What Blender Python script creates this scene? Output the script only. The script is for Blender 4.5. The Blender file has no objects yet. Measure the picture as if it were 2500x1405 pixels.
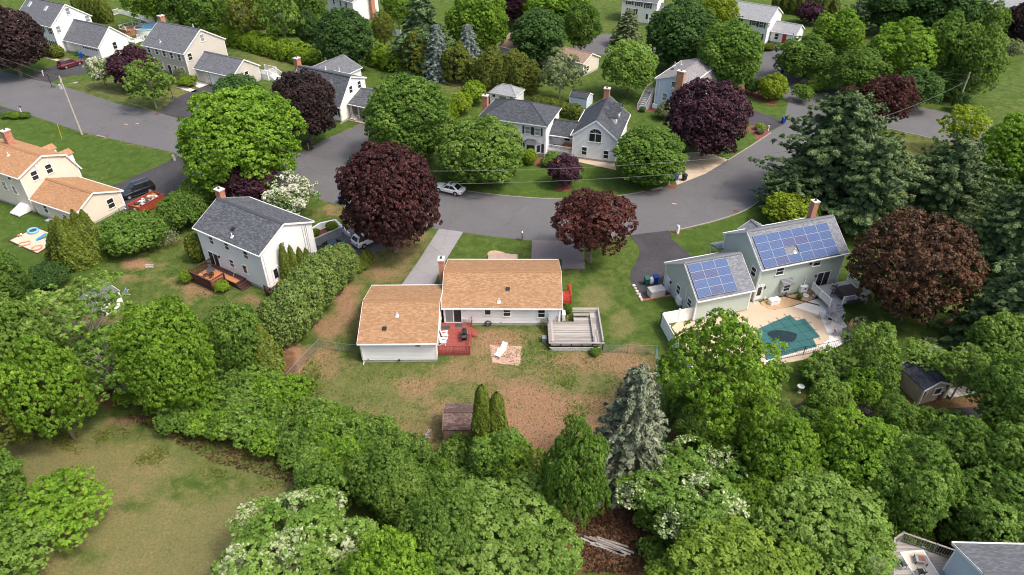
import bpy, math, random
import numpy as np
from mathutils import Vector, Matrix
R = math.radians
rng = np.random.default_rng(7)
random.seed(7)
SC = bpy.context.scene
COL = SC.collection

# ------------------------------------------------------------------ camera, sky, sun, exposure
FPX, PITCH, CAMH, PCX, PCY = 1700.0, R(36.3), 50.0, 1250.0, 702.5
cam_d = bpy.data.cameras.new('camera'); cam = bpy.data.objects.new('camera', cam_d); COL.objects.link(cam)
cam.location = (0, 0, CAMH); cam.rotation_euler = (R(90) - PITCH, 0, 0)
cam_d.sensor_width = 36.0; cam_d.lens = 36.0 * FPX / 2500.0; cam_d.clip_end = 3000; cam_d.clip_start = 0.5
SC.camera = cam
SUN_EL, SUN_AZ = R(57), R(-26)
sun_dir = Vector((math.cos(SUN_EL) * math.cos(SUN_AZ), math.cos(SUN_EL) * math.sin(SUN_AZ), math.sin(SUN_EL)))
world = bpy.data.worlds.new('World'); SC.world = world; world.use_nodes = True
wn = world.node_tree.nodes; wl = world.node_tree.links
bg = wn['Background']
sky = wn.new('ShaderNodeTexSky'); sky.sky_type = 'NISHITA'; sky.sun_disc = False
sky.sun_elevation = SUN_EL; sky.sun_rotation = math.atan2(sun_dir.x, sun_dir.y)
sky.air_density = 1.0; sky.dust_density = 6.0; sky.ozone_density = 1.0
wl.new(sky.outputs[0], bg.inputs[0]); bg.inputs[1].default_value = 0.15
sd = bpy.data.lights.new('sun', 'SUN'); sd.energy = 1.5; sd.angle = R(9.0); sd.color = (1.0, 0.955, 0.89)
so = bpy.data.objects.new('sun', sd); COL.objects.link(so); so.rotation_euler = sun_dir.to_track_quat('Z', 'Y').to_euler()
so.location = (60, -20, 120)
SC.view_settings.view_transform = 'Standard'; SC.view_settings.look = 'None'
SC.view_settings.gamma = 1.0; SC.view_settings.exposure = 0.78
SC.cycles.use_adaptive_sampling = True; SC.cycles.max_bounces = 6; SC.cycles.transparent_max_bounces = 4
SC.cycles.diffuse_bounces = 4; SC.cycles.pixel_filter_type = 'BLACKMAN_HARRIS'; SC.cycles.filter_width = 1.1; SC.cycles.glossy_bounces = 2; SC.cycles.transmission_bounces = 2
try: SC.cycles.use_denoising = True
except Exception: pass

# ------------------------------------------------------------------ pixel <-> ground
CT, ST = math.cos(PITCH), math.sin(PITCH)
def ray(px, py):
    a = (px - PCX) / FPX; b = -(py - PCY) / FPX
    return Vector((a, CT + b * ST, -ST + b * CT))
def G(px, py, z=0.0):
    d = ray(px, py); t = (z - CAMH) / d.z
    return Vector((d.x * t, d.y * t, z))
def depth_of(p): return p[1] * CT + (CAMH - p[2]) * ST
def ppm(p): return FPX / depth_of(p)
def hit_plane(px, py, p0, n):
    d = ray(px, py); o = Vector((0, 0, CAMH))
    t = (p0 - o).dot(n) / d.dot(n)
    return o + d * t

# ------------------------------------------------------------------ object helpers
def link(name, me, parent=None, mat=None):
    o = bpy.data.objects.new(name, me); COL.objects.link(o)
    if mat is not None and me is not None and not me.materials: me.materials.append(mat)
    if parent is not None: o.parent = parent
    return o
def empty(name, loc=(0, 0, 0), rz=0.0):
    o = bpy.data.objects.new(name, None); COL.objects.link(o)
    o.location = loc; o.rotation_euler = (0, 0, rz); o.empty_display_size = 0.3
    return o
def tag(o, label=None, cat=None, group=None, kind=None):
    if label: o['label'] = label
    if cat: o['category'] = cat
    if group: o['group'] = group
    if kind: o['kind'] = kind
    return o
def copy_tree(o, parent=None):
    c = o.copy(); COL.objects.link(c); c.parent = parent
    for ch in list(o.children): copy_tree(ch, c)
    return c
class MB:
    def __init__(s): s.v = []; s.f = []; s.uv = None
    def add(s, vs, fs):
        b = len(s.v); s.v += [tuple(v) for v in vs]; s.f += [tuple(i + b for i in f) for f in fs]; return s
    def box(s, x0, x1, y0, y1, z0, z1):
        return s.add([(x0,y0,z0),(x1,y0,z0),(x1,y1,z0),(x0,y1,z0),(x0,y0,z1),(x1,y0,z1),(x1,y1,z1),(x0,y1,z1)],
                     [(0,3,2,1),(4,5,6,7),(0,1,5,4),(1,2,6,5),(2,3,7,6),(3,0,4,7)])
    def obox(s, c, ax, ay, az):   # oriented box: centre and three half-axis vectors
        c = Vector(c); ax = Vector(ax); ay = Vector(ay); az = Vector(az)
        vs = [c - ax - ay - az, c + ax - ay - az, c + ax + ay - az, c - ax + ay - az, c - ax - ay + az, c + ax - ay + az, c + ax + ay + az, c - ax + ay + az]
        return s.add(vs, [(0,3,2,1),(4,5,6,7),(0,1,5,4),(1,2,6,5),(2,3,7,6),(3,0,4,7)])
    def bar(s, a, b, w, h=None, up=(0, 0, 1)):
        a = Vector(a); b = Vector(b); h = w if h is None else h; d = b - a; L = d.length
        if L < 1e-6: return s
        d /= L; u = Vector(up)
        if abs(d.dot(u)) > .98: u = Vector((1, 0, 0))
        sx = d.cross(u).normalized(); uu = sx.cross(d).normalized()
        return s.obox((a + b) / 2, d * L / 2, sx * w / 2, uu * h / 2)
    def tube(s, pts, radii, n=6, cap=True):
        pts = [Vector(p) for p in pts]; rings = []
        if not hasattr(radii, '__len__'): radii = [radii] * len(pts)
        b0 = len(s.v); u = None
        for i, p in enumerate(pts):
            d = (pts[min(i + 1, len(pts) - 1)] - pts[max(i - 1, 0)]).normalized()
            if u is None: u = d.orthogonal().normalized()
            u = (u - d * u.dot(d)); u = u.normalized() if u.length > 1e-5 else d.orthogonal().normalized()
            w = d.cross(u)
            for k in range(n):
                a = 2 * math.pi * k / n; q = p + (u * math.cos(a) + w * math.sin(a)) * radii[i]; s.v.append(tuple(q))
        for i in range(len(pts) - 1):
            for k in range(n):
                k2 = (k + 1) % n; s.f.append((b0 + i*n + k, b0 + i*n + k2, b0 + (i+1)*n + k2, b0 + (i+1)*n + k))
        if cap:
            s.f.append(tuple(b0 + k for k in reversed(range(n)))); s.f.append(tuple(b0 + (len(pts)-1)*n + k for k in range(n)))
        return s
    def lathe(s, prof, n=12, c=(0, 0, 0)):
        b0 = len(s.v)
        for r, z in prof:
            for k in range(n):
                a = 2 * math.pi * k / n; s.v.append((c[0] + r * math.cos(a), c[1] + r * math.sin(a), c[2] + z))
        for i in range(len(prof) - 1):
            for k in range(n):
                k2 = (k + 1) % n; s.f.append((b0 + i*n + k, b0 + i*n + k2, b0 + (i+1)*n + k2, b0 + (i+1)*n + k))
        s.f.append(tuple(b0 + k for k in reversed(range(n)))); s.f.append(tuple(b0 + (len(prof)-1)*n + k for k in range(n)))
        return s
    def prism(s, poly, z0, z1):
        n = len(poly); a = sum(poly[i][0]*poly[(i+1)%n][1] - poly[(i+1)%n][0]*poly[i][1] for i in range(n))
        if a < 0: poly = poly[::-1]
        vs = [(p[0], p[1], z0) for p in poly] + [(p[0], p[1], z1) for p in poly]
        return s.add(vs, [tuple(reversed(range(n))), tuple(range(n, 2*n))] + [(i, (i+1)%n, n + (i+1)%n, n + i) for i in range(n)])
    def mesh(s, name='m'):
        me = bpy.data.meshes.new(name); me.from_pydata(s.v, [], s.f)
        if s.uv is not None:
            ul = me.uv_layers.new(name='UVMap'); ul.data.foreach_set('uv', np.array(s.uv, dtype=np.float32).ravel())
        me.update(); return me
    def build(s, name, mat, parent=None, smooth=False):
        me = s.mesh(name); me.materials.append(mat)
        if smooth: me.polygons.foreach_set('use_smooth', [True] * len(me.polygons))
        return link(name, me, parent)

# ------------------------------------------------------------------ materials
MATS = {}
def nodes_of(name):
    m = bpy.data.materials.new(name); m.use_nodes = True; nt = m.node_tree
    return m, nt.nodes, nt.links, nt.nodes['Principled BSDF']
def rgba(c): return (c[0], c[1], c[2], 1.0)
def ramp(N, stops, interp='LINEAR'):
    r = N.new('ShaderNodeValToRGB'); cr = r.color_ramp; cr.interpolation = interp
    while len(cr.elements) > 1: cr.elements.remove(cr.elements[-1])
    cr.elements[0].position = stops[0][0]; cr.elements[0].color = rgba(stops[0][1])
    for p, c in stops[1:]:
        e = cr.elements.new(p); e.color = rgba(c)
    return r
def noise(N, L, scale, detail=4, rough=.55, vec=None, dist=0):
    n = N.new('ShaderNodeTexNoise'); n.inputs['Scale'].default_value = scale; n.inputs['Detail'].default_value = detail
    n.inputs['Roughness'].default_value = rough; n.inputs['Distortion'].default_value = dist
    if vec is not None: L.new(vec, n.inputs['Vector'])
    return n
def mixc(N, L, fac, a, b, mode='MIX'):
    m = N.new('ShaderNodeMix'); m.data_type = 'RGBA'; m.blend_type = mode
    for sock, val in ((m.inputs[0], fac), (m.inputs[6], a), (m.inputs[7], b)):
        if hasattr(val, 'is_output'): L.new(val, sock)
        elif isinstance(val, (int, float)): sock.default_value = val
        else: sock.default_value = rgba(val)
    return m.outputs[2]
def mathn(N, L, op, a, b=None, clamp=False):
    m = N.new('ShaderNodeMath'); m.operation = op; m.use_clamp = clamp
    for sock, val in ((m.inputs[0], a), (m.inputs[1], b)):
        if val is None: continue
        if hasattr(val, 'is_output'): L.new(val, sock)
        else: sock.default_value = val
    return m.outputs[0]
def bump(N, L, B, h, strength=.3, dist=.02):
    b = N.new('ShaderNodeBump'); b.inputs['Strength'].default_value = strength; b.inputs['Distance'].default_value = dist
    L.new(h, b.inputs['Height']); L.new(b.outputs[0], B.inputs['Normal'])
def mat(name, col, rough=.6, amt=.12, scale=3.0, metal=0.0, spec=.35, bmp=0.0, bscale=None, coat=0):
    """a plain painted / plastic / metal surface with slight uneven weathering"""
    if name in MATS: return MATS[name]
    m, N, L, B = nodes_of(name)
    tc = N.new('ShaderNodeTexCoord')
    n = noise(N, L, scale, 5, .6, tc.outputs['Object'])
    lo = [c * (1 - amt) for c in col]; hi = [min(1, c * (1 + amt)) for c in col]
    r = ramp(N, [(.3, lo), (.7, hi)]); L.new(n.outputs[0], r.inputs[0]); L.new(r.outputs[0], B.inputs['Base Color'])
    B.inputs['Roughness'].default_value = rough; B.inputs['Metallic'].default_value = metal
    B.inputs['Specular IOR Level'].default_value = spec
    if coat: B.inputs['Coat Weight'].default_value = coat; B.inputs['Coat Roughness'].default_value = .08
    if bmp:
        n2 = noise(N, L, bscale or scale * 6, 3, .6, tc.outputs['Object']); bump(N, L, B, n2.outputs[0], bmp, .02)
    MATS[name] = m; return m
def shingle_mat(name, c_dark, c_mid, c_light, bw=.33, rh=.14, blotch=.25, gap=.55):
    m, N, L, B = nodes_of(name)
    tc = N.new('ShaderNodeTexCoord'); uv = tc.outputs['UV']
    br = N.new('ShaderNodeTexBrick'); L.new(uv, br.inputs['Vector'])
    br.inputs['Scale'].default_value = 1.0; br.inputs['Brick Width'].default_value = bw; br.inputs['Row Height'].default_value = rh
    br.inputs['Mortar Size'].default_value = .008; br.inputs['Bias'].default_value = -.15; br.offset = .5
    br.inputs['Color1'].default_value = (0, 0, 0, 1); br.inputs['Color2'].default_value = (1, 1, 1, 1); br.inputs['Mortar'].default_value = (.1, .1, .1, 1)
    br.inputs['Mortar Smooth'].default_value = .2
    rp = ramp(N, [(0, [a*.6 + b*.4 for a, b in zip(c_dark, c_mid)]), (.45, c_mid), (1, [a*.75 + b*.25 for a, b in zip(c_light, c_mid)])]); L.new(br.outputs['Color'], rp.inputs[0])
    big = noise(N, L, .55, 5, .6, uv); fine = noise(N, L, 9, 4, .7, uv)
    rb = ramp(N, [(.3, [1 - blotch] * 3), (.7, [1 + blotch * .35] * 3)]); L.new(big.outputs[0], rb.inputs[0])
    c = mixc(N, L, 1.0, rp.outputs[0], rb.outputs[0], 'MULTIPLY')
    rf = ramp(N, [(.25, [.84] * 3), (.75, [1.1] * 3)]); L.new(fine.outputs[0], rf.inputs[0])
    c = mixc(N, L, .8, c, rf.outputs[0], 'MULTIPLY')
    # dark drip streaks running down the slope
    mp = N.new('ShaderNodeMapping'); L.new(uv, mp.inputs[0]); mp.inputs['Scale'].default_value = (2.2, .12, 1)
    st = noise(N, L, 1.0, 4, .6, mp.outputs[0]); rs = ramp(N, [(.55, (1, 1, 1)), (.8, (.82, .81, .80))]); L.new(st.outputs[0], rs.inputs[0])
    c = mixc(N, L, .7, c, rs.outputs[0], 'MULTIPLY')
    L.new(c, B.inputs['Base Color']); B.inputs['Roughness'].default_value = .92; B.inputs['Specular IOR Level'].default_value = .15
    bump(N, L, B, br.outputs['Fac'], -.5, .02)
    MATS[name] = m; return m
def brick_mat(name, c1, c2, mortar, bw=.21, rh=.075):
    m, N, L, B = nodes_of(name)
    tc = N.new('ShaderNodeTexCoord'); gm = N.new('ShaderNodeNewGeometry'); sp = N.new('ShaderNodeSeparateXYZ'); L.new(tc.outputs['Object'], sp.inputs[0])
    s = mathn(N, L, 'ADD', sp.outputs[0], sp.outputs[1]); cb = N.new('ShaderNodeCombineXYZ'); L.new(s, cb.inputs[0]); L.new(sp.outputs[2], cb.inputs[1])
    br = N.new('ShaderNodeTexBrick'); L.new(cb.outputs[0], br.inputs['Vector'])
    br.inputs['Scale'].default_value = 1; br.inputs['Brick Width'].default_value = bw; br.inputs['Row Height'].default_value = rh; br.inputs['Mortar Size'].default_value = .009
    br.inputs['Color1'].default_value = rgba(c1); br.inputs['Color2'].default_value = rgba(c2); br.inputs['Mortar'].default_value = rgba(mortar)
    n = noise(N, L, 2.5, 4, .6, tc.outputs['Object']); rp = ramp(N, [(.3, (.75, .72, .7)), (.7, (1.1, 1.1, 1.1))]); L.new(n.outputs[0], rp.inputs[0])
    L.new(mixc(N, L, .8, br.outputs['Color'], rp.outputs[0], 'MULTIPLY'), B.inputs['Base Color'])
    B.inputs['Roughness'].default_value = .9; bump(N, L, B, br.outputs['Fac'], -.6, .01)
    MATS[name] = m; return m
def leaf_mat(name, c_dark, c_mid, c_light, trans=.42, rough=.55, var=.16):
    m, N, L, B = nodes_of(name)
    at = N.new('ShaderNodeAttribute'); at.attribute_name = 'tint'
    oi = N.new('ShaderNodeObjectInfo')
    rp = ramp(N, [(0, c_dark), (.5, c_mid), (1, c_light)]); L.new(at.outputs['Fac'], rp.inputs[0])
    tc = N.new('ShaderNodeTexCoord'); n = noise(N, L, .45, 3, .5, tc.outputs['Object'])
    v = mathn(N, L, 'ADD', n.outputs[0], mathn(N, L, 'MULTIPLY', oi.outputs['Random'], .5))
    rv = ramp(N, [(.45, [1 - var] * 3), (1.0, [1 + var] * 3)]); L.new(v, rv.inputs[0])
    c = mixc(N, L, 1.0, rp.outputs[0], rv.outputs[0], 'MULTIPLY')
    L.new(c, B.inputs['Base Color']); B.inputs['Roughness'].default_value = rough; B.inputs['Specular IOR Level'].default_value = .25
    tr = N.new('ShaderNodeBsdfTranslucent'); c2 = mixc(N, L, 1.0, c, (1.25, 1.2, .7), 'MULTIPLY'); L.new(c2, tr.inputs[0])
    ms = N.new('ShaderNodeMixShader'); ms.inputs[0].default_value = trans
    L.new(B.outputs[0], ms.inputs[1]); L.new(tr.outputs[0], ms.inputs[2]); L.new(ms.outputs[0], N['Material Output'].inputs[0])
    MATS[name] = m; return m
def pave_mat(name, col, amt=.18, crack=0.0, patch=.5, streak=0.0, rough=.9):
    """asphalt / concrete with grain, blotches, cracks"""
    m, N, L, B = nodes_of(name)
    g = N.new('ShaderNodeNewGeometry'); P = g.outputs['Position']
    n1 = noise(N, L, .18, 5, .6, P, .4); n2 = noise(N, L, 14, 3, .7, P); n3 = noise(N, L, 1.6, 5, .65, P)
    r1 = ramp(N, [(.3, [1 - amt * patch * 1.2] * 3), (.7, [1 + amt * patch] * 3)]); L.new(n1.outputs[0], r1.inputs[0])
    r2 = ramp(N, [(.25, [1 - amt] * 3), (.75, [1 + amt] * 3)]); L.new(n2.outputs[0], r2.inputs[0])
    r3 = ramp(N, [(.3, [1 - amt * .8] * 3), (.7, [1 + amt * .5] * 3)]); L.new(n3.outputs[0], r3.inputs[0])
    c = mixc(N, L, 1.0, col, r1.outputs[0], 'MULTIPLY'); c = mixc(N, L, 1.0, c, r2.outputs[0], 'MULTIPLY'); c = mixc(N, L, 1.0, c, r3.outputs[0], 'MULTIPLY')
    if crack:
        dn = noise(N, L, .8, 3, .6, P); ad = N.new('ShaderNodeVectorMath'); ad.operation = 'MULTIPLY_ADD'
        L.new(dn.outputs['Color'], ad.inputs[0]); ad.inputs[1].default_value = (1.6, 1.6, 0); L.new(P, ad.inputs[2])
        vo = N.new('ShaderNodeTexVoronoi'); vo.feature = 'DISTANCE_TO_EDGE'; vo.inputs['Scale'].default_value = .13; L.new(ad.outputs[0], vo.inputs['Vector'])
        rc = ramp(N, [(0, [1 - crack] * 3), (.006, [1 - crack * .8] * 3), (.014, (1, 1, 1))]); L.new(vo.outputs['Distance'], rc.inputs[0])
        c = mixc(N, L, 1.0, c, rc.outputs[0], 'MULTIPLY')
    L.new(c, B.inputs['Base Color']); B.inputs['Roughness'].default_value = rough; B.inputs['Specular IOR Level'].default_value = .2
    bump(N, L, B, n2.outputs[0], .25, .01)
    MATS[name] = m; return m
def plank_mat(name, c_dark, c_light, rough=.85, scale=(.6, 9, 9), amt=1.0):
    m, N, L, B = nodes_of(name)
    tc = N.new('ShaderNodeTexCoord'); oi = N.new('ShaderNodeObjectInfo')
    mp = N.new('ShaderNodeMapping'); L.new(tc.outputs['Object'], mp.inputs[0]); mp.inputs['Scale'].default_value = scale
    off = N.new('ShaderNodeVectorMath'); off.operation = 'SCALE'; off.inputs[0].default_value = (37, 19, 11); L.new(oi.outputs['Random'], off.inputs[3])
    ad = N.new('ShaderNodeVectorMath'); L.new(mp.outputs[0], ad.inputs[0]); L.new(off.outputs[0], ad.inputs[1])
    n = noise(N, L, 1.0, 5, .65, ad.outputs[0])
    v = mathn(N, L, 'ADD', mathn(N, L, 'MULTIPLY', n.outputs[0], .8), mathn(N, L, 'MULTIPLY', oi.outputs['Random'], .35 * amt))
    rp = ramp(N, [(.3, c_dark), (.75, c_light)]); L.new(v, rp.inputs[0]); L.new(rp.outputs[0], B.inputs['Base Color'])
    B.inputs['Roughness'].default_value = rough; bump(N, L, B, n.outputs[0], .3, .01)
    MATS[name] = m; return m

M = {}
M['white'] = mat('white_trim', (.80, .80, .79), .5, .04, 1.2)
M['vinyl'] = mat('white_vinyl_siding', (.78, .78, .775), .45, .045, .6)
M['vinyl2'] = mat('white_aluminium_siding', (.74, .745, .745), .5, .05, .5)
M['cream'] = mat('cream_siding', (.66, .595, .49), .55, .05, .5)
M['beige'] = mat('beige_siding', (.52, .485, .43), .55, .05, .5)
M['sage'] = mat('sage_green_siding', (.44, .495, .44), .55, .05, .5)
M['blue_siding'] = mat('pale_blue_siding', (.50, .58, .66), .55, .05, .5)
M['offwhite'] = mat('off_white_siding', (.78, .765, .70), .5, .05, .5)
M['tan_siding'] = mat('tan_board_siding', (.46, .39, .28), .7, .12, 1.5)
M['brown_siding'] = mat('faded_brown_siding', (.34, .225, .17), .75, .14, 1.2)
M['concrete'] = mat('concrete_foundation', (.40, .39, .37), .9, .15, 2.0, bmp=.2)
M['glass'] = mat('window_glass', (.020, .024, .028), .08, .3, .7, spec=.6)
M['glass_pale'] = mat('window_glass_with_blind', (.22, .25, .25), .15, .2, .9, spec=.5)
M['screen'] = mat('dark_screen', (.03, .03, .032), .5, .2, 2)
M['black'] = mat('black_plastic', (.018, .018, .019), .45, .2, 3)
M['darkgrey'] = mat('dark_grey_plastic', (.06, .06, .065), .5, .2, 3)
M['metal'] = mat('galvanised_metal', (.42, .43, .43), .4, .1, 4, metal=.7)
M['steel'] = mat('grey_steel', (.28, .29, .30), .45, .1, 4, metal=.4)
M['greyplastic'] = mat('grey_plastic', (.42, .41, .40), .5, .08, 3)
M['brick'] = brick_mat('red_chimney_brick', (.40, .13, .075), (.50, .19, .11), (.36, .27, .22))
M['brick_pale'] = brick_mat('orange_chimney_brick', (.46, .17, .09), (.52, .23, .13), (.40, .28, .21))
M['cap'] = mat('pale_chimney_cap', (.56, .55, .52), .8, .12, 3)
M['shutter_dk'] = mat('dark_shutter', (.035, .045, .055), .6, .1, 3)
M['shutter_green'] = mat('dark_green_shutter', (.045, .075, .065), .6, .1, 3)
M['roof_orange'] = shingle_mat('orange_brown_shingles', (.24, .130, .066), (.335, .198, .108), (.45, .29, .175), blotch=.09)
M['roof_orange2'] = shingle_mat('russet_shingles', (.29, .150, .078), (.385, .215, .112), (.48, .295, .17), blotch=.09)
M['roof_grey'] = shingle_mat('grey_three_tab_shingles', (.048, .052, .060), (.095, .102, .115), (.18, .19, .208), blotch=.09)
M['roof_lightgrey'] = shingle_mat('light_grey_shingles', (.12, .128, .142), (.195, .206, .226), (.29, .30, .325), blotch=.09)
M['roof_midgrey'] = shingle_mat('mid_grey_shingles', (.085, .090, .10), (.135, .142, .157), (.21, .218, .235), blotch=.09)
M['roof_charcoal'] = shingle_mat('charcoal_shingles', (.038, .042, .049), (.070, .077, .088), (.12, .128, .145), blotch=.09)
M['roof_pale'] = shingle_mat('pale_weathered_shingles', (.21, .218, .23), (.285, .293, .305), (.36, .368, .378), blotch=.09)
M['roof_brown'] = shingle_mat('brown_shingles', (.22, .15, .115), (.30, .21, .165), (.38, .28, .225), blotch=.09)
M['roof_taupe'] = shingle_mat('taupe_shingles', (.15, .145, .15), (.225, .215, .22), (.31, .295, .30), blotch=.09)
M['roof_shed'] = shingle_mat('worn_brown_shed_shingles', (.07, .045, .04), (.17, .115, .10), (.30, .215, .185), bw=.26, rh=.13, blotch=.5)
M['roof_blueblack'] = shingle_mat('blue_black_shingles', (.02, .023, .032), (.042, .047, .062), (.075, .083, .105), blotch=.09)
M['asphalt'] = pave_mat('road_asphalt', (.122, .120, .124), .08, .10, .8)
M['asphalt_dark'] = pave_mat('sealed_driveway_asphalt', (.058, .056, .060), .2, .15, .9)
M['asphalt_mid'] = pave_mat('driveway_asphalt', (.115, .112, .117), .14, .12, .8)
M['asphalt_pale'] = pave_mat('pale_old_driveway', (.26, .25, .258), .10, .08, .8)
M['paver_mat'] = pave_mat('grey_brown_paving', (.21, .178, .168), .14, 0, .6)
M['concrete_tan'] = pave_mat('tan_concrete', (.50, .40, .29), .08, .08, .6)
M['concrete_white'] = pave_mat('pale_concrete', (.66, .64, .60), .06, .06, .5)
M['concrete_grey'] = pave_mat('grey_concrete_kerb', (.27, .25, .225), .12, 0, .5)
M['mulch'] = mat('red_mulch', (.17, .062, .038), .95, .35, 5, bmp=.6, bscale=22)
M['mulch_dark'] = mat('dark_mulch', (.035, .026, .022), .95, .35, 5, bmp=.6, bscale=22)
M['gravel'] = mat('tan_gravel', (.44, .30, .17), .95, .3, 8, bmp=.6, bscale=30)
M['sand'] = mat('play_sand', (.56, .44, .33), .95, .1, 1.2, bmp=.3, bscale=12)
M['bark'] = mat('tree_bark', (.16, .125, .10), .9, .35, 3, bmp=.6, bscale=14)
M['bark_pale'] = mat('pale_grey_bark', (.32, .285, .25), .9, .3, 3, bmp=.5, bscale=14)
M['red_stain'] = plank_mat('red_stained_wood', (.20, .042, .034), (.31, .078, .058), amt=.5)
M['bright_red'] = plank_mat('bright_red_paint', (.36, .035, .018), (.50, .062, .03), amt=.5)
M['dark_wood'] = plank_mat('dark_brown_wood', (.045, .018, .014), (.10, .042, .032), amt=.5)
M['grey_wood'] = plank_mat('weathered_grey_wood', (.13, .112, .10), (.37, .345, .315), amt=1.4)
M['brown_wood'] = plank_mat('brown_deck_wood', (.20, .095, .05), (.34, .18, .10))
M['pole_wood'] = plank_mat('grey_utility_pole_wood', (.26, .22, .18), (.44, .39, .33), scale=(6, 6, .4))
M['cedar'] = plank_mat('cedar_wicker', (.30, .13, .05), (.46, .23, .10))

# ------------------------------------------------------------------ ground with painted-in grass, dry grass, soil, leaf litter
def axis(lo, hi, step, far):
    a = list(np.arange(lo, hi + .01, step)); s = step
    l, r = [lo], [hi]
    while r[-1] < far: s *= 1.5; r.append(r[-1] + s)
    s = step
    while l[-1] > -far: s *= 1.5; l.append(l[-1] - s)
    return np.array(l[:0:-1] + a + r[1:])
gx = axis(-158, 158, .8, 1400); gy = axis(24, 214, .8, 1400)
GX, GY = np.meshgrid(gx, gy); gpts = np.stack([GX.ravel(), GY.ravel()], 1)
chan = {k: np.zeros(len(gpts)) for k in ('dirt', 'dry', 'litter', 'lush')}
chan['dry'] += .18; chan['lush'] += .35
def pxpoly(poly): return np.array([G(x, y)[:2] for x, y in poly])
def sdf(P, poly):
    d = np.full(len(P), 1e9); ins = np.zeros(len(P), bool); n = len(poly)
    for i in range(n):
        a = poly[i]; b = poly[(i + 1) % n]; e = b - a; w = P - a
        t = np.clip((w @ e) / max(e @ e, 1e-9), 0, 1); q = w - t[:, None] * e
        d = np.minimum(d, (q ** 2).sum(1))
        c = (a[1] > P[:, 1]) != (b[1] > P[:, 1])
        xx = (b[0] - a[0]) * (P[:, 1] - a[1]) / (b[1] - a[1] + 1e-12) + a[0]
        ins ^= c & (P[:, 0] < xx)
    d = np.sqrt(d); return np.where(ins, d, -d)
def paint(ch, val, poly, soft=1.5, mode='set'):
    s = sdf(gpts, pxpoly(poly)); f = np.clip((s + soft) / (2 * soft), 0, 1); f = f * f * (3 - 2 * f); c = chan[ch]
    if mode == 'max': chan[ch] = np.maximum(c, val * f)
    else: chan[ch] = c * (1 - f) + val * f
def blob(ch, val, px, py, rx, ry, mode='max'):
    k = 12; paint(ch, val, [(px + rx * math.cos(i * 2 * math.pi / k), py + ry * math.sin(i * 2 * math.pi / k)) for i in range(k)], 1.1, mode)
# big regions
paint('dry', .36, [(600,560),(860,500),(1060,560),(960,720),(880,830),(700,940),(300,900),(0,860),(0,640),(280,610)], 3)   # lot of the white colonial
paint('lush', .6, [(600,560),(860,500),(1060,560),(960,720),(880,830),(700,940),(300,900),(0,860),(0,640),(280,610)], 3)
back = [(740,870),(790,850),(885,885),(1075,888),(1160,820),(1370,800),(1450,862),(1602,862),(1615,1010),(1600,1240),(1300,1260),(1150,1140),(900,1090),(740,980)]
paint('dry', .62, back, 2.0); paint('lush', .1, back, 2.0); paint('dirt', .50, back, 2.0); paint('dirt', .66, [(1120,905),(1380,890),(1600,880),(1612,1200),(1280,1260),(1190,1120),(1100,980)], 3)
for a in ((1300,985,150,52,.80),(1230,830,70,36,.72),(1180,850,35,60,.6),(895,1050,110,42,.74),(1340,1085,150,105,.86),(1330,1180,90,60,.8),(790,860,40,40,.72),(1010,950,120,28,.6),(1480,880,110,28,.66),(1545,850,50,12,.7),(1110,930,120,26,.6),(1240,1110,60,60,.75),(1420,1120,90,60,.85),(820,1010,60,30,.5)):
    blob('dirt', a[4], *a[:4])
for a in ((880,955,90,38,.12),(910,905,70,18,.15),(985,905,60,14,.15),(1290,800,60,12,.2),(1330,850,60,22,.25),(1420,935,110,28,.26),(1130,955,70,24,.22),(1270,900,60,30,.3),(760,950,40,30,.15),(970,1000,60,25,.2)):
    blob('dirt', a[4], *a[:4], mode='set')
side = [(880,610),(1010,560),(1060,570),(985,700),(885,700),(870,820),(800,850),(760,850),(850,720)]
paint('dirt', .42, side, 1.2); paint('dry', .5, side, 1.2)
for a in ((930,665,45,16,.6),(845,740,35,60,.78),(860,700,30,14,.65),(800,800,50,30,.72),(700,880,60,50,.9),(985,612,30,12,.5)): blob('dirt', a[4], *a[:4])
paint('dry', .30, [(1375,660),(1560,620),(1530,680),(1600,790),(1600,850),(1460,850),(1375,780)], 2.5); paint('lush', .5, [(1375,660),(1560,620),(1530,680),(1600,790),(1600,850),(1460,850),(1375,780)], 2.5)
blob('dry', .8, 1455, 730, 45, 40); blob('dry', .75, 1520, 790, 40, 40)
meadow = [(-200,1010),(120,1060),(300,1040),(480,1130),(760,1190),(720,1260),(640,1500),(-300,1500)]
paint('dry', .92, meadow, 3); paint('lush', .0, meadow, 3); paint('dirt', .27, meadow, 3)
for a in ((310,1030,60,14,.75),(430,1240,36,10,.6),(360,1200,30,8,.5),(500,1290,20,7,.5),(90,1380,40,14,.6),(200,1290,60,18,.4)): blob('dirt', a[4], *a[:4])
for a in ((470,1190,90,40,.3),(330,1235,30,14,.1),(270,1075,40,12,.3),(560,1180,80,25,.35),(200,1360,60,20,.35)): blob('dry', a[4], *a[:4], mode='set')
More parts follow.
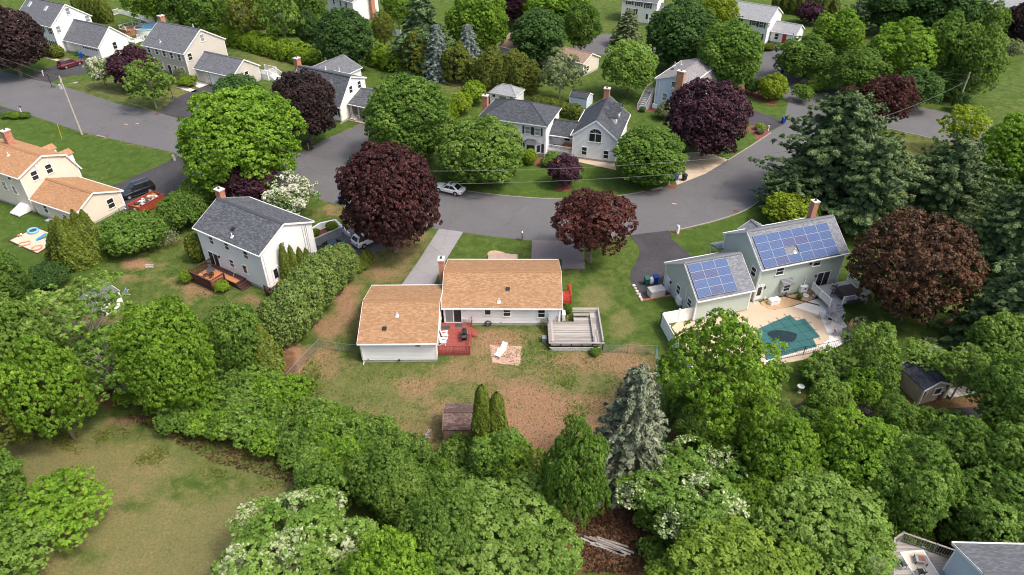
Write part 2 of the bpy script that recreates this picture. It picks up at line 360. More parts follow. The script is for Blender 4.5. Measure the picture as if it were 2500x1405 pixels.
# woodland floors
for poly, v in (([(280,950),(520,1000),(760,1010),(1000,1080),(1300,1180),(1400,1240),(1700,1300),(1720,1500),(1350,1500),(1100,1300),(760,1200),(520,1140),(320,1040)], .40),
                ([(1620,1000),(2500,990),(2700,1500),(1500,1500),(1450,1240),(1600,1200)], .68),
                ([(1880,960),(2460,940),(2480,1080),(1880,1080)], .62), ([(-300,700),(120,690),(260,900),(240,1000),(0,1070),(-300,1050)], .5),
                ([(150,880),(330,900),(330,1000),(180,990)], .85),
                ([(430,-60),(1000,-60),(900,70),(560,90),(500,60)], .4), ([(1980,60),(2430,60),(2420,260),(2200,240),(1960,170)], .35),
                ([(1880,440),(2160,440),(2170,620),(2050,560),(1880,480)], .6), ([(1360,1220),(1580,1200),(1600,1405),(1400,1405)], .95)):
    paint('litter', v, poly, 3, 'max')
blob('litter', .8, 690, 895, 40, 50)
# colonial's yard: worn spots
for a in ((335,645,45,16,.82),(330,680,60,14,.5),(390,650,30,14,.4),(490,705,60,24,.66),(440,740,50,14,.45),(620,735,40,25,.55),(560,745,50,14,.4),(430,690,40,20,.4),(300,600,60,8,.6),(370,590,80,10,.6),(250,780,60,20,.5),(320,830,60,20,.5),(810,515,40,18,.55),(770,520,30,14,.4)): blob('dirt', a[4], *a[:4])
# tidy lawns
for poly in ([(0,285),(80,290),(200,325),(430,380),(300,450),(170,380),(60,340),(0,320)], [(1080,440),(1300,360),(1500,400),(1660,445),(1580,462),(1380,484),(1200,478)],
             [(1640,566),(1690,556),(1870,485),(1880,520),(1780,600),(1700,620)], [(1540,200),(1660,260),(1830,250),(1840,340),(1780,388),(1680,370),(1560,330)],
             [(890,165),(1120,200),(1110,260),(930,240)], [(0,480),(180,540),(260,640),(150,690),(0,640)], [(1640,700),(1700,760),(1610,770),(1600,740),(1560,735)],
             [(100,135),(150,145),(60,190),(0,180)], [(690,330),(870,300),(760,365),(700,360)], [(2050,740),(2300,860),(2200,900),(2090,820)], [(1820,215),(1910,240),(1905,290),(1825,265)]):
    paint('lush', .95, poly, 2); paint('dry', .04, poly, 2)
paint('dry', .16, [(1540,720),(1600,760),(1660,900),(1640,1000),(1600,850)], 2)
for poly in ([(170,205),(420,180),(520,215),(380,272),(200,225)], [(2150,320),(2400,370),(2400,440),(2180,480)], [(1430,20),(1520,20),(1540,70),(1430,70)], [(570,125),(700,140),(720,190),(640,170)], [(1310,200),(1110,235),(1000,180),(1130,190)]):
    paint('dry', .58, poly, 3)
paint('lush', .8, [(2420,120),(2560,100),(2560,300),(2400,290)], 3); paint('dry', .3, [(2420,120),(2560,100),(2560,300),(2400,290)], 3)
paint('lush', .85, [(1440,0),(1530,0),(1520,60),(1440,70)], 3); paint('dry', .32, [(1440,0),(1530,0),(1520,60),(1440,70)], 3)
# sandy verge along the road edge
for pl in ([(130,205),(200,228),(290,256),(379,275)], [(1131,465),(1200,477),(1290,485),(1375,488)], [(196,324),(300,348),(424,375)], [(1660,565),(1770,536)], [(2160,312),(2400,372)], [(770,486),(835,503)], [(735,372),(800,338),(880,304)], [(1320,235),(1100,205),(1000,178)], [(2010,197),(2220,258),(2400,300)]):
    for i in range(len(pl) - 1):
        (x0, y0), (x1, y1) = pl[i], pl[i + 1]; paint('dirt', .5, [(x0, y0 - 2.5), (x1, y1 - 2.5), (x1, y1 + 3), (x0, y0 + 3)], .5, 'max')
gv = np.zeros((len(gpts), 3), np.float32); gv[:, :2] = gpts
nx, ny = len(gx), len(gy); ii = np.arange((nx - 1) * (ny - 1)); cx_ = ii % (nx - 1); cy_ = ii // (nx - 1); v0 = cy_ * nx + cx_
gf = np.stack([v0, v0 + 1, v0 + nx + 1, v0 + nx], 1).astype(np.int32)
def np_mesh(name, V, F):
    me = bpy.data.meshes.new(name); k = F.shape[1]
    me.vertices.add(len(V)); me.vertices.foreach_set('co', np.ascontiguousarray(V, np.float32).ravel())
    me.loops.add(F.size); me.loops.foreach_set('vertex_index', np.ascontiguousarray(F, np.int32).ravel())
    me.polygons.add(len(F)); me.polygons.foreach_set('loop_start', np.arange(0, F.size, k, dtype=np.int32))
    me.update(calc_edges=True); return me
gme = np_mesh('ground', gv, gf)
ga = gme.attributes.new('gnd', 'FLOAT_COLOR', 'POINT')
ga.data.foreach_set('color', np.stack([chan['dirt'], chan['dry'], chan['litter'], chan['lush']], 1).astype(np.float32).ravel())
def ground_material():
    m, N, L, B = nodes_of('ground_grass_and_soil')
    at = N.new('ShaderNodeAttribute'); at.attribute_name = 'gnd'; sp = N.new('ShaderNodeSeparateColor'); L.new(at.outputs['Color'], sp.inputs[0])
    P = N.new('ShaderNodeNewGeometry').outputs['Position']
    nb = noise(N, L, .16, 5, .6, P, .5); nm = noise(N, L, .75, 6, .68, P, .6); nf = noise(N, L, 4.5, 5, .72, P); nv = noise(N, L, 17, 3, .75, P)
    g_mid = ramp(N, [(.25, (.040, .072, .014)), (.5, (.078, .118, .024)), (.75, (.135, .165, .042))]); L.new(nm.outputs[0], g_mid.inputs[0])
    g_lush = ramp(N, [(.25, (.040, .078, .013)), (.55, (.070, .118, .022)), (.8, (.112, .160, .036))]); L.new(nm.outputs[0], g_lush.inputs[0])
    c = mixc(N, L, at.outputs['Alpha'], g_mid.outputs[0], g_lush.outputs[0])
    def thr(ch, lo, hi, wm, wf, wb):
        v = mathn(N, L, 'ADD', ch, mathn(N, L, 'MULTIPLY', mathn(N, L, 'SUBTRACT', nm.outputs[0], .5), wm))
        v = mathn(N, L, 'ADD', v, mathn(N, L, 'MULTIPLY', mathn(N, L, 'SUBTRACT', nf.outputs[0], .5), wf))
        v = mathn(N, L, 'ADD', v, mathn(N, L, 'MULTIPLY', mathn(N, L, 'SUBTRACT', nb.outputs[0], .5), wb))
        r = ramp(N, [(lo, (0, 0, 0)), (hi, (1, 1, 1))]); L.new(v, r.inputs[0]); return r.outputs[0]
    dry = ramp(N, [(.3, (.135, .125, .048)), (.7, (.255, .222, .105))]); L.new(nf.outputs[0], dry.inputs[0])
    c = mixc(N, L, mathn(N, L, 'MULTIPLY', thr(sp.outputs[1], .25, .85, .8, .6, .45), .8), c, dry.outputs[0])
    dirt = ramp(N, [(.25, (.205, .112, .062)), (.5, (.298, .174, .104)), (.78, (.385, .252, .165))]); L.new(nf.outputs[0], dirt.inputs[0])
    c = mixc(N, L, thr(sp.outputs[0], .28, .80, .8, .5, .35), c, dirt.outputs[0])
    lit = ramp(N, [(.25, (.075, .038, .022)), (.5, (.155, .082, .046)), (.78, (.24, .145, .085))]); L.new(nf.outputs[0], lit.inputs[0])
    c = mixc(N, L, thr(sp.outputs[2], .40, .62, .9, .6, .4), c, lit.outputs[0])
    gr = ramp(N, [(.25, (.72, .72, .70)), (.75, (1.22, 1.22, 1.18))]); L.new(nv.outputs[0], gr.inputs[0])
    c = mixc(N, L, .85, c, gr.outputs[0], 'MULTIPLY')
    L.new(c, B.inputs['Base Color']); B.inputs['Roughness'].default_value = .95; B.inputs['Specular IOR Level'].default_value = .1
    h = mathn(N, L, 'ADD', nv.outputs[0], mathn(N, L, 'MULTIPLY', nf.outputs[0], 2.0)); bump(N, L, B, h, .75, .10)
    return m
gme.materials.append(ground_material())
tag(link('ground', gme), kind='structure')

def smooth_poly(pts, it=2, closed=True):
    for _ in range(it):
        out = []; n = len(pts)
        for i in range(n if closed else n - 1):
            a = pts[i]; b = pts[(i + 1) % n]
            out += [(a[0]*.75 + b[0]*.25, a[1]*.75 + b[1]*.25), (a[0]*.25 + b[0]*.75, a[1]*.25 + b[1]*.75)]
        if not closed: out = [pts[0]] + out + [pts[-1]]
        pts = out
    return pts
ZL = {'base': .004}
def sheet(name, poly, z, m, smooth=0, world_pts=False, kind='structure', parent=None):
    P = [tuple(p) for p in poly] if world_pts else [tuple(G(x, y)[:2]) for x, y in poly]
    if smooth: P = smooth_poly(P, smooth)
    a = sum(P[i][0]*P[(i+1) % len(P)][1] - P[(i+1) % len(P)][0]*P[i][1] for i in range(len(P)))
    if a < 0: P = P[::-1]
    o = MB().add([(p[0], p[1], z) for p in P], [tuple(range(len(P)))]).build(name, m, parent)
    if kind: tag(o, kind=kind)
    return o
def kerb(pl, w=.22, h=.11, m=None):
    P = smooth_poly([tuple(G(x, y)[:2]) for x, y in pl], 2, False); b = MB(); n = len(P)
    L_ = []; R_ = []
    for i in range(n):
        a = Vector(P[max(i-1, 0)]); c = Vector(P[min(i+1, n-1)]); d = (c - a).normalized(); nn = Vector((-d.y, d.x)) * w / 2; p = Vector(P[i])
        L_.append(p + nn); R_.append(p - nn)
    for i in range(n - 1):
        q = [L_[i], R_[i], R_[i+1], L_[i+1]]
        b.add([(v.x, v.y, 0) for v in q] + [(v.x, v.y, h) for v in q], [(4,5,6,7),(0,4,7,3),(1,2,6,5)] + ([(0,1,5,4)] if i == 0 else []) + ([(3,7,6,2)] if i == n-2 else []))
    o = b.build('kerb', m or M['concrete_grey']); tag(o, kind='structure'); return o
# roads
road_up = [(-120,140),(0,174),(57,188),(122,201),(199,225),(285,253),(379,273),(467,296),(600,333),(735,372),(850,402),(960,430),(1066,450),(1131,464),(1198,474),(1278,482),(1375,487),(1450,485),(1518,477),(1589,465),(1618,459),(1655,450),(1720,424),(1776,392),(1843,350),(1882,324),(1912,300)]
road_lo = [(1990,330),(1950,400),(1905,440),(1869,482),(1826,513),(1771,534),(1682,557),(1640,565),(1538,577),(1425,590),(1297,588),(1200,578),(1131,568),(1072,561),(960,535),(833,503),(769,485),(660,452),(560,425),(481,410),(424,373),(236,332),(196,322),(77,283),(0,258),(-140,215)]
sheet('road', road_up + road_lo, .008, M['asphalt'])
roadB_up = [(1868,150),(1908,178),(2010,197),(2102,226),(2221,257),(2307,274),(2417,302),(2700,392)]
roadB_lo = [(2700,470),(2409,376),(2335,351),(2238,329),(2158,311),(2060,283),(1990,330),(1912,300),(1925,247),(1880,224),(1828,200),(1838,166)]
sheet('road', roadB_up + roadB_lo, .012, M['asphalt'])
sheet('road', [(1405,100),(1480,82),(1560,100),(1640,128),(1640,150),(1560,130),(1480,135),(1400,124)], .008, M['asphalt'])
kerb([(1140,467),(1198,475),(1278,483),(1375,488),(1450,486),(1518,478),(1575,468)], .18, .07)
kerb([(1776,393),(1800,378),(1843,351),(1882,325)], .2, .1); kerb([(1650,563),(1682,557),(1771,534),(1826,513),(1866,483)], .2, .1)
kerb([(1590,465),(1618,459.5)], .3, .14); kerb([(237,332.5),(258,337)], .3, .14); kerb([(2158,312),(2238,330),(2335,352),(2405,375)], .16, .06)
kerb([(1560,560),(1600,568)], .01, .01) if False else None
# driveways
sheet('driveway', [(57,190),(90,176),(133,161),(160,150),(186,144),(225,136),(262,150),(225,180),(185,184),(150,190),(124,203)], .016, M['asphalt_dark'])
sheet('driveway', [(381,275),(440,234),(512,206),(552,214),(528,245),(470,298)], .016, M['asphalt_dark'])
sheet('driveway', [(-60,240),(0,262),(42,273),(-10,288),(-80,280)], .016, M['asphalt_dark'])
sheet('driveway', [(436,381),(395,403),(330,430),(278,455),(290,490),(306,520),(360,512),(420,470),(500,420)], .016, M['asphalt_dark'])
sheet('driveway', [(733,373),(800,338),(855,316),(880,302),(960,306),(950,360),(905,410),(860,406)], .016, M['asphalt_mid'])
sheet('driveway', [(760,600),(805,565),(836,552),(862,560),(905,560),(950,540),(985,545),(960,590),(925,612),(868,645),(790,640)], .016, M['asphalt_mid'])
sheet('driveway', [(1072,559),(1131,567),(1094,627),(1066,680),(1058,702),(976,702),(1020,640)], .016, M['asphalt_pale'])
sheet('driveway', [(1538,575),(1560,605),(1561,622),(1553,642),(1541,660),(1537,682),(1548,705),(1566,731),(1640,722),(1640,690),(1700,640),(1668,607),(1640,585),(1634,563)], .016, M['asphalt_dark'])
sheet('driveway', [(1653,452),(1640,420),(1660,385),(1672,374),(1720,370),(1778,391),(1722,425)], .016, M['concrete_tan'])
sheet('driveway', [(1800,245),(1827,266),(1905,291),(1914,304),(1880,320),(1820,300),(1780,280)], .016, M['asphalt_dark'])
sheet('driveway', [(1852,170),(1862,134),(1885,112),(1925,110),(1925,140),(1908,180)], .016, M['asphalt_mid'])
# footpaths, beds
sheet('footpath', [(97,131),(132,141),(150,148),(143,151),(125,146),(92,138)], .016, M['concrete_tan'])
sheet('footpath', [(430,214),(452,211),(484,223),(470,226)], .016, M['concrete_white'])
sheet('footpath', [(458,204),(500,192),(520,203),(487,215)], .02, M['concrete_white'])
sheet('footpath', [(1412,388),(1500,400),(1505,416),(1412,396)], .016, M['concrete_tan'])
sheet('footpath', [(795,288),(812,291),(815,304),(805,308)], .02, M['concrete_tan'])
sheet('mulch_bed', [(765,298),(800,292),(812,300),(803,311),(785,308),(765,305)], .02, M['mulch_dark'], 1)
sheet('mulch_bed', [(1295,388),(1320,384),(1350,386),(1400,390),(1400,402),(1340,408),(1310,404),(1298,400)], .02, M['mulch'], 1)
sheet('mulch_bed', [(1808,205),(1840,220),(1870,232),(1900,246),(1896,258),(1870,256),(1850,244),(1815,226)], .02, M['mulch'], 1)
sheet('mulch_bed', [(1826,308),(1840,306),(1880,318),(1880,326),(1855,342),(1842,344),(1846,330),(1825,320)], .02, M['mulch'], 1)
sheet('mulch_bed', [(1545,264),(1565,268),(1600,262),(1602,272),(1580,276),(1550,270)], .02, M['mulch'], 1)
sheet('mulch_bed', [(1195,613),(1215,612),(1240,621),(1240,634),(1200,634),(1188,622)], .02, M['gravel'], 1)
def disc(px, py, r, name, m, z=.02, k=14):
    c = G(px, py); P = [(c.x + r * (1 + .12 * random.uniform(-1, 1)) * math.cos(i*2*math.pi/k), c.y + r * (1 + .12 * random.uniform(-1, 1)) * math.sin(i*2*math.pi/k)) for i in range(k)]
    return sheet(name, P, z, m, 1, True)
disc(1376, 459, 1.35, 'mulch_bed', M['mulch']); disc(750, 349, 1.0, 'mulch_bed', M['mulch_dark']); disc(1640, 456, .8, 'mulch_bed', M['mulch']); disc(1653, 570, .5, 'mulch_bed', M['mulch'])
disc(754, 364, .8, 'mulch_bed', M['mulch_dark'])
# manholes, drain grates, yellow marks, tar seams on the road
for px, py in ((252, 312), (1744, 481)):
    c = G(px, py); tag(MB().lathe([(.34, .010), (.34, .020), (.30, .022)], 16, (c.x, c.y, 0)).build('manhole_cover', mat('cast_iron', (.12, .085, .07), .7, .3, 6)), ('round iron manhole cover in the road left of the utility pole' if px < 900 else 'round rusty manhole cover in the road bend by the pines'), 'manhole cover')
for px, py, l in ((384, 279, 'rusty drain grate at the mouth of the beige house drive'), (1607, 463, 'rusty drain grate by the short kerb at the bend'), (1797, 517, 'rusty drain grate along the kerb near the solar house'), (258, 334, 'small drain grate beside the pale kerb stone below the utility pole')):
    c = G(px, py); b = MB(); [b.box(c.x - .35, c.x + .35, c.y - .35 + .1*i, c.y - .29 + .1*i, .010, .024) for i in range(8)]
    b.box(c.x - .4, c.x - .35, c.y - .4, c.y + .46, .010, .026).box(c.x + .35, c.x + .4, c.y - .4, c.y + .46, .010, .026)
    tag(b.build('drain_grate', mat('rusty_iron', (.17, .075, .05), .8, .3, 6)), l, 'drain grate')
M['yellow_paint'] = mat('worn_orange_road_paint', (.62, .36, .14), .8, .2, 6)
for px, py in ((308, 304), (335, 302), (1646, 498)):
    c = G(px, py); tag(MB().obox((c.x, c.y, .016), (.32, -.1, 0), (.03, .1, 0), (0, 0, .002)).build('road_mark', M['yellow_paint']), kind='structure')
# patios, paving
brick_pad = [(1196,843),(1274,846),(1268,894),(1204,886)]
c0, c1, c2, c3 = [G(*p) for p in brick_pad]
pad = sheet('brick_patio', brick_pad, .012, mat('sandy_joint', (.40, .27, .19), .95, .2, 3))
pb = {}
pm = [mat('pink_paver_%d' % k, c, .9, .15, 4) for k, c in enumerate(((.42,.265,.20),(.37,.225,.165),(.47,.315,.24)))]
pme = [MB().box(-.19, .19, -.095, .095, 0, .012).mesh('paver') for k in range(3)]
for k in range(3): pme[k].materials.append(pm[k])
nu, nv_ = 8, 17
for j in range(nv_):
    for i in range(nu):
        a = (i + .5 + (.25 if j % 2 else -.25) * .8) / nu; b = (j + .5) / nv_
        p = (c0 * (1-a) + c1 * a) * (1-b) + (c3 * (1-a) + c2 * a) * b
        o = link('paver', pme[rng.integers(3)], pad); o.location = (p.x, p.y, .013 + rng.uniform(0, .006)); o.rotation_euler = (rng.uniform(-.01, .01), rng.uniform(-.01, .01), math.atan2(c1.y - c0.y, c1.x - c0.x) + rng.uniform(-.02, .02))
drive_pad = [(1299,587),(1425,590),(1428,657),(1372,657),(1372,633),(1297,633)]
sheet('paver_driveway', drive_pad, .016, M['paver_mat'])

# ------------------------------------------------------------------ foliage
LM = {}
for k_, a_ in dict(
 green=((.054,.117,.015),(.112,.214,.030),(.220,.342,.064)), bright=((.076,.156,.012),(.152,.284,.023),(.268,.417,.049)), dark=((.032,.080,.017),(.066,.147,.031),(.132,.236,.064)),
 light=((.082,.158,.020),(.165,.285,.042),(.285,.41,.10)), sagey=((.104,.143,.060),(.189,.243,.107),(.329,.386,.203)), yellow=((.125,.19,.012),(.235,.33,.020),(.37,.46,.05)),
 olive=((.070,.098,.012),(.138,.172,.022),(.235,.265,.048)), hedge=((.098,.178,.010),(.19,.30,.018),(.31,.43,.045)), privet=((.064,.132,.017),(.128,.238,.034),(.235,.36,.078)),
 purple=((.017,.011,.013),(.039,.022,.022),(.081,.044,.041),.2), maroon=((.023,.009,.010),(.055,.018,.018),(.115,.041,.039),.22), plum=((.023,.009,.015),(.053,.018,.030),(.101,.041,.057),.2),
 rust=((.032,.022,.012),(.070,.038,.019),(.145,.062,.032),.2), spruce=((.100,.124,.074),(.195,.224,.142),(.330,.362,.247),.14), bluespruce=((.114,.150,.126),(.209,.257,.221),(.314,.368,.325),.12),
 pine=((.046,.086,.027),(.098,.158,.054),(.20,.275,.112),.18), fir=((.034,.070,.023),(.071,.122,.042),(.128,.189,.072),.12), arbor=((.044,.068,.007),(.090,.124,.011),(.161,.199,.026),.12),
 arborg=((.059,.102,.019),(.122,.187,.037),(.226,.299,.083),.14),
 lime=((.092,.165,.014),(.18,.295,.030),(.30,.42,.070)), copper=((.034,.012,.010),(.085,.027,.020),(.16,.056,.042),.22)).items(): LM[k_] = leaf_mat('leaves_' + k_, *a_)
for k_, a_ in dict(blossom=((.46,.48,.36),(.66,.66,.56),(.82,.81,.76),.3,.6,.05), cream=((.28,.35,.15),(.42,.47,.27),(.58,.60,.42),.3,.6,.05)).items(): LM[k_] = leaf_mat(k_, *a_)
def unit(v): return v / np.maximum(np.linalg.norm(v, axis=-1, keepdims=True), 1e-9)
def rdir(n): return unit(rng.normal(size=(n, 3)))
def leaf_cloud(P, N, S, tint, aspect=1.45, fold=.18, T=None):
    n = len(P); N = unit(N)
    if T is None: T = rng.normal(size=(n, 3))
    T = unit(T - (T * N).sum(1, keepdims=True) * N); B = np.cross(N, T); S = np.broadcast_to(np.asarray(S, float), (n,))[:, None]
    d = N * S * fold
    V = np.stack([P + T*S*aspect/2 - d, P + B*S/2 + d*.4, P - T*S*aspect/2, P - B*S/2 + d*.4], 1).reshape(-1, 3)
    return V, np.repeat(np.clip(tint, 0, 1), 4)
def cloud_mesh(name, parts, mats):
    """parts: list of (V, tint, material index) of quads"""
    V = np.concatenate([p[0] for p in parts]); t = np.concatenate([p[1] for p in parts])
    mi = np.concatenate([np.full(len(p[0]) // 4, p[2], np.int32) for p in parts])
    me = np_mesh(name, V, np.arange(len(V), dtype=np.int32).reshape(-1, 4))
    a = me.attributes.new('tint', 'FLOAT', 'POINT'); a.data.foreach_set('value', t.astype(np.float32))
    for m in mats: me.materials.append(m)
    me.polygons.foreach_set('material_index', mi); return me
def clump_leaves(C, D, r, m, size, squash=.75, up=.35, jit=.55, spread=.5):
    """C clump centres, D outward directions, r radii -> leaf positions, normals, tints"""
    K = len(C); d = rng.normal(size=(K, m, 3)); d = d / np.linalg.norm(d, axis=2, keepdims=True)
    Dd = D[:, None, :]; dot = (d * Dd).sum(2, keepdims=True); d = np.where(dot < -.15, d - 2 * dot * Dd, d)
    rr = (1 - spread * rng.random((K, m, 1))) * np.broadcast_to(np.asarray(r), (K,))[:, None, None]
    P = C[:, None, :] + d * rr * np.array([1, 1, squash])
    N = d * .75 + Dd * .45 + np.array([0, 0, up]) + rng.normal(size=(K, m, 3)) * jit
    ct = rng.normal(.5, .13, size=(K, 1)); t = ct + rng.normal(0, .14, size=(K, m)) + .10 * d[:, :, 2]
    return P.reshape(-1, 3), N.reshape(-1, 3), t.ravel()
def lobes(D, nl=26, amp=.16, wid=.30, seed=None):
    L = rdir(nl); L[:, 2] = np.abs(L[:, 2]) * .9 - .15; L = unit(L); a = rng.uniform(.5, 1, nl)
    c = (D @ L.T); g = np.exp((c - 1) / (wid ** 2 * .5)) * a
    return 1 - amp * .6 + amp * 1.3 * g.max(1)
def fib(n, zmin=-.55):
    i = np.arange(n) + .5; z = 1 - (1 - zmin) * i / n; ph = i * 2.399963 + rng.uniform(0, 6); s = np.sqrt(np.maximum(0, 1 - z*z))
    D = np.stack([s*np.cos(ph), s*np.sin(ph), z], 1); return unit(D + rng.normal(0, .05, D.shape))
# --- crown shapes; every crown is built about its centre with horizontal radius R and vertical radius V
def crown_dense(R_, V_, cr=.5, m=34, ls=.24, amp=.16, nl=26, zmin=-.6, pw=1.0, gaps=.04):
    area = 4 * math.pi * ((R_*R_)**1.6/3 + 2*(R_*V_)**1.6/3) ** (1/1.6) * (1 - zmin) / 2
    K = int(area / (cr * cr * 2.1)); D = fib(K, zmin); D = D[rng.random(K) > gaps]; K = len(D)
    f = lobes(D, nl, amp) + rng.normal(0, .035, K); E = D * np.array([R_, R_, V_])
    if pw != 1: hs = np.abs(D[:, 2]) ** pw; E[:, 2] = np.sign(D[:, 2]) * hs * V_
    C = E * f[:, None]; On = unit(D / np.array([R_, R_, V_]))
    P, N, t = clump_leaves(C, On, cr * rng.uniform(.75, 1.3, K), m, ls)
    k2 = int(K * 2.2); D2 = fib(k2, -.75); P2 = D2 * np.array([R_, R_, V_]) * (lobes(D2, 8, .1) * rng.uniform(.66, .84, k2))[:, None]
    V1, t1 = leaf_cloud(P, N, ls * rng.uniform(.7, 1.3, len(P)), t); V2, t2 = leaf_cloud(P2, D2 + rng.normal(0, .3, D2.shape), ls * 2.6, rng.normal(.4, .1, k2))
    return [(V1, t1, 0), (V2, t2, 0)]
def crown_lobed(R_, V_, nl=34, lr=(.20, .32), cr=.34, m=20, ls=.16, inner=.66, zlo=-.55, keep=1.0, tr=1.2, r0=.2, fill=900, asp=1.5, limbs=99, var=.17, zs=.95):
    """crown of overlapping leafy boughs with uneven outline; returns leaves and the limbs that carry them"""
    E = np.array([R_, R_, V_]); c = fib(nl, zlo) * E * rng.uniform(inner - var, inner + var * .75, (nl, 1)) + rng.normal(0, .35 * var, (nl, 3)) * R_; rr = R_ * rng.uniform(*lr, nl) * (.8 + .2 * V_ / R_)
    c = np.concatenate([c, rng.normal(0, .22, (max(3, nl // 6), 3)) * E]); rr = np.concatenate([rr, np.full(len(c) - nl, lr[1] * R_ * 1.1)]); C, D, W_ = [], [], []
    for k in range(len(c)):
        K = max(8, int(4 * math.pi * rr[k] ** 2 * .68 / (cr * cr * 2.0))); d = fib(K, -.35); p = c[k] + d * rr[k] * np.array([1, 1, zs]) * (1 + rng.normal(0, .09, (K, 1))); ok = rng.random(K) < keep
        dist = np.linalg.norm((p[:, None] - c[None]) / np.array([1, 1, zs]), axis=2) / rr[None]; dist[:, k] = 9; ok &= dist.min(1) > .80; C.append(p[ok]); D.append(unit(d[ok] + .45 * unit(c[k] / E)[None])); W_.append(np.full(ok.sum(), rng.normal(0, .10)))
    C = np.concatenate(C); D = np.concatenate(D); W_ = np.concatenate(W_); P, N, t = clump_leaves(C, D, cr * rng.uniform(.65, 1.3, len(C)), m, ls, .65, .45, .6, .7); V1, t1 = leaf_cloud(P, N, ls * rng.uniform(.65, 1.4, len(P)), t + np.repeat(W_, m), asp); parts = [(V1, t1, 0)]
    if fill:
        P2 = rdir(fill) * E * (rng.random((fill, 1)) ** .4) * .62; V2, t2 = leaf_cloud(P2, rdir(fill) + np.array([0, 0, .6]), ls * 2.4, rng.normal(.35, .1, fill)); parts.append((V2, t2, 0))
    base = -(V_ + tr); tb = [([(0, 0, base), (.06, .03, base + tr), (-.05, .05, -V_ * .3), (.04, 0, V_ * .35)], [r0 * 1.25, r0, r0 * .7, r0 * .25])]
    for k in range(min(len(c), limbs)):
        e = Vector(c[k]); z0 = base + tr + (e.z - base - tr) * rng.uniform(.15, .5); z0 = min(max(z0, base + tr * .7), V_ * .3); a = Vector((0, .03, z0)); tb.append(([a, a.lerp(e, .5) + Vector((rng.normal(0, .05) * R_, rng.normal(0, .05) * R_, .06 * R_)), e + Vector((0, 0, rr[k] * .5))], [r0 * .34, r0 * .2, .012]))
    return parts, tb
def conifer_parts(Rb, Hh, whorl=.55, droop=.25, cr=.33, m=15, ls=.30, asp=2.6, irregular=.12, top=.0, pointy=1.0, dens=1.0, upturn=0.0, lo=.06):
    """cone of whorled boughs, ground at z=0"""
    C = []; D = []; rad = []; tubes = []
    z = Hh * lo
    while z < Hh * .97:
        f = z / Hh; L = Rb * ((1 - f) ** pointy) * (1 + rng.normal(0, irregular)) + top * .15; nb = max(4, int((5 + 7 * (1 - f)) * dens)); a0 = rng.uniform(0, 6)
        for b in range(nb):
            a = a0 + b * 2 * math.pi / nb + rng.normal(0, .15); Lb = L * (1 + rng.normal(0, irregular)); ns = max(1, int(Lb / (cr * 1.15)))
            for s in range(ns + 1):
                g = (s + .5 + rng.uniform(-.3, .3)) / (ns + .5); g = min(g, 1.05)
                if g < .28 and rng.random() < .6: continue
                w = abs(1 - g) * cr; rr = Lb * g; zz = z - droop * Lb * g * g + upturn * Lb * g ** 3 + rng.normal(0, .05)
                C.append((math.cos(a) * rr + rng.normal(0, w * .4), math.sin(a) * rr + rng.normal(0, w * .4), max(zz, .1))); D.append((math.cos(a), math.sin(a), .35 - droop * g + upturn)); rad.append(cr * (1.15 - .45 * g) * (.6 + .4 * (1 - f)))
            if Lb > .8: tubes.append(([Vector((0, 0, z)), Vector((math.cos(a) * Lb * .8, math.sin(a) * Lb * .8, z - droop * Lb * .6))], [.035, .012]))
        z += whorl * (.75 + .5 * rng.random()) * (1 - .35 * f)
    C = np.array(C); D = unit(np.array(D)); rad = np.array(rad)
    P, N, t = clump_leaves(C, D, rad, m, ls, .6, .5, .5, .6); T = np.repeat(D, m, 0) + rng.normal(0, .5, P.shape) + np.array([0, 0, upturn])
    V1, t1 = leaf_cloud(P, N, ls * rng.uniform(.7, 1.25, len(P)) / 1.6, t, asp, .1, T)
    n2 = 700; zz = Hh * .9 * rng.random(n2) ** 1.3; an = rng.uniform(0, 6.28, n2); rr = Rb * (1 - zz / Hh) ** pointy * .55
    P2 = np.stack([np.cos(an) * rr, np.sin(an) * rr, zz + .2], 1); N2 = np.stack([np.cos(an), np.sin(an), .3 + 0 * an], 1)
    V2, t2 = leaf_cloud(P2, N2, .55, rng.normal(.3, .1, n2)); return [(V1, t1, 0), (V2, t2, 0)], tubes
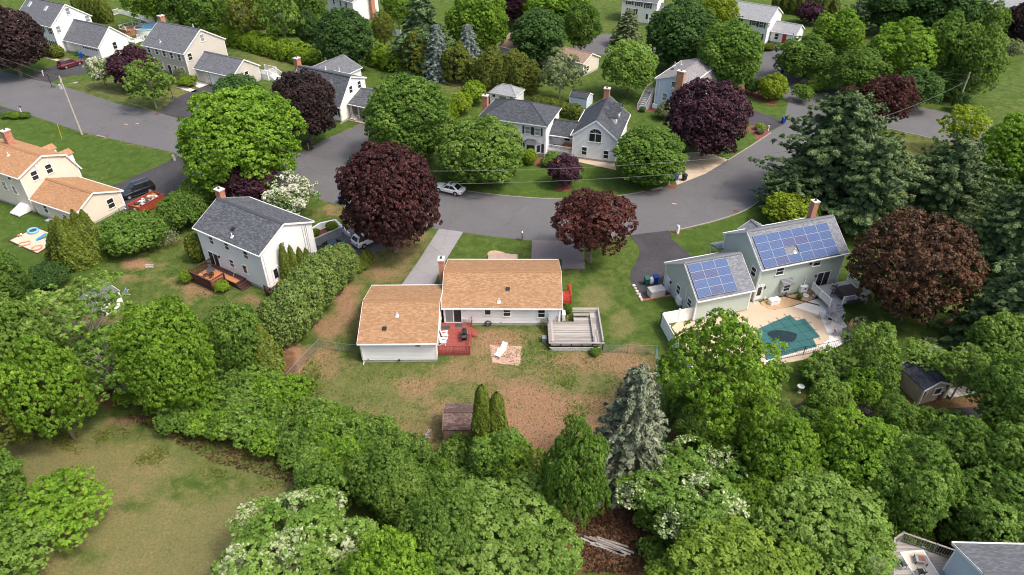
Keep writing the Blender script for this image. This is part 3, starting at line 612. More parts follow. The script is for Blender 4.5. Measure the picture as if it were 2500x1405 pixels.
def arbor_parts(Rb, Hh, n=3200, ls=.15, pw=.75, belly=.25, lump=.10):
    """tight upright column or cone of flat sprays, ground at z=0"""
    f = rng.random(n) ** 1.15 * .995; an = rng.uniform(0, 2*math.pi, n)
    prof = np.where(f < belly, .80 + .20 * np.sin(f / belly * math.pi / 2), np.maximum(0, (1 - ((f - belly) / (1 - belly))) ** pw))
    q_ = rng.uniform(0, 6.28, 6); lp = 1 + lump * np.cos(an * 4 + q_[0]) * np.cos(f * 9 + q_[1]) + lump * .8 * np.cos(an * 7 + q_[2]) * np.cos(f * 19 + q_[3]) + lump * .5 * np.cos(an * 11 + q_[4]) * np.cos(f * 31 + q_[5]) + rng.normal(0, .04, n)
    rr = Rb * prof * lp; P = np.stack([np.cos(an) * rr, np.sin(an) * rr, f * Hh + .05], 1)
    N = np.stack([np.cos(an), np.sin(an), .25 + .5 * f], 1) + rng.normal(0, .45, (n, 3)); T = np.stack([np.cos(an) * .3, np.sin(an) * .3, np.ones(n)], 1) + rng.normal(0, .3, (n, 3))
    t = .5 + rng.normal(0, .16, n) + .8 * (lp - 1); V1, t1 = leaf_cloud(P, N, ls * rng.uniform(.7, 1.4, n), t, 1.9, .1, T)
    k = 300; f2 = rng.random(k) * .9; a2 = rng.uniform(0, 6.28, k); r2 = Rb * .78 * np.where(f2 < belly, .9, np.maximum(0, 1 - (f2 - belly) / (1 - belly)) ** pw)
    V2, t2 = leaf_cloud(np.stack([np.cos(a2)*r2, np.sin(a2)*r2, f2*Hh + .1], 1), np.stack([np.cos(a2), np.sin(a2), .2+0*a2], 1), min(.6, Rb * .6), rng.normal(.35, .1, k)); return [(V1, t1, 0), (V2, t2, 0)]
def tubes_mesh(tubes, name='trunk', n=5):
    b = MB()
    for p, r in tubes: b.tube(p, r, n, False)
    return b.mesh(name)

# prototypes: (crown mesh centred, trunk mesh, R, V, trunk length)
PROTO = {}
def simple_limbs(R_, V_, tr, r0):
    base = -(V_ + tr); t = [([(0, 0, base), (.05, .03, base + tr * .6), (.0, .08, -V_ * .25), (.1, 0, V_ * .3)], [r0 * 1.25, r0, r0 * .7, r0 * .3])]
    for i in range(7):
        a = i * .9 + rng.uniform(-.3, .3); s = Vector((0, .03, base + tr * .8 + (V_ * .12) * i * .5)); e = Vector((math.cos(a) * R_ * .72, math.sin(a) * R_ * .72, rng.uniform(-.2, .45) * V_)); t.append(([s, s.lerp(e, .5) + Vector((0, 0, .25)), e], [r0 * .45, r0 * .28, r0 * .08]))
    return t
def proto(key, kind, R_, V_, tr, leafs, r0=.2, bark='bark', **kw):
    flowers = kw.pop('flowers', None); ffrac = kw.pop('ffrac', .3)
    if kind == 'dense':
        parts = crown_dense(R_, V_, **kw); tb = simple_limbs(R_, V_, tr, r0)
    elif kind == 'lobed': parts, tb = crown_lobed(R_, V_, tr=tr, r0=r0, **kw)
    elif kind == 'conifer':
        Hh = 2 * V_ + tr; parts, tb = conifer_parts(R_, Hh, **kw); tb.insert(0, ([(0, 0, 0), (0, 0, Hh * .5), (0, 0, Hh * .96)], [r0, r0 * .6, .02]))
        off = np.array([0, 0, -(V_ + tr)]); parts = [(V + off, t, i) for V, t, i in parts]; tb = [([Vector(p) + Vector(off) for p in q], r) for q, r in tb]
    elif kind == 'arbor':
        Hh = 2 * V_ + tr; parts = arbor_parts(R_, Hh, **kw); tb = [([(0, 0, 0), (0, 0, Hh * .8)], [r0, .02])]
        off = np.array([0, 0, -(V_ + tr)]); parts = [(V + off, t, i) for V, t, i in parts]; tb = [([Vector(p) + Vector(off) for p in q], r) for q, r in tb]
    mats = [LM[leafs]]
    if flowers:
        V, t, i = parts[0]; n = len(V) // 4; Q = V.reshape(n, 4, 3); up = (Q.mean(1)[:, 2] / V_ > -.3); cl = np.sin(Q.mean(1)[:, 0] * 1.7 + 1) + np.cos(Q.mean(1)[:, 1] * 1.9) + rng.normal(0, 1.0, n)
        sel = up & (cl > np.quantile(cl, 1 - ffrac)); T4 = t.reshape(n, 4)
        parts = [(Q[~sel].reshape(-1, 3), T4[~sel].ravel(), 0), (Q[sel].reshape(-1, 3), np.clip(T4[sel].ravel() + rng.normal(0, .15), 0, 1), 1)] + parts[1:]; mats.append(LM[flowers])
    PROTO[key] = dict(crown=cloud_mesh(key + '_crown', parts, mats), trunk=tubes_mesh(tb), R=R_, V=V_, tr=tr, leaf=leafs)
    PROTO[key]['trunk'].materials.append(M[bark]); return PROTO[key]
def plant_at(pk, x, y, R_, V_, tr, name, label, cat='tree', group=None, leafs=None, rot=None, parts=True, z=0.0, crown='crown'):
    p = PROTO[pk]; root = empty(name, (x, y, z), rng.uniform(0, 6.28) if rot is None else rot); tag(root, label, cat, group)
    sx = R_ / p['R']; sz = V_ / p['V']; me = p['crown']
    zc = V_ + tr
    c = link(crown, me, root)
    if leafs and leafs != p['leaf']: c.material_slots[0].link = 'OBJECT'; c.material_slots[0].material = LM[leafs]
    c.location = (0, 0, zc); c.scale = (sx, sx, sz)
    t = link('trunk' if cat == 'tree' else 'stem', p['trunk'], root); t.location = (0, 0, zc); hz = (V_ + tr) / (p['V'] + p['tr']); t.scale = (sx * .95, sx * .95, min(hz, sz * 1.0) if False else hz)
    return root
def from_box(x0, y0, x1, y1, clear):
    """crown box in the picture -> ground position, horizontal and vertical radius of the crown; the crown stands `clear` metres off the ground"""
    px, py = (x0 + x1) / 2, (y0 + y1) / 2; wp, hp = (x1 - x0) / 2, (y1 - y0) / 2; V_ = 3.0
    for _ in range(8):
        c = G(px, py, clear + V_); k = ppm(c); R_ = wp / k; al = math.atan2(CAMH - c.z, math.hypot(c.x, c.y))
        q = (hp / k) ** 2 - (R_ * math.sin(al)) ** 2; V_ = max(.45 * R_, math.sqrt(max(q, .01)) / math.cos(al)); V_ = min(V_, 2.2 * R_ if clear >= 0 else 9)
    return c.x, c.y, R_, V_
def tree(pk, box, clear, label, leafs=None, name='tree', group=None, cat='tree', grow=1.0):
    x, y, R_, V_ = from_box(*box, clear); return plant_at(pk, x, y, R_ * grow, V_ * grow, clear, name, label, cat, group, leafs)
def conif(pk, box, label, leafs=None, name='spruce_tree', group=None, cat='tree', wfac=1.0):
    """upright tree given by its outline: bottom of the foliage at the ground, top at the tip"""
    x0, y0, x1, y1 = box; px = (x0 + x1) / 2; p = PROTO[pk]
    R_ = 1.0
    for _ in range(8):
        b = G(px, y1); k = ppm(b); al = math.atan2(CAMH, math.hypot(b.x, b.y)); R_ = (x1 - x0) / 2 / k * wfac
        by = y1 - R_ * math.sin(al) * k * .7; b = G(px, by)
        d = ray(px, y0); t = b.y / d.y; ztop = CAMH + d.z * t
        x_ = b.x
    V_ = max(.6, ztop / 2); return plant_at(pk, x_, b.y, R_, V_, 0.0, name, label, cat, group, leafs)

proto('maple1', 'lobed', 5.0, 4.2, 1.4, 'green', .26, nl=62, lr=(.16, .28), cr=.36, m=36, ls=.145, inner=.78, zlo=-.93, var=.10)
proto('maple2', 'lobed', 4.8, 4.6, 1.4, 'green', .26, nl=84, lr=(.14, .23), cr=.34, m=34, ls=.14, inner=.82, zlo=-.96, var=.07)
proto('maple3', 'lobed', 4.8, 4.0, 1.4, 'purple', .24, nl=69, lr=(.14, .25), cr=.34, m=34, ls=.145, inner=.79, zlo=-.93, var=.09, fill=700)
proto('maple4', 'lobed', 4.6, 4.0, 1.4, 'copper', .24, nl=48, lr=(.17, .31), cr=.36, m=32, ls=.15, inner=.68, zlo=-.88, fill=400, keep=.85)
proto('rusty', 'lobed', 5.2, 4.4, 1.2, 'rust', .26, 'bark_pale', nl=96, lr=(.11, .2), cr=.32, m=26, ls=.15, inner=.82, zlo=-.95, var=.06, fill=150, keep=.62)
proto('round1', 'lobed', 3.6, 3.2, 1.0, 'light', .16, nl=64, lr=(.15, .25), cr=.28, m=32, ls=.115, inner=.82, zlo=-.95, var=.08)
proto('round2', 'lobed', 3.2, 3.3, .8, 'dark', .15, nl=76, lr=(.13, .22), cr=.26, m=32, ls=.11, inner=.84, zlo=-.97, var=.06)
proto('small1', 'lobed', 1.9, 1.5, .5, 'plum', .09, nl=34, lr=(.18, .30), cr=.19, m=24, ls=.10, inner=.76, fill=500, var=.10, zlo=-.85)
proto('shrub1', 'dense', .9, .75, .05, 'privet', .04, cr=.15, m=30, ls=.08, amp=.10, nl=14, zmin=-.75, gaps=0)
proto('shrub2', 'lobed', 1.4, .9, .05, 'privet', .05, nl=26, lr=(.22, .34), cr=.18, m=24, ls=.10, inner=.68, fill=300, zlo=-.4)
proto('mound', 'lobed', 3.6, 1.7, .05, 'privet', .08, nl=80, lr=(.12, .18), cr=.25, m=24, ls=.13, inner=.85, zlo=-.3, var=.06)
proto('airy1', 'lobed', 4.2, 4.4, 1.6, 'bright', .15, 'bark_pale', nl=46, lr=(.13, .22), cr=.36, m=17, ls=.18, inner=.68, keep=.32, fill=0, asp=1.8)
proto('airy2', 'lobed', 4.0, 3.4, 1.6, 'light', .13, 'bark_pale', nl=40, lr=(.14, .24), cr=.34, m=20, ls=.17, inner=.70, keep=.5, fill=60, asp=1.8)
proto('leafy1', 'lobed', 5.0, 4.6, 1.2, 'green', .18, nl=44, lr=(.13, .32), cr=.34, m=34, ls=.135, inner=.72, keep=.8, fill=400, zlo=-.8, var=.13, asp=1.7)
proto('leafy2', 'lobed', 5.0, 4.2, 1.2, 'light', .18, nl=58, lr=(.11, .26), cr=.32, m=32, ls=.125, inner=.74, keep=.8, fill=400, zlo=-.8, var=.13, asp=1.7)
proto('leafy3', 'lobed', 5.2, 3.8, 1.2, 'bright', .18, nl=30, lr=(.13, .36), cr=.34, m=34, ls=.14, inner=.68, keep=.72, fill=300, zlo=-.75, asp=1.7)
proto('airy3', 'lobed', 5.0, 4.8, 1.2, 'bright', .16, nl=60, lr=(.10, .22), cr=.34, m=26, ls=.14, inner=.70, keep=.50, fill=120, asp=1.8)
proto('bush1', 'lobed', 2.3, 1.5, .1, 'green', .06, nl=20, lr=(.22, .36), cr=.30, m=24, ls=.13, inner=.66, keep=.74, fill=120, asp=1.8, zlo=-.3)
proto('bush2', 'lobed', 2.1, 1.3, .1, 'bright', .06, nl=24, lr=(.18, .32), cr=.27, m=24, ls=.12, inner=.70, keep=.72, fill=120, asp=1.8, zlo=-.3)
proto('bush3', 'lobed', 2.0, 1.6, .1, 'dark', .06, nl=22, lr=(.18, .34), cr=.28, m=24, ls=.125, inner=.70, keep=.76, fill=120, asp=1.8, zlo=-.3)
proto('flower1', 'lobed', 5.4, 4.6, 1.2, 'light', .18, nl=46, lr=(.11, .28), cr=.34, m=32, ls=.135, inner=.70, keep=.78, fill=300, asp=1.8, flowers='cream', ffrac=.18)
proto('flower2', 'lobed', 4.8, 4.0, 1.2, 'green', .18, nl=46, lr=(.12, .28), cr=.34, m=32, ls=.135, inner=.70, keep=.78, fill=300, asp=1.7, flowers='cream', ffrac=.14)
proto('dogwood', 'lobed', 2.6, 2.0, .8, 'privet', .09, nl=40, lr=(.13, .22), cr=.22, m=20, ls=.12, inner=.74, keep=.6, fill=120, flowers='blossom', ffrac=.62)
proto('spruce1', 'conifer', 3.0, 5.6, .0, 'spruce', .2, whorl=.42, droop=.20, cr=.32, m=17, ls=.28, irregular=.14, pointy=.62, dens=1.2)
proto('spruce2', 'conifer', 1.9, 4.2, .0, 'bluespruce', .16, whorl=.38, droop=.25, cr=.26, m=15, ls=.23, irregular=.08, pointy=.6)
proto('fir1', 'conifer', 3.2, 6.0, .0, 'fir', .22, whorl=.55, droop=.40, cr=.40, m=16, ls=.36, irregular=.14, pointy=.75)
proto('pine1', 'conifer', 5.4, 6.8, .0, 'pine', .3, whorl=.62, droop=.05, cr=.50, m=24, ls=.34, asp=2.8, irregular=.22, pointy=.55, upturn=.12, lo=.08, dens=1.5)
proto('pine2', 'conifer', 4.6, 6.0, .0, 'pine', .3, whorl=.62, droop=.04, cr=.50, m=24, ls=.34, asp=2.8, irregular=.26, pointy=.50, upturn=.14, lo=.10, dens=1.4)
proto('arb1', 'arbor', .75, 2.2, .0, 'arbor', .06, n=4200, ls=.11, pw=.72, belly=.3)
proto('arb2', 'arbor', .8, 2.6, .0, 'arbor', .06, n=7000, ls=.10, pw=.42, belly=.45, lump=.09)
proto('arb3', 'lobed', 1.5, 2.0, .0, 'arborg', .08, nl=110, lr=(.13, .21), cr=.15, m=22, ls=.085, inner=.84, fill=700, zlo=-.97, var=.05)
proto('twiggy', 'lobed', 1.6, 1.5, .1, 'sagey', .05, 'bark_pale', nl=40, lr=(.12, .22), cr=.22, m=7, ls=.12, inner=.7, keep=.35, fill=0)
print('veg protos done')

def hedge(px_path, width, height, leafs, label, name='hedge', cr=.34, m=26, ls=.15, cat='hedge', group=None, wavy=.12):
    P = [G(x, y) for x, y in px_path]; L = sum((P[i+1] - P[i]).length for i in range(len(P)-1)); c0 = P[0]
    per = width + 2 * height; K = int(L * per / (cr * cr * 1.15)); cum = [0]
    for i in range(len(P)-1): cum.append(cum[-1] + (P[i+1] - P[i]).length)
    C = []; D = []
    ph = rng.uniform(0, 6, 6)
    for k in range(K):
        s = rng.random() * L; i = max(j for j in range(len(P)-1) if cum[j] <= s + 1e-9); f = (s - cum[i]) / max(cum[i+1] - cum[i], 1e-6)
        p = P[i].lerp(P[i+1], f); d = (P[i+1] - P[i]).normalized(); nn = Vector((-d.y, d.x, 0)); q = rng.uniform(-1, 1) * per / 2
        hh = height * (1 + wavy * math.sin(s * 1.3 + ph[0]) + wavy * .6 * math.sin(s * 3.1 + ph[1])); ww = width * (1 + wavy * .8 * math.sin(s * 1.9 + ph[2]))
        th = rng.uniform(0, math.pi); e = .62; cx = math.copysign(abs(math.cos(th)) ** e, math.cos(th)); sz = abs(math.sin(th)) ** e
        end = min(s, L - s) / (width * .5); sh = min(1, math.sqrt(max(.02, min(1, end))))
        C.append((p.x + nn.x * cx * ww / 2 * sh - c0.x, p.y + nn.y * cx * ww / 2 * sh - c0.y, max(.12, sz * (hh - cr * .4) * (.5 + .5 * sh)))); v = Vector((nn.x * cx, nn.y * cx, sz * 1.1)).normalized(); D.append(tuple(v))
    C = np.array(C); D = np.array(D); P_, N_, t = clump_leaves(C, D, cr * rng.uniform(.7, 1.25, K), m, ls)
    V1, t1 = leaf_cloud(P_, N_, ls * rng.uniform(.7, 1.3, len(P_)), t)
    k2 = int(L * 14); s2 = rng.random(k2) * L; Q = []
    for s in s2:
        i = max(j for j in range(len(P)-1) if cum[j] <= s + 1e-9); f = (s - cum[i]) / max(cum[i+1] - cum[i], 1e-6); p = P[i].lerp(P[i+1], f); Q.append((p.x - c0.x + rng.uniform(-.35, .35) * width, p.y - c0.y + rng.uniform(-.3, .3) * width, rng.uniform(.1, .75) * height))
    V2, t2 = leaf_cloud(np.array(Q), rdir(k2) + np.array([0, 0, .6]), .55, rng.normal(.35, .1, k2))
    root = empty(name, c0); tag(root, label, cat, group); link('foliage', cloud_mesh(name, [(V1, t1, 0), (V2, t2, 0)], [LM[leafs]]), root)
    b = MB()
    for k in range(max(3, int(L / 1.2))):
        s = (k + .5) / max(3, int(L / 1.2)) * L; i = max(j for j in range(len(P)-1) if cum[j] <= s + 1e-9); f = (s - cum[i]) / max(cum[i+1] - cum[i], 1e-6); p = P[i].lerp(P[i+1], f) - c0
        b.tube([(p.x, p.y, 0), (p.x + .1, p.y, height * .6)], [.05, .02], 5)
    b.build('stems', M['bark'], root); return root

# ------------------------------------------------------------------ houses
def house_root(name, label, c, yaw, cat='house', group=None):
    r = empty(name, (c[0], c[1], 0), R(yaw)); tag(r, label, cat, group); return r
class Wing:
    """one roofed block of a building. Local frame: u along the ridge, v across (near side negative), z up."""
    def __init__(s, root, c, yaw, L, prof, siding, roof, o=.32, og=.22, found=.35, course=.2, walls='nflr', roof_name='roof', floor_z=0.0, gutter=True, lap=.022, trim='white', seg=None):
        s.root = root; rl = root.location; ry = root.rotation_euler.z; d = Vector((c[0] - rl.x, c[1] - rl.y)); ca, sa = math.cos(-ry), math.sin(-ry)
        s.oc = Vector((ca * d.x - sa * d.y, sa * d.x + ca * d.y, 0)); s.ry = R(yaw) - ry; s.yaw = R(yaw); s.c = Vector((c[0], c[1], 0))
        s.L = L; s.prof = prof; s.o = o; s.og = og; s.vn = prof[0][0] + o; s.vf = prof[-1][0] - o; s.hu = L / 2 - og; s.siding = siding; s.trim = M[trim]; s.found = found
        s.t = .14
        b = MB()
        for f in walls: s.wall(b, f, found, course, lap)
        b.build('wall', siding, root)
        if found > .02:
            b = MB(); e = .03
            q = [s.P(-s.hu + e, s.vn + e, 0), s.P(s.hu - e, s.vn + e, 0), s.P(s.hu - e, s.vf - e, 0), s.P(-s.hu + e, s.vf - e, 0)]
            b.prism([(p.x, p.y) for p in q], 0, found + .05).build('foundation', M['concrete'], root)
        for su in (-1, 1):
            for v in (s.vn, s.vf):
                h = s.rz(v) - .16; sv = -1 if v == s.vn else 1
                MB().obox(s.P(su * (s.hu - .03), v + sv * -.03, (found + h) / 2), s.U * .07, s.W * .07, Vector((0, 0, (h - found) / 2))).build('corner_board', s.trim, root)
        if roof is None: return
        for i in range(len(prof) - 1): s.slope(i, roof, roof_name)
        i = max(range(len(prof)), key=lambda k: prof[k][1])
        if 0 < i < len(prof) - 1:
            b = MB(); z = prof[i][1] + .03
            b.obox(s.P(0, prof[i][0] - .10, z - .03), s.U * L / 2, s.W * .12 + Vector((0, 0, .05)), Vector((0, 0, .012))).obox(s.P(0, prof[i][0] + .10, z - .03), s.U * L / 2, s.W * .12 - Vector((0, 0, .05)), Vector((0, 0, .012)))
            b.build('ridge_cap', roof, root)
        # rake boards and gutters
        for su in (-1, 1):
            b = MB()
            for i in range(len(prof) - 1):
                (v0, z0), (v1, z1) = prof[i], prof[i + 1]; b.bar(s.P(su * (L / 2 + .015), v0, z0 - .1), s.P(su * (L / 2 + .015), v1, z1 - .1), .03, .22)
            b.build('rake_trim', s.trim, root)
        if gutter:
            for v, z, sg in ((prof[0][0], prof[0][1], -1), (prof[-1][0], prof[-1][1], 1)):
                MB().obox(s.P(0, v + sg * .07, z - .08), s.U * (L / 2), s.W * .06, Vector((0, 0, .06))).build('gutter', s.trim, root)
    @property
    def U(s): return Vector((math.cos(s.ry), math.sin(s.ry), 0))
    @property
    def W(s): return Vector((-math.sin(s.ry), math.cos(s.ry), 0))
    def P(s, u, v, z): return s.oc + s.U * u + s.W * v + Vector((0, 0, z))
    def rz(s, v):
        p = s.prof
        for i in range(len(p) - 1):
            if p[i][0] - 1e-6 <= v <= p[i+1][0] + 1e-6: return p[i][1] + (p[i+1][1] - p[i][1]) * (v - p[i][0]) / max(p[i+1][0] - p[i][0], 1e-6)
        return p[0][1] if v < p[0][0] else p[-1][1]
    def vlim(s, z):
        pts = [(v, s.rz(v) - .1) for v in np.linspace(s.vn, s.vf, 81)]; ok = [v for v, h in pts if h >= z - 1e-6]
        return (min(ok), max(ok)) if ok else None
    def wall(s, b, f, z0, c, lap):
        if f in 'nf':
            v = s.vn if f == 'n' else s.vf; sg = -1 if f == 'n' else 1; top = s.rz(v) - .08; z = z0
            while z < top - .02:
                z1 = min(z + c, top)
                for uu in ((-s.hu, s.hu),):
                    a = s.P(uu[0], v + sg * lap, z); d = s.P(uu[1], v + sg * lap, z); e = s.P(uu[1], v, z1); g = s.P(uu[0], v, z1); h1 = s.P(uu[0], v, z); h2 = s.P(uu[1], v, z)
                    b.add([a, d, e, g, h1, h2], [(0, 1, 2, 3), (0, 4, 5, 1)] if f == 'n' else [(3, 2, 1, 0), (1, 5, 4, 0)])
                z = z1
        else:
            u = -s.hu if f == 'l' else s.hu; sg = -1 if f == 'l' else 1; z = z0; top = max(h for v, h in s.prof) - .1
            while z < top - .02:
                z1 = min(z + c, top); l0 = s.vlim(z); l1 = s.vlim(z1)
                if l0 is None: break
                if l1 is None: l1 = ((l0[0] + l0[1]) / 2,) * 2
                a = s.P(u + sg * lap, l0[0], z); d = s.P(u + sg * lap, l0[1], z); e = s.P(u, l1[1], z1); g = s.P(u, l1[0], z1); h1 = s.P(u, l0[0], z); h2 = s.P(u, l0[1], z)
                b.add([a, d, e, g, h1, h2], [(3, 2, 1, 0), (1, 5, 4, 0)] if f == 'l' else [(0, 1, 2, 3), (0, 4, 5, 1)])
                z = z1
    def slope(s, i, roof, name, u0=None, u1=None):
        (v0, z0), (v1, z1) = s.prof[i], s.prof[i + 1]; L = s.L / 2; u0 = -L if u0 is None else u0; u1 = L if u1 is None else u1
        d = Vector((v1 - v0, z1 - z0)); sl = d.length; n = Vector((-d.y, d.x)) / sl; t = s.t
        A = [s.P(u0, v0, z0), s.P(u1, v0, z0), s.P(u1, v1, z1), s.P(u0, v1, z1)]; Bm = [p - (s.W * n.x + Vector((0, 0, n.y))) * t for p in A]
        b = MB().add(A + Bm, [(0, 1, 2, 3), (7, 6, 5, 4), (0, 4, 5, 1), (1, 5, 6, 2), (2, 6, 7, 3), (3, 7, 4, 0)])
        uv = {0: (u0, 0), 1: (u1, 0), 2: (u1, sl), 3: (u0, sl)}; b.uv = [uv[k % 4] for f in b.f for k in f]
        o = b.build(name, roof, s.root); return o
    # faces ------------------------------------------------------------
    def face(s, f):
        """origin point (root frame), horizontal axis, outward normal"""
        if f == 'n': return s.P(0, s.vn, 0), s.U, -s.W
        if f == 'f': return s.P(0, s.vf, 0), -s.U, s.W
        if f == 'l': return s.P(-s.hu, 0, 0), -s.W, -s.U
        return s.P(s.hu, 0, 0), s.W, s.U
    def toworld(s, p): return s.root.matrix_basis @ p if False else Matrix.Translation(s.root.location) @ Matrix.Rotation(s.root.rotation_euler.z, 4, 'Z') @ p
    def tolocal(s, p): return Matrix.Rotation(-s.root.rotation_euler.z, 4, 'Z') @ (p - s.root.location)
    def on_face(s, f, px, py):
        p0, a, n = s.face(f); rot = Matrix.Rotation(s.root.rotation_euler.z, 3, 'Z'); h = s.tolocal(hit_plane(px, py, s.toworld(p0), rot @ n)); d = h - p0
        return d.dot(a), h.z
    def on_slope(s, i, px, py):
        (v0, z0), (v1, z1) = s.prof[i], s.prof[i + 1]; d = Vector((v1 - v0, z1 - z0)).normalized(); nl = s.W * -d.y + Vector((0, 0, d.x)); rot = Matrix.Rotation(s.root.rotation_euler.z, 3, 'Z')
        h = s.tolocal(hit_plane(px, py, s.toworld(s.P(0, v0, z0)), rot @ nl)); r = h - s.P(0, v0, z0); sd = s.W * d.x + Vector((0, 0, d.y))
        return r.dot(s.U), r.dot(sd), sd, nl
    def window(s, f, px, py, w=.85, h=1.25, kind='double', shutters=None, glass='glass', sw=.38, uz=None, name=None, sill=True):
        u, z = s.on_face(f, px, py) if uz is None else uz
        p0, a, n = s.face(f); Z = Vector((0, 0, 1))
        def q(x, y, d): return p0 + a * x + Z * y + n * d
        fr = .09; b = MB(); D = .055
        def bx(x0, x1, y0, y1, d0, d1, mb):
            mb.obox(q((x0+x1)/2, (y0+y1)/2, (d0+d1)/2), a * (x1-x0)/2, Z * (y1-y0)/2, n * (d1-d0)/2)
        bx(u-w/2-fr, u-w/2, z-h/2-fr, z+h/2+fr, 0, D+.02, b); bx(u+w/2, u+w/2+fr, z-h/2-fr, z+h/2+fr, 0, D+.02, b); bx(u-w/2, u+w/2, z+h/2, z+h/2+fr, 0, D+.02, b)
        if sill: bx(u-w/2-fr-.03, u+w/2+fr+.03, z-h/2-fr, z-h/2, 0, D+.06, b)
        else: bx(u-w/2, u+w/2, z-h/2-.05, z-h/2, 0, D+.02, b)
        if kind == 'double': bx(u-w/2, u+w/2, z-.03, z+.03, 0, D+.005, b)
        if kind == 'slider': bx(u-.045, u+.045, z-h/2, z+h/2, 0, D+.005, b)
        if kind == 'triple': bx(u-w/6-.05, u-w/6+.05, z-h/2, z+h/2, 0, D+.005, b); bx(u+w/6-.05, u+w/6+.05, z-h/2, z+h/2, 0, D+.005, b)
        if kind == 'grid':
            bx(u-w/2, u+w/2, z-.03, z+.03, 0, D+.005, b); bx(u-.012, u+.012, z-h/2, z+h/2, 0, D-.005, b); bx(u-w/2, u+w/2, z+h/4-.012, z+h/4+.012, 0, D-.005, b); bx(u-w/2, u+w/2, z-h/4-.012, z-h/4+.012, 0, D-.005, b)
        wo = b.build(name or ('sliding_door' if kind == 'slider' else 'window'), s.trim, s.root)
        spans = {'double': [(0, 1, 0, .5), (0, 1, .5, 1)], 'grid': [(0, 1, 0, .5), (0, 1, .5, 1)], 'slider': [(0, .5, 0, 1), (.5, 1, 0, 1)], 'triple': [(0, .333, 0, 1), (.333, .667, 0, 1), (.667, 1, 0, 1)]}.get(kind, [(0, 1, 0, 1)])
        for k, (xa, xb, ya, yb) in enumerate(spans):
            g = glass[k % len(glass)] if isinstance(glass, (list, tuple)) else glass
            m = MB(); bx(u - w/2 + w*xa, u - w/2 + w*xb, z - h/2 + h*ya, z - h/2 + h*yb, 0.0, .03 - .004*k, m); m.build('pane', M[g], wo)
        if shutters:
            for sg in (-1, 1):
                m = MB(); x0 = u + sg * (w/2 + fr + .02); x1 = x0 + sg * sw; bx(min(x0, x1), max(x0, x1), z-h/2-fr, z+h/2+fr, 0, .05, m); m.build('shutter', M[shutters], wo)
        return wo
    def door(s, f, px, py, w=.92, h=2.05, col='white', lite=False, uz=None, name='door', knob=True):
        u, z = s.on_face(f, px, py) if uz is None else uz
        p0, a, n = s.face(f); Z = Vector((0, 0, 1))
        def bx(x0, x1, y0, y1, d0, d1, mb): mb.obox(p0 + a*(x0+x1)/2 + Z*(y0+y1)/2 + n*(d0+d1)/2, a*(x1-x0)/2, Z*(y1-y0)/2, n*(d1-d0)/2)
        b = MB(); bx(u-w/2-.1, u-w/2, z-h/2, z+h/2+.1, 0, .08, b); bx(u+w/2, u+w/2+.1, z-h/2, z+h/2+.1, 0, .08, b); bx(u-w/2, u+w/2, z+h/2, z+h/2+.1, 0, .08, b)
        do = b.build(name, s.trim, s.root); b = MB(); bx(u-w/2, u+w/2, z-h/2, z+h/2, 0, .05, b); b.build('door_leaf', M[col], do)
        if lite: b = MB(); bx(u-w*.32, u+w*.32, z-h*.22, z+h*.40, .05, .058, b); b.build('pane', M['glass'], do)
        if knob: b = MB(); bx(u+w*.36, u+w*.42, z-.08, z-.02, .05, .11, b); b.build('door_handle', M['steel'], do)
        return do
    def garage_door(s, f, u, w=2.5, h=2.15, z0=.1, rows=4, lites=False):
        p0, a, n = s.face(f); Z = Vector((0, 0, 1))
        def bx(x0, x1, y0, y1, d0, d1, mb): mb.obox(p0 + a*(x0+x1)/2 + Z*(y0+y1)/2 + n*(d0+d1)/2, a*(x1-x0)/2, Z*(y1-y0)/2, n*(d1-d0)/2)
        b = MB(); bx(u-w/2-.12, u-w/2, z0, z0+h+.12, 0, .09, b); bx(u+w/2, u+w/2+.12, z0, z0+h+.12, 0, .09, b); bx(u-w/2, u+w/2, z0+h, z0+h+.12, 0, .09, b)
        do = b.build('garage_door', s.trim, s.root)
        for k in range(rows):
            y0 = z0 + h*k/rows; b = MB(); bx(u-w/2, u+w/2, y0 + .008, y0 + h/rows - .008, 0, .045, b); b.build('door_panel', M['white'], do)
        if lites:
            for k in range(lites): b = MB(); x = u - w/2 + w*(k+.5)/lites; bx(x-w/lites*.36, x+w/lites*.36, z0+h*.80, z0+h*.95, .045, .053, b); b.build('pane', M['glass'], do)
    def roof_vent(s, i, px, py):
        u, d, sd, nl = s.on_slope(i, px, py); (v0, z0) = s.prof[i]; p = s.P(u, v0, z0) + sd * d
        MB().obox(p + nl * .06, s.U * .2, sd * .2, nl * .06).obox(p + nl * .13 - sd * .04, s.U * .23, sd * .22, nl * .012).build('roof_vent', M['black'], s.root)
    def vent_pipe(s, i, px, py, h=.55, col='white'):
        u, d, sd, nl = s.on_slope(i, px, py); (v0, z0) = s.prof[i]; p = s.P(u, v0, z0) + sd * d
        o = MB().tube([p - Vector((0, 0, .1)), p + Vector((0, 0, h))], .055, 8).build('vent_pipe', M[col], s.root)
        MB().obox(p + nl * .02, s.U * .17, sd * .2, nl * .015).build('flashing', M['white'], o)
    def chimney(s, u, v, wx, wy, z0, z1, brick='brick', cap='cap', flues=1, steps=True):
        b = MB().obox(s.P(u, v, (z0 + z1) / 2), s.U * wx / 2, s.W * wy / 2, Vector((0, 0, (z1 - z0) / 2)))
        if steps: b.obox(s.P(u, v, z1 - .12), s.U * (wx / 2 + .04), s.W * (wy / 2 + .04), Vector((0, 0, .10)))
        c = b.build('chimney', M[brick], s.root)
        k = MB().obox(s.P(u, v, z1 + .05), s.U * (wx / 2 + .09), s.W * (wy / 2 + .09), Vector((0, 0, .05))).build('chimney_cap', M[cap], c)
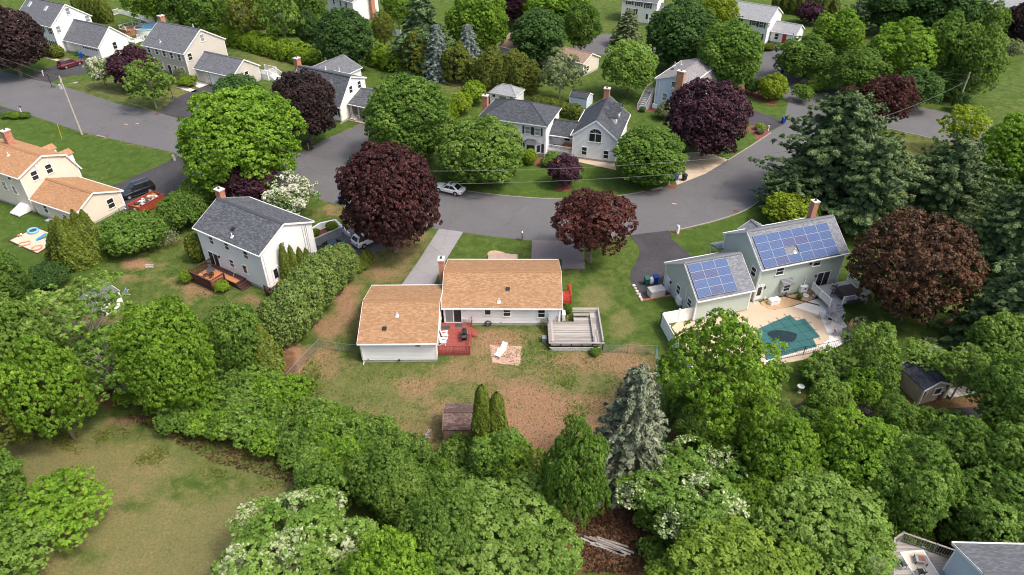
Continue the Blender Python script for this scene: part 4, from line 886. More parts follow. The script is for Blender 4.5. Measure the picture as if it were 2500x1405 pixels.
        for j in range(flues): MB().tube([s.P(u + (j - (flues-1)/2) * .4, v, z1 + .08), s.P(u + (j - (flues-1)/2) * .4, v, z1 + .32)], .13, 10).build('flue', M['darkgrey'], c)
    def downspout(s, f, u, h=None):
        p0, a, n = s.face(f); h = h or s.rz(s.vn) - .2
        MB().bar(p0 + a*u + n*.06 + Vector((0, 0, .05)), p0 + a*u + n*.06 + Vector((0, 0, h)), .09, .07).bar(p0 + a*u + n*.06 + Vector((0, 0, .06)), p0 + a*u + n*.4 + Vector((0, 0, .03)), .09, .07).build('downspout', s.trim, s.root)
def solar(s, i, u0, u1, d0, d1, nc, nr, skip=()):
    """framed panels on roof slope i, each panel its own part"""
    (v0, z0) = s.prof[i]; (v1, z1) = s.prof[i+1]; d = Vector((v1 - v0, z1 - z0)).normalized(); sd = s.W * d.x + Vector((0, 0, d.y)); nl = s.W * -d.y + Vector((0, 0, d.x)); pw = (u1 - u0) / nc; ph = (d1 - d0) / nr
    fr = mat('solar_frame', (.34, .37, .42), .5, .05, 4)
    for c in range(nc):
        for r in range(nr):
            if (c, r) in skip: continue
            p = s.P(u0 + (c + .5) * pw, v0, z0) + sd * (d0 + (r + .5) * ph) + nl * .11
            a, b_ = pw / 2 - .014, ph / 2 - .005; b = MB()
            for sg in (-1, 1): b.obox(p + s.U * sg * (a - .01), s.U * .01, sd * b_, nl * .022); b.obox(p + sd * sg * (b_ - .008), s.U * (a - .02), sd * .008, nl * .022)
            fo = b.build('solar_panel', fr, s.root); g = MB().obox(p + nl * .004, s.U * (a - .02), sd * (b_ - .016), nl * .010)
            A = [g.v[k] for k in (4, 5, 6, 7)]; g.uv = [((k % 4 in (1, 2)) * 1.0, (k % 4 in (2, 3)) * 1.0) for f in g.f for k in f]
            g.build('cell_sheet', SOLARM[rng.choice(len(SOLARM), p=[.82, .18])], fo)
    # mounting skirt along the lower edge
    MB().obox(s.P((u0 + u1) / 2, v0, z0) + sd * (d0 - .03) + nl * .07, s.U * (u1 - u0) / 2, sd * .02, nl * .06).build('solar_rail', M['black'], s.root)
def solar_mat(name, c1, c2):
    m, N, L, B = nodes_of(name); tc = N.new('ShaderNodeTexCoord'); br = N.new('ShaderNodeTexBrick'); L.new(tc.outputs['UV'], br.inputs['Vector']); br.offset = 0
    br.inputs['Scale'].default_value = 1; br.inputs['Brick Width'].default_value = .1; br.inputs['Row Height'].default_value = .1667; br.inputs['Mortar Size'].default_value = .006
    br.inputs['Color1'].default_value = rgba(c1); br.inputs['Color2'].default_value = rgba(c2); br.inputs['Mortar'].default_value = (.16, .20, .30, 1)
    L.new(br.outputs['Color'], B.inputs['Base Color']); B.inputs['Roughness'].default_value = .42; B.inputs['Specular IOR Level'].default_value = .12; return m
SOLARM = [solar_mat('solar_cells_blue', (.019, .055, .165), (.028, .071, .20)), solar_mat('solar_cells_violet', (.030, .041, .125), (.038, .050, .145))]

def rail(root, pts, h=.95, z=0.0, m='white', gap=.13, post=.11, bal=.035, posts=True, top=.09, name='railing', cap=False):
    """railing along a polyline (root frame): posts, rails and balusters, each a piece of its own"""
    pts = [Vector(p) for p in pts]; first = None
    b = MB()
    for i in range(len(pts) - 1):
        a, c = pts[i], pts[i+1]; za = Vector((0, 0, h)); b.bar(a + za, c + za, top, .05); b.bar(a + Vector((0, 0, .1)), c + Vector((0, 0, .1)), .05, .05)
    ro = b.build(name, M[m], root)
    for p in pts:
        if posts: MB().obox(p + Vector((0, 0, (h + .08) / 2 - .05)), (post/2, 0, 0), (0, post/2, 0), (0, 0, (h + .18) / 2)).build('post', M[m], ro)
    me = MB().box(-bal/2, bal/2, -bal/2, bal/2, .1, h).mesh('baluster'); me.materials.append(M[m])
    for i in range(len(pts) - 1):
        a, c = pts[i], pts[i+1]; L = (c - a).length; n = int(L / gap)
        for k in range(1, n):
            o = link('baluster', me, ro); o.location = a.lerp(c, k / n)
    return ro
def planks(root, A, Bv, Cv, m, w=.14, th=.035, name='plank', z_jit=.003, gap=.006):
    """deck boards: A corner, Bv direction along the boards (full vector), Cv across (full vector)"""
    A = Vector(A); Bv = Vector(Bv); Cv = Vector(Cv); n = max(1, int(Cv.length / w)); cw = Cv / n; d = cw.normalized()
    me = MB().obox((0, 0, 0), Bv / 2, d * (cw.length - gap) / 2, (0, 0, th / 2)).mesh('plank'); me.materials.append(M[m])
    for k in range(n):
        o = link(name, me, root); p = A + Bv / 2 + cw * (k + .5); o.location = (p.x, p.y, p.z + rng.uniform(0, z_jit))
def steps(root, A, along, out, n, rise, run, m, name='step'):
    """flight going down from A: along = tread length vector, out = unit direction of descent"""
    A = Vector(A); al = Vector(along); o = Vector(out).normalized()
    for k in range(n):
        z = A.z - rise * (k + 1); c = A + al / 2 + o * (run * (k + .5)); MB().obox((c.x, c.y, z / 2 if z > .05 else .025), al / 2, o * run / 2, (0, 0, max(z, .05) / 2)).build(name, M[m], root)
def thing(name, label, cat, loc=(0, 0, 0), rz=0.0, group=None):
    r = empty(name, loc, rz); tag(r, label, cat, group); return r
def hip_roof(s, L, hw, ze, zr, roof, rl):
    """four slopes; rl = half length of the ridge"""
    a = [s.P(-L/2, -hw, ze), s.P(L/2, -hw, ze), s.P(L/2, hw, ze), s.P(-L/2, hw, ze)]; r0, r1 = s.P(-rl, 0, zr), s.P(rl, 0, zr); dn = Vector((0, 0, -.14))
    for q in ([a[0], a[1], r1, r0], [a[1], a[2], r1], [a[2], a[3], r0, r1], [a[3], a[0], r0]):
        n = len(q); b = MB().add(q + [p + dn for p in q], [tuple(range(n)), tuple(reversed(range(n, 2*n)))] + [(i, n+i, n+(i+1) % n, (i+1) % n) for i in range(n)])
        e = (q[1] - q[0]).normalized(); w = (q[2] - q[0]); w = (w - e * w.dot(e)).normalized(); uvs = [((p - q[0]).dot(e), (p - q[0]).dot(w)) for p in q] * 2; b.uv = [uvs[k] for f in b.f for k in f]; b.build('roof', roof, s.root)
    b = MB()
    for p, q in ((a[0], r0), (a[3], r0), (a[1], r1), (a[2], r1), (r0, r1)): b.bar(p + Vector((0, 0, .02)), q + Vector((0, 0, .02)), .22, .04)
    b.build('ridge_cap', roof, s.root); b = MB()
    for i in range(4): b.bar(a[i] - Vector((0, 0, .09)), a[(i+1) % 4] - Vector((0, 0, .09)), .1, .14)
    b.build('gutter', M['white'], s.root)
def shed_dormer(s, i, u, d0, w, h, depth, roof, face_mat, shut=None):
    """small gabled dormer standing on slope i, its face d0 metres up the slope from the eave"""
    (v0, z0), (v1, z1) = s.prof[i], s.prof[i+1]; d = Vector((v1 - v0, z1 - z0)).normalized(); sg = 1 if d.x > 0 else -1
    v = v0 + d.x * d0; z = z0 + d.y * d0; b = MB(); pk = w * .42
    def q(x, y, zz): return s.P(u + x, v + y, zz)
    sl = abs(d.y / d.x)
    f = [q(-w/2, 0, z - .1), q(w/2, 0, z - .1), q(w/2, 0, z + h), q(0, 0, z + h + pk), q(-w/2, 0, z + h)]; back = [q(-w/2, h / sl, z + h), q(w/2, h / sl, z + h)]
    b.add(f + back, [(0, 1, 2, 3, 4), (1, 6, 2), (0, 4, 5)]); do = b.build('dormer', face_mat, s.root); b = MB(); ov = .18
    rb = q(0, (h + pk) / sl, z + h + pk)
    for sx in (-1, 1):
        e0 = q(sx * (w/2 + ov), -ov, z + h - ov * .8); e1 = q(sx * (w/2 + ov), (h - ov * .8) / sl, z + h - ov * .8); r0 = q(0, -ov, z + h + pk + .03); k = MB().add([e0, e1, rb + Vector((0, 0, .03)), r0] + [p - Vector((0, 0, .08)) for p in (e0, e1, rb, r0)], [(0, 1, 2, 3), (7, 6, 5, 4), (0, 4, 5, 1), (3, 7, 4, 0), (1, 5, 6, 2)])
        ll = (e1 - e0).length; k.uv = [[(0, 0), (ll, 0), (ll, w * .7), (0, w * .7)][j % 4] for ff in k.f for j in ff]; k.build('dormer_roof', roof, do)
    nn = s.W * -1 * (1 if sg > 0 else -1); c = q(0, 0, z + h * .55) + nn * .04
    k = MB().obox(c, s.U * (w * .30), nn * .03, Vector((0, 0, h * .38)))
    k.build('dormer_window', M['white'], do); MB().obox(c + nn * .02, s.U * (w * .24), nn * .025, Vector((0, 0, h * .31))).build('pane', M['glass'], do)
def pipe_on(s, f, px, py, h, name='white_pipe'):
    u, z = s.on_face(f, px, py); p0, a, n = s.face(f); MB().tube([p0 + a*u + n*.08 + Vector((0, 0, max(.1, z - h/2))), p0 + a*u + n*.08 + Vector((0, 0, z + h/2))], .06, 8).build(name, M['white'], s.root)
def lamp_on(s, f, px, py):
    u, z = s.on_face(f, px, py); p0, a, n = s.face(f); c = p0 + a*u + Vector((0, 0, z)) + n*.1; MB().obox(c, a*.06, n*.1, Vector((0, 0, .12))).obox(c + n*.05 + Vector((0, 0, .13)), a*.09, n*.09, Vector((0, 0, .02))).build('wall_lamp', M['black'], s.root)
def box_on(s, f, px, py, w, h, d, m, name):
    u, z = s.on_face(f, px, py); p0, a, n = s.face(f); MB().obox(p0 + a*u + n*(d/2) + Vector((0, 0, z)), a*w/2, n*d/2, Vector((0, 0, h/2))).build(name, M[m], s.root)

# ---- the low house in the middle
h1 = house_root('ranch_house', 'single storey white ranch house with orange brown shingle roof in the centre', (-1.09, 65.26), 0)
w = Wing(h1, (-1.09, 65.26), -.2, 13.4, [(-4.75, 2.70), (0, 4.45), (4.82, 2.74)], M['vinyl'], M['roof_orange'])
w.window('n', 1107, 770, 1.75, 1.95, 'slider', glass=('glass_pale', 'screen'), sill=False)
w.window('n', 1190.6, 761.6, .62, .75, 'single'); w.window('n', 1237.6, 763, .72, 1.0); w.window('n', 1322, 765, .72, 1.15)
box_on(w, 'n', 1135, 782, .42, .42, .12, 'greyplastic', 'dryer_vent'); box_on(w, 'n', 1133, 757, .12, .1, .1, 'black', 'flood_light'); box_on(w, 'n', 1223, 787, .12, .08, .05, 'black', 'vent')
w.vent_pipe(0, 1218, 738); w.roof_vent(0, 1240, 706); w.chimney(-7.05, 1.1, .62, .85, 0, 5.3, 'brick_pale'); w.downspout('n', w.hu - .15)
g = Wing(h1, (-11.89, 59.53), .6, 8.28, [(-5.12, 2.87), (0, 4.53), (5.08, 2.87)], M['vinyl'], M['roof_orange'])
g.vent_pipe(0, 970, 772); g.roof_vent(0, 939, 803); g.downspout('n', -g.hu + .12); g.window('n', 1020, 844, .55, .22, 'single', sill=False); box_on(g, 'n', 975, 879, .18, .2, .12, 'black', 'vent'); box_on(g, 'n', 899, 878, .08, .15, .08, 'darkgrey', 'tap')
g.window('r', 1079, 830, .7, .9, uz=(-1.6, 1.6)); g.window('r', 1079, 830, .7, .9, uz=(1.4, 1.6)); g.window('l', 0, 0, .8, 1.1, uz=(1.5, 1.5))
w.window('f', 0, 0, 1.6, 1.2, 'triple', uz=(-3, 1.6)); w.door('f', 0, 0, uz=(.6, 1.4)); w.window('f', 0, 0, .8, 1.2, uz=(4, 1.6)); w.window('r', 0, 0, .8, 1.1, uz=(1.8, 1.5)); w.door('r', 0, 0, uz=(.2, 1.75), lite=True)

# ---- white colonial on the left
h2 = house_root('colonial_house', 'two storey white colonial house with grey shingle roof and dark wooden deck', (-31.76, 73.40), -32)
w2 = Wing(h2, (-31.76, 73.40), -32, 11.7, [(-4.32, 5.58), (0, 7.67), (4.45, 5.72)], M['vinyl2'], M['roof_grey'], found=.45)
for px, py in ((516.4, 587), (553.8, 601), (600.8, 623)): w2.window('n', px, py, .66, 1.0)
w2.window('n', 524, 634, 1.75, 2.0, 'slider', glass=('glass', 'screen'), sill=False); w2.window('n', 566.8, 643.4, .68, 1.0); w2.window('n', 598.7, 657.6, .68, 1.1, 'single')
w2.window('r', 687.4, 604, .8, 1.2, glass=('glass_pale', 'glass_pale')); w2.door('r', 674, 671, .9, 2.0, lite=True); w2.window('r', 694.5, 651.5, .8, 1.35, 'grid'); box_on(w2, 'r', 696, 663, .6, .4, .35, 'white', 'air_conditioner')
w2.vent_pipe(0, 567, 579); w2.roof_vent(0, 570, 560); w2.chimney(-6.15, .75, .95, .75, 0, 8.4, 'brick'); lamp_on(w2, 'n', 536, 627)
for k in (0, .35, .6): MB().tube([w2.P(w2.hu + .05, 2.6 + k, 1.5), w2.P(w2.hu + .05, 2.6 + k, 5.9)], .018, 5).build('service_cable', M['darkgrey'], h2)
box_on(w2, 'n', 582, 671, .1, .14, .08, 'metal', 'tap'); w2.downspout('r', -3.7, 5.2)
# overhanging upper floor and front windows on the far side
for u in (-3.6, 0, 3.6): w2.window('f', 0, 0, .8, 1.3, uz=(u, 4.4), shutters='shutter_dk'); w2.window('f', 0, 0, .8, 1.4, uz=(u + (.9 if u == 0 else 0), 1.7), shutters='shutter_dk') if u else w2.door('f', 0, 0, uz=(0, 1.5))

# ---- solar house
h3 = house_root('solar_house', 'sage green two storey house with blue solar panels on both roofs', (32.74, 70.42), 17.6)
w3 = Wing(h3, (32.74, 70.42), 17.6, 11.9, [(-4.05, 4.85), (0, 7.7), (4.16, 4.95)], M['sage'], M['roof_lightgrey'], found=.25, og=.15)
for px, py in ((1903.8, 662.4), (1994.7, 640.6)): w3.window('n', px, py, .95, .95)
w3.window('n', 2007.5, 681, 1.75, 1.95, 'slider', glass=('glass', 'screen'), sill=False); w3.door('n', 1849.5, 716, .85, 1.95, lite=True, uz=(w3.on_face('n', 1852, 716)[0], 1.35)); w3.window('l', 1840.4, 663.7, .8, 1.15)
lamp_on(w3, 'n', 1866, 701.5); lamp_on(w3, 'n', 1991, 674); lamp_on(w3, 'n', 1978, 643.5); w3.downspout('n', -w3.hu + .1, 4.4); w3.downspout('n', w3.hu - .1, 4.4)
u, z = w3.on_face('n', 1915, 698); p0, a, n = w3.face('n'); b = MB().obox(p0 + a*u + n*.22 + Vector((0, 0, z)), a*.62, n*.22, Vector((0, 0, .62))); bw_ = b.build('garden_window', M['sage'], h3)
MB().obox(p0 + a*u + n*.45 + Vector((0, 0, z)), a*.5, n*.02, Vector((0, 0, .5))).build('window_frame', M['white'], bw_); MB().obox(p0 + a*u + n*.465 + Vector((0, 0, z + .22)), a*.4, n*.02, Vector((0, 0, .19))).obox(p0 + a*u + n*.465 + Vector((0, 0, z - .22)), a*.4, n*.02, Vector((0, 0, .19))).build('pane', M['glass'], bw_)
k = MB().obox(p0 + a*u + n*.32 + Vector((0, 0, z + .85)), a*.78, n*.42 - Vector((0, 0, .25)), Vector((0, 0, .04))); k.uv = [((j % 2) * 1.5, (j // 4) * 1.0) for f in k.f for j in f]; k.build('canopy_roof', M['roof_lightgrey'], bw_)
pipe_on(w3, 'n', 1963.5, 688, 1.5); u, z = w3.on_face('n', 1956, 706); b = MB().obox(p0 + a*u + n*.32 + Vector((0, 0, .75)), a*.48, n*.2, Vector((0, 0, .42))); hp_ = b.build('heat_pump', M['white'], h3)
b = MB(); [b.tube([p0 + a*(u+dx) + n*.52 + Vector((0, 0, .75 + dz)), p0 + a*(u+dx) + n*.545 + Vector((0, 0, .75 + dz))], .13, 10) for dx, dz in ((.12, .1),)]; b.build('fan_grille', M['darkgrey'], hp_); MB().obox(p0 + a*u + n*.3 + Vector((0, 0, .2)), a*.4, n*.15, Vector((0, 0, .2))).build('bracket', M['steel'], hp_)
box_on(w3, 'n', 1920, 716, .3, .45, .3, 'metal', 'gas_meter'); box_on(w3, 'n', 1867, 727, .2, .2, .12, 'white', 'vent'); box_on(w3, 'n', 1857.5, 695, .14, .14, .1, 'white', 'vent')
c = [w3.on_slope(0, *p) for p in ((1838, 579), (2019, 543.5), (2047, 620), (1865, 657))]
solar(w3, 0, (c[0][0] + c[3][0]) / 2, (c[1][0] + c[2][0]) / 2, (c[2][1] + c[3][1]) / 2, (c[0][1] + c[1][1]) / 2, 6, 4, {(2, 1)}); w3.vent_pipe(0, 1940.5, 616, .45)
w3.chimney(5.2, 2.6, .68, .68, 3, 8.3, 'brick'); box_on(w3, 'n', 2026, 549, .01, .01, .01, 'white', 'vent')
g3 = Wing(h3, (22.86, 65.91), 17.0, 7.3, [(-3.88, 3.17), (0, 5.85), (4.06, 3.2)], M['sage'], M['roof_lightgrey'], found=.25, og=.15)
g3.door('l', 1630, 695, .9, 2.0); g3.window('l', 1657, 707.5, .75, 1.1); g3.window('l', 1684, 740, .8, .9); lamp_on(g3, 'l', 1639, 690); pipe_on(g3, 'l', 1677, 718.5, 1.5)
u, z = g3.on_face('l', 1663, 727); p0, a, n = g3.face('l'); MB().obox(p0 + a*u + n*.25 + Vector((0, 0, .85)), a*.45, n*.17, Vector((0, 0, .42))).build('heat_pump', M['white'], h3); MB().obox(p0 + a*u + n*.2 + Vector((0, 0, .25)), a*.4, n*.12, Vector((0, 0, .2))).build('bracket', M['steel'], h3)
c = [g3.on_slope(0, *p) for p in ((1679, 649), (1772.4, 629), (1799, 708.7), (1703.6, 730))]
solar(g3, 0, (c[0][0] + c[3][0]) / 2, (c[1][0] + c[2][0]) / 2, (c[2][1] + c[3][1]) / 2, (c[0][1] + c[1][1]) / 2, 3, 4)
# front porch on the street side, with a small gabled roof
pv = w3.vf; b = MB(); q = [w3.P(-6.4, pv - .2, 3.0), w3.P(1.5, pv - .2, 3.0), w3.P(1.5, pv + 1.9, 2.6), w3.P(-6.4, pv + 1.9, 2.6)]; b.add(q + [p - Vector((0, 0, .12)) for p in q], [(0, 1, 2, 3), (7, 6, 5, 4), (0, 4, 5, 1), (1, 5, 6, 2), (2, 6, 7, 3), (3, 7, 4, 0)]); b.uv = [((j % 2) * 8, ((j % 4) // 2) * 2) for f in b.f for j in f]; b.build('porch_roof', M['roof_lightgrey'], h3)
for u in (-6.2, -3.5, -.8, 1.3): MB().obox(w3.P(u, pv + 1.7, 1.3), w3.U*.07, w3.W*.07, Vector((0, 0, 1.3))).build('porch_post', M['white'], h3)
pg = Wing(h3, tuple(w3.toworld(w3.P(-1.6, pv - .6, 0))[:2]), 17.6 + 90, 3.4, [(-1.7, 4.6), (0, 5.7), (1.7, 4.6)], M['sage'], M['roof_lightgrey'], found=4.4, walls='r', gutter=False)
for u in (-3.6, 3.4): w3.window('f', 0, 0, .8, 1.2, uz=(u, 3.9))

# ---- tan house with orange roof at the left edge
h4 = house_root('tan_house', 'cream sided house with russet roof beside the dumpster at the left edge', (-71.18, 92.03), -26.5)
w4 = Wing(h4, (-71.18, 92.03), -26.5, 12, [(-4.15, 5.62), (0, 7.27), (3.23, 6.06), (4.66, 3.23)], M['cream'], M['roof_orange2'], found=.35)
w4.window('r', 84, 429, .85, 1.25); w4.window('r', 119, 412.5, .85, 1.25); w4.window('n', 22, 432, .7, .9); w4.window('n', 12, 454, .75, 1.2, 'grid'); w4.window('n', 36, 464, .75, 1.2, 'grid'); w4.vent_pipe(0, 21, 380); w4.chimney(-2.2, .9, .8, 1.0, 5, 9.0, 'brick')
for px, py in ((119, 396), (86, 408)):
    u, z = w4.on_face('r', px, py); p0, a, n = w4.face('r'); MB().obox(p0 + a*u + n*.12 + Vector((0, 0, z)), a*.09, n*.1, Vector((0, 0, .3))).build('wall_vent', M['white'], h4)
for u in (.5, 4.6): shed_dormer(w4, 2, u, 1.5, 1.5, 1.1, 1, M['roof_orange2'], M['white']) if False else None
for u in (1.2, 4.9):   # dormers on the street side
    p = w4.P(u, 4.0, 4.6); MB().obox(w4.P(u, 3.6, 5.0), w4.U*.75, w4.W*.8, Vector((0, 0, .75))).build('dormer', M['white'], h4)
    k = MB().add([w4.P(u - .95, 4.6, 5.7), w4.P(u, 4.6, 6.25), w4.P(u + .95, 4.6, 5.7), w4.P(u - .95, 2.6, 5.7), w4.P(u, 2.4, 6.25), w4.P(u + .95, 2.6, 5.7)], [(0, 1, 4, 3), (1, 2, 5, 4), (0, 2, 1), (0, 3, 5, 2)]); k.uv = [((j % 3) * .9, (j // 3) * 2) for f in k.f for j in f]; k.build('dormer_roof', M['roof_orange2'], h4)
g4 = Wing(h4, (-61.35, 86.05), -26.5, 9.6, [(-3.3, 2.63), (0, 4.36), (4.25, 2.65)], M['cream'], M['roof_orange2'], found=.3)
g4.window('r', 270, 497, .95, 1.35); g4.window('n', 112, 510, .75, 1.3); g4.window('n', 160, 531, .8, .7); g4.garage_door('f', -2.2, 2.6); g4.garage_door('f', 1.2, 2.6); box_on(g4, 'r', 296, 508, .9, .5, .2, 'greyplastic', 'hose_box')
b = MB().add([w4.P(3.2, w4.vn, .15), w4.P(5.1, w4.vn, .15), w4.P(5.1, w4.vn - 1.9, .15), w4.P(3.2, w4.vn - 1.9, .15), w4.P(3.2, w4.vn, 1.1), w4.P(5.1, w4.vn, 1.1), w4.P(5.1, w4.vn - 1.9, .35), w4.P(3.2, w4.vn - 1.9, .35)], [(4, 5, 6, 7), (0, 4, 7, 3), (1, 2, 6, 5), (3, 7, 6, 2)]); b.build('cellar_bulkhead', M['white'], h4)
MB().obox(g4.P(-1.5, g4.vn - .5, .12), g4.U*.6, g4.W*.4, Vector((0, 0, .12))).build('doorstep', M['concrete'], h4); g4.downspout('r', 3.6, 2.3)

# ---- top-left white house, beige house, cape
h5 = house_root('colonial_house', 'white colonial with two skylights behind the red car, top left', (-104.15, 163.47), -28.3)
w5 = Wing(h5, (-104.15, 163.47), -28.3, 13.2, [(-4.9, 5.85), (0, 9.6), (5.1, 5.95)], M['vinyl'], M['roof_midgrey'])
for px, py in ((42, 51), (75, 63), (103, 71), (124, 77)): w5.window('n', px, py, .85, 1.15, shutters='shutter_dk', sw=.32)
w5.window('n', 128, 107, 2.2, 1.2, 'triple', shutters='shutter_dk'); w5.door('n', 102, 102, .9, 2.0, 'shutter_dk'); w5.window('n', 84, 94, .85, 1.3, shutters='shutter_dk')
w5.window('r', 165, 28, .9, 1.3, glass=('glass_pale', 'glass_pale')); w5.window('r', 142.5, 72.5, .9, 1.3, glass=('glass_pale', 'glass_pale')); w5.window('r', 213, 46, .9, 1.3, glass=('glass_pale', 'glass_pale'))
for px, py in ((73, 11), (112.5, 21.5)):
    u, d, sd, nl = w5.on_slope(0, px, py); p = w5.P(u, w5.prof[0][0], w5.prof[0][1]) + sd * d; so_ = MB().obox(p + nl*.06, w5.U*.36, sd*.62, nl*.06).build('skylight', M['white'], h5); MB().obox(p + nl*.125, w5.U*.3, sd*.56, nl*.008).build('pane', mat('skylight_glass', (.30, .36, .40), .1, .1, 1), so_)
g5 = Wing(h5, (-92.77, 158.3), -28.3, 12, [(-4.15, 2.62), (0, 6.2), (4.23, 2.7)], M['vinyl'], M['roof_midgrey'])
g5.window('r', 280, 111.5, .9, 1.4); g5.garage_door('n', 2.6, 5.0, 2.1, lites=8); g5.door('n', 0, 0, uz=(-1.2, 1.3)); 
b = MB(); q = [(g5.hu + .1, 2.6), (g5.hu + 2.4, 2.6), (g5.hu + 2.4, 5.2), (g5.hu + .1, 5.2)]
dk = thing('white_deck', 'small raised white balcony deck at the corner of the skylight house', 'deck', h5.location, h5.rotation_euler.z); A = g5.P(g5.hu + .05, 3.4, 2.0); planks(dk, A, g5.U * 2.4, g5.W * 2.4, 'white', .2)
rail(dk, [A, A + g5.U * 2.4, A + g5.U * 2.4 + g5.W * 2.4, A + g5.W * 2.4], .95, 0, 'white', .16); b = MB(); [b.bar(A + g5.U * 2.3 + g5.W * t, A * 1 + g5.U * 2.3 + g5.W * t - Vector((0, 0, 2.0)), .12) for t in (.1, 2.3)]; b.build('post', M['brown_wood'], dk)

h6 = house_root('colonial_house', 'beige two storey house with white shutters and grey roof, upper left', (-68.94, 148.29), -28)
w6 = Wing(h6, (-68.94, 148.29), -28, 12.5, [(-5.54, 4.98), (0, 8.5), (5.65, 5.1)], M['beige'], M['roof_midgrey'])
for px, py in ((364, 122), (383, 126), (401, 131), (419, 136), (438, 141)): w6.window('n', px, py, .72, 1.15, shutters='white', sw=.34)
w6.window('n', 395, 161, .75, 1.35, shutters='white', sw=.34); w6.door('n', 416, 171, .9, 2.0, 'shutter_dk'); w6.window('n', 430, 170, .75, 1.35, shutters='white', sw=.34); w6.window('n', 447, 174, .75, 1.35, shutters='white', sw=.34)
w6.window('r', 493, 93, .95, 1.3, glass=('glass_pale', 'glass_pale')); w6.window('r', 463.5, 139, .95, 1.3); w6.vent_pipe(0, 391.5, 103); w6.chimney(-6.6, 1.2, .9, 1.1, 0, 9.2, 'brick'); w6.vent_pipe(1, 472, 66, .6)
g6 = Wing(h6, (-57.36, 139.04), -28, 10.8, [(-3.71, 2.89), (0, 5.25), (3.79, 2.95)], M['beige'], M['roof_midgrey'])
g6.window('r', 602, 183, .85, 1.35); g6.garage_door('n', .2, 2.5); g6.garage_door('n', 3.2, 2.5); g6.door('n', 0, 0, .9, 2.0, uz=(-2.2, 1.3), col='cream'); g6.downspout('n', -g6.hu + .2, 2.5)
dk = thing('white_deck', 'white railed deck and stairs behind the beige house', 'deck', h6.location, h6.rotation_euler.z)
A = g6.P(g6.hu - 1.5, g6.vf + .3, 1.1); planks(dk, A, g6.U * 3.2, g6.W * 2.6, 'greyplastic', .2); rail(dk, [A + g6.W*2.6, A + g6.U*3.2 + g6.W*2.6, A + g6.U*3.2, A], .95, 0, 'white', .16)
b = MB().obox(A + g6.U*1.6 + g6.W*1.3 - Vector((0, 0, .58)), g6.U*1.58, g6.W*1.28, Vector((0, 0, .52))); b.build('skirting', M['white'], dk)
A2 = A + g6.U*3.3 + Vector((0, 0, 0)); steps(dk, A2 + g6.W*.4, g6.W*1.9, g6.U, 5, .2, .36, 'white'); rail(dk, [A2 + g6.W*.4, A2 + g6.W*.4 + g6.U*2.2 - Vector((0, 0, 1.0))], .95, 0, 'white', .16); rail(dk, [A2 + g6.W*2.3, A2 + g6.W*2.3 + g6.U*2.2 - Vector((0, 0, 1.0))], .95, 0, 'white', .16)

h7 = house_root('cape_house', 'off white cape house with charcoal roof behind the purple black maple', (-33.74, 123.71), -28.5)
w7 = Wing(h7, (-33.74, 123.71), -28.5, 12.15, [(-3.88, 2.97), (0, 7.38), (4.13, 5.93)], M['offwhite'], M['roof_grey'])
w7.window('r', 856, 219, .8, 1.2); w7.window('r', 876.5, 207, .8, 1.2); w7.window('n', 819, 273, .95, 1.3, shutters='shutter_dk'); w7.chimney(-6.35, .2, .8, 1.0, 0, 8.6, 'brick'); shed_dormer(w7, 0, 2.3, 2.0, 1.7, 1.3, 2, M['roof_grey'], M['offwhite']); shed_dormer(w7, 0, -2.3, 2.0, 1.7, 1.3, 2, M['roof_grey'], M['offwhite'])
w7.downspout('n', w7.hu - .1, 2.7); w7.vent_pipe(1, 795.5, 171, .7); w7.vent_pipe(1, 829, 176, .8)
e = Vector((-32.44, 134.35)); ca, sa = math.cos(R(61.5)), math.sin(R(61.5)); r7 = Wing(h7, (e.x - ca*4.5, e.y - sa*4.5), 61.5, 9, [(-4.3, 5.1), (0, 6.9), (4.3, 5.1)], M['offwhite'], M['roof_midgrey'])
g7 = Wing(h7, (-23.2, 120.8), -28, 9.4, [(-4.2, 3.0), (0, 4.55), (4.2, 3.0)], M['offwhite'], M['roof_grey'], walls='fr')
# recessed entry porch of the cape's side wing
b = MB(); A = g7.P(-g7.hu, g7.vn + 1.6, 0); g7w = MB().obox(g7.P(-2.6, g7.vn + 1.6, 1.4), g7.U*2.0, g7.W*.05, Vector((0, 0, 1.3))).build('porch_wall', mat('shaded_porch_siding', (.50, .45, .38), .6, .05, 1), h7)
MB().obox(g7.P(2.2, g7.vn + .05, 1.4), g7.U*2.4, g7.W*.05, Vector((0, 0, 1.35))).build('wall', M['offwhite'], h7); g7.garage_door('n', 2.0, 2.6)
for u in (-4.2, -2.7, -1.2): MB().obox(g7.P(u, g7.vn + .1, 1.35), g7.U*.06, g7.W*.06, Vector((0, 0, 1.3))).build('porch_post', M['white'], h7)
rail(h7, [g7.P(-4.2, g7.vn + .1, .15), g7.P(-2.7, g7.vn + .1, .15)], .8, 0, 'white', .2, posts=False); MB().obox(g7.P(-2.0, g7.vn + 1.62, 1.2), g7.U*.45, g7.W*.06, Vector((0, 0, 1.0))).build('door', M['brown_wood'], h7); MB().obox(g7.P(-2.7, g7.vn + .4, .08), g7.U*1.9, g7.W*1.2, Vector((0, 0, .08))).build('porch_floor', M['concrete_tan'], h7)

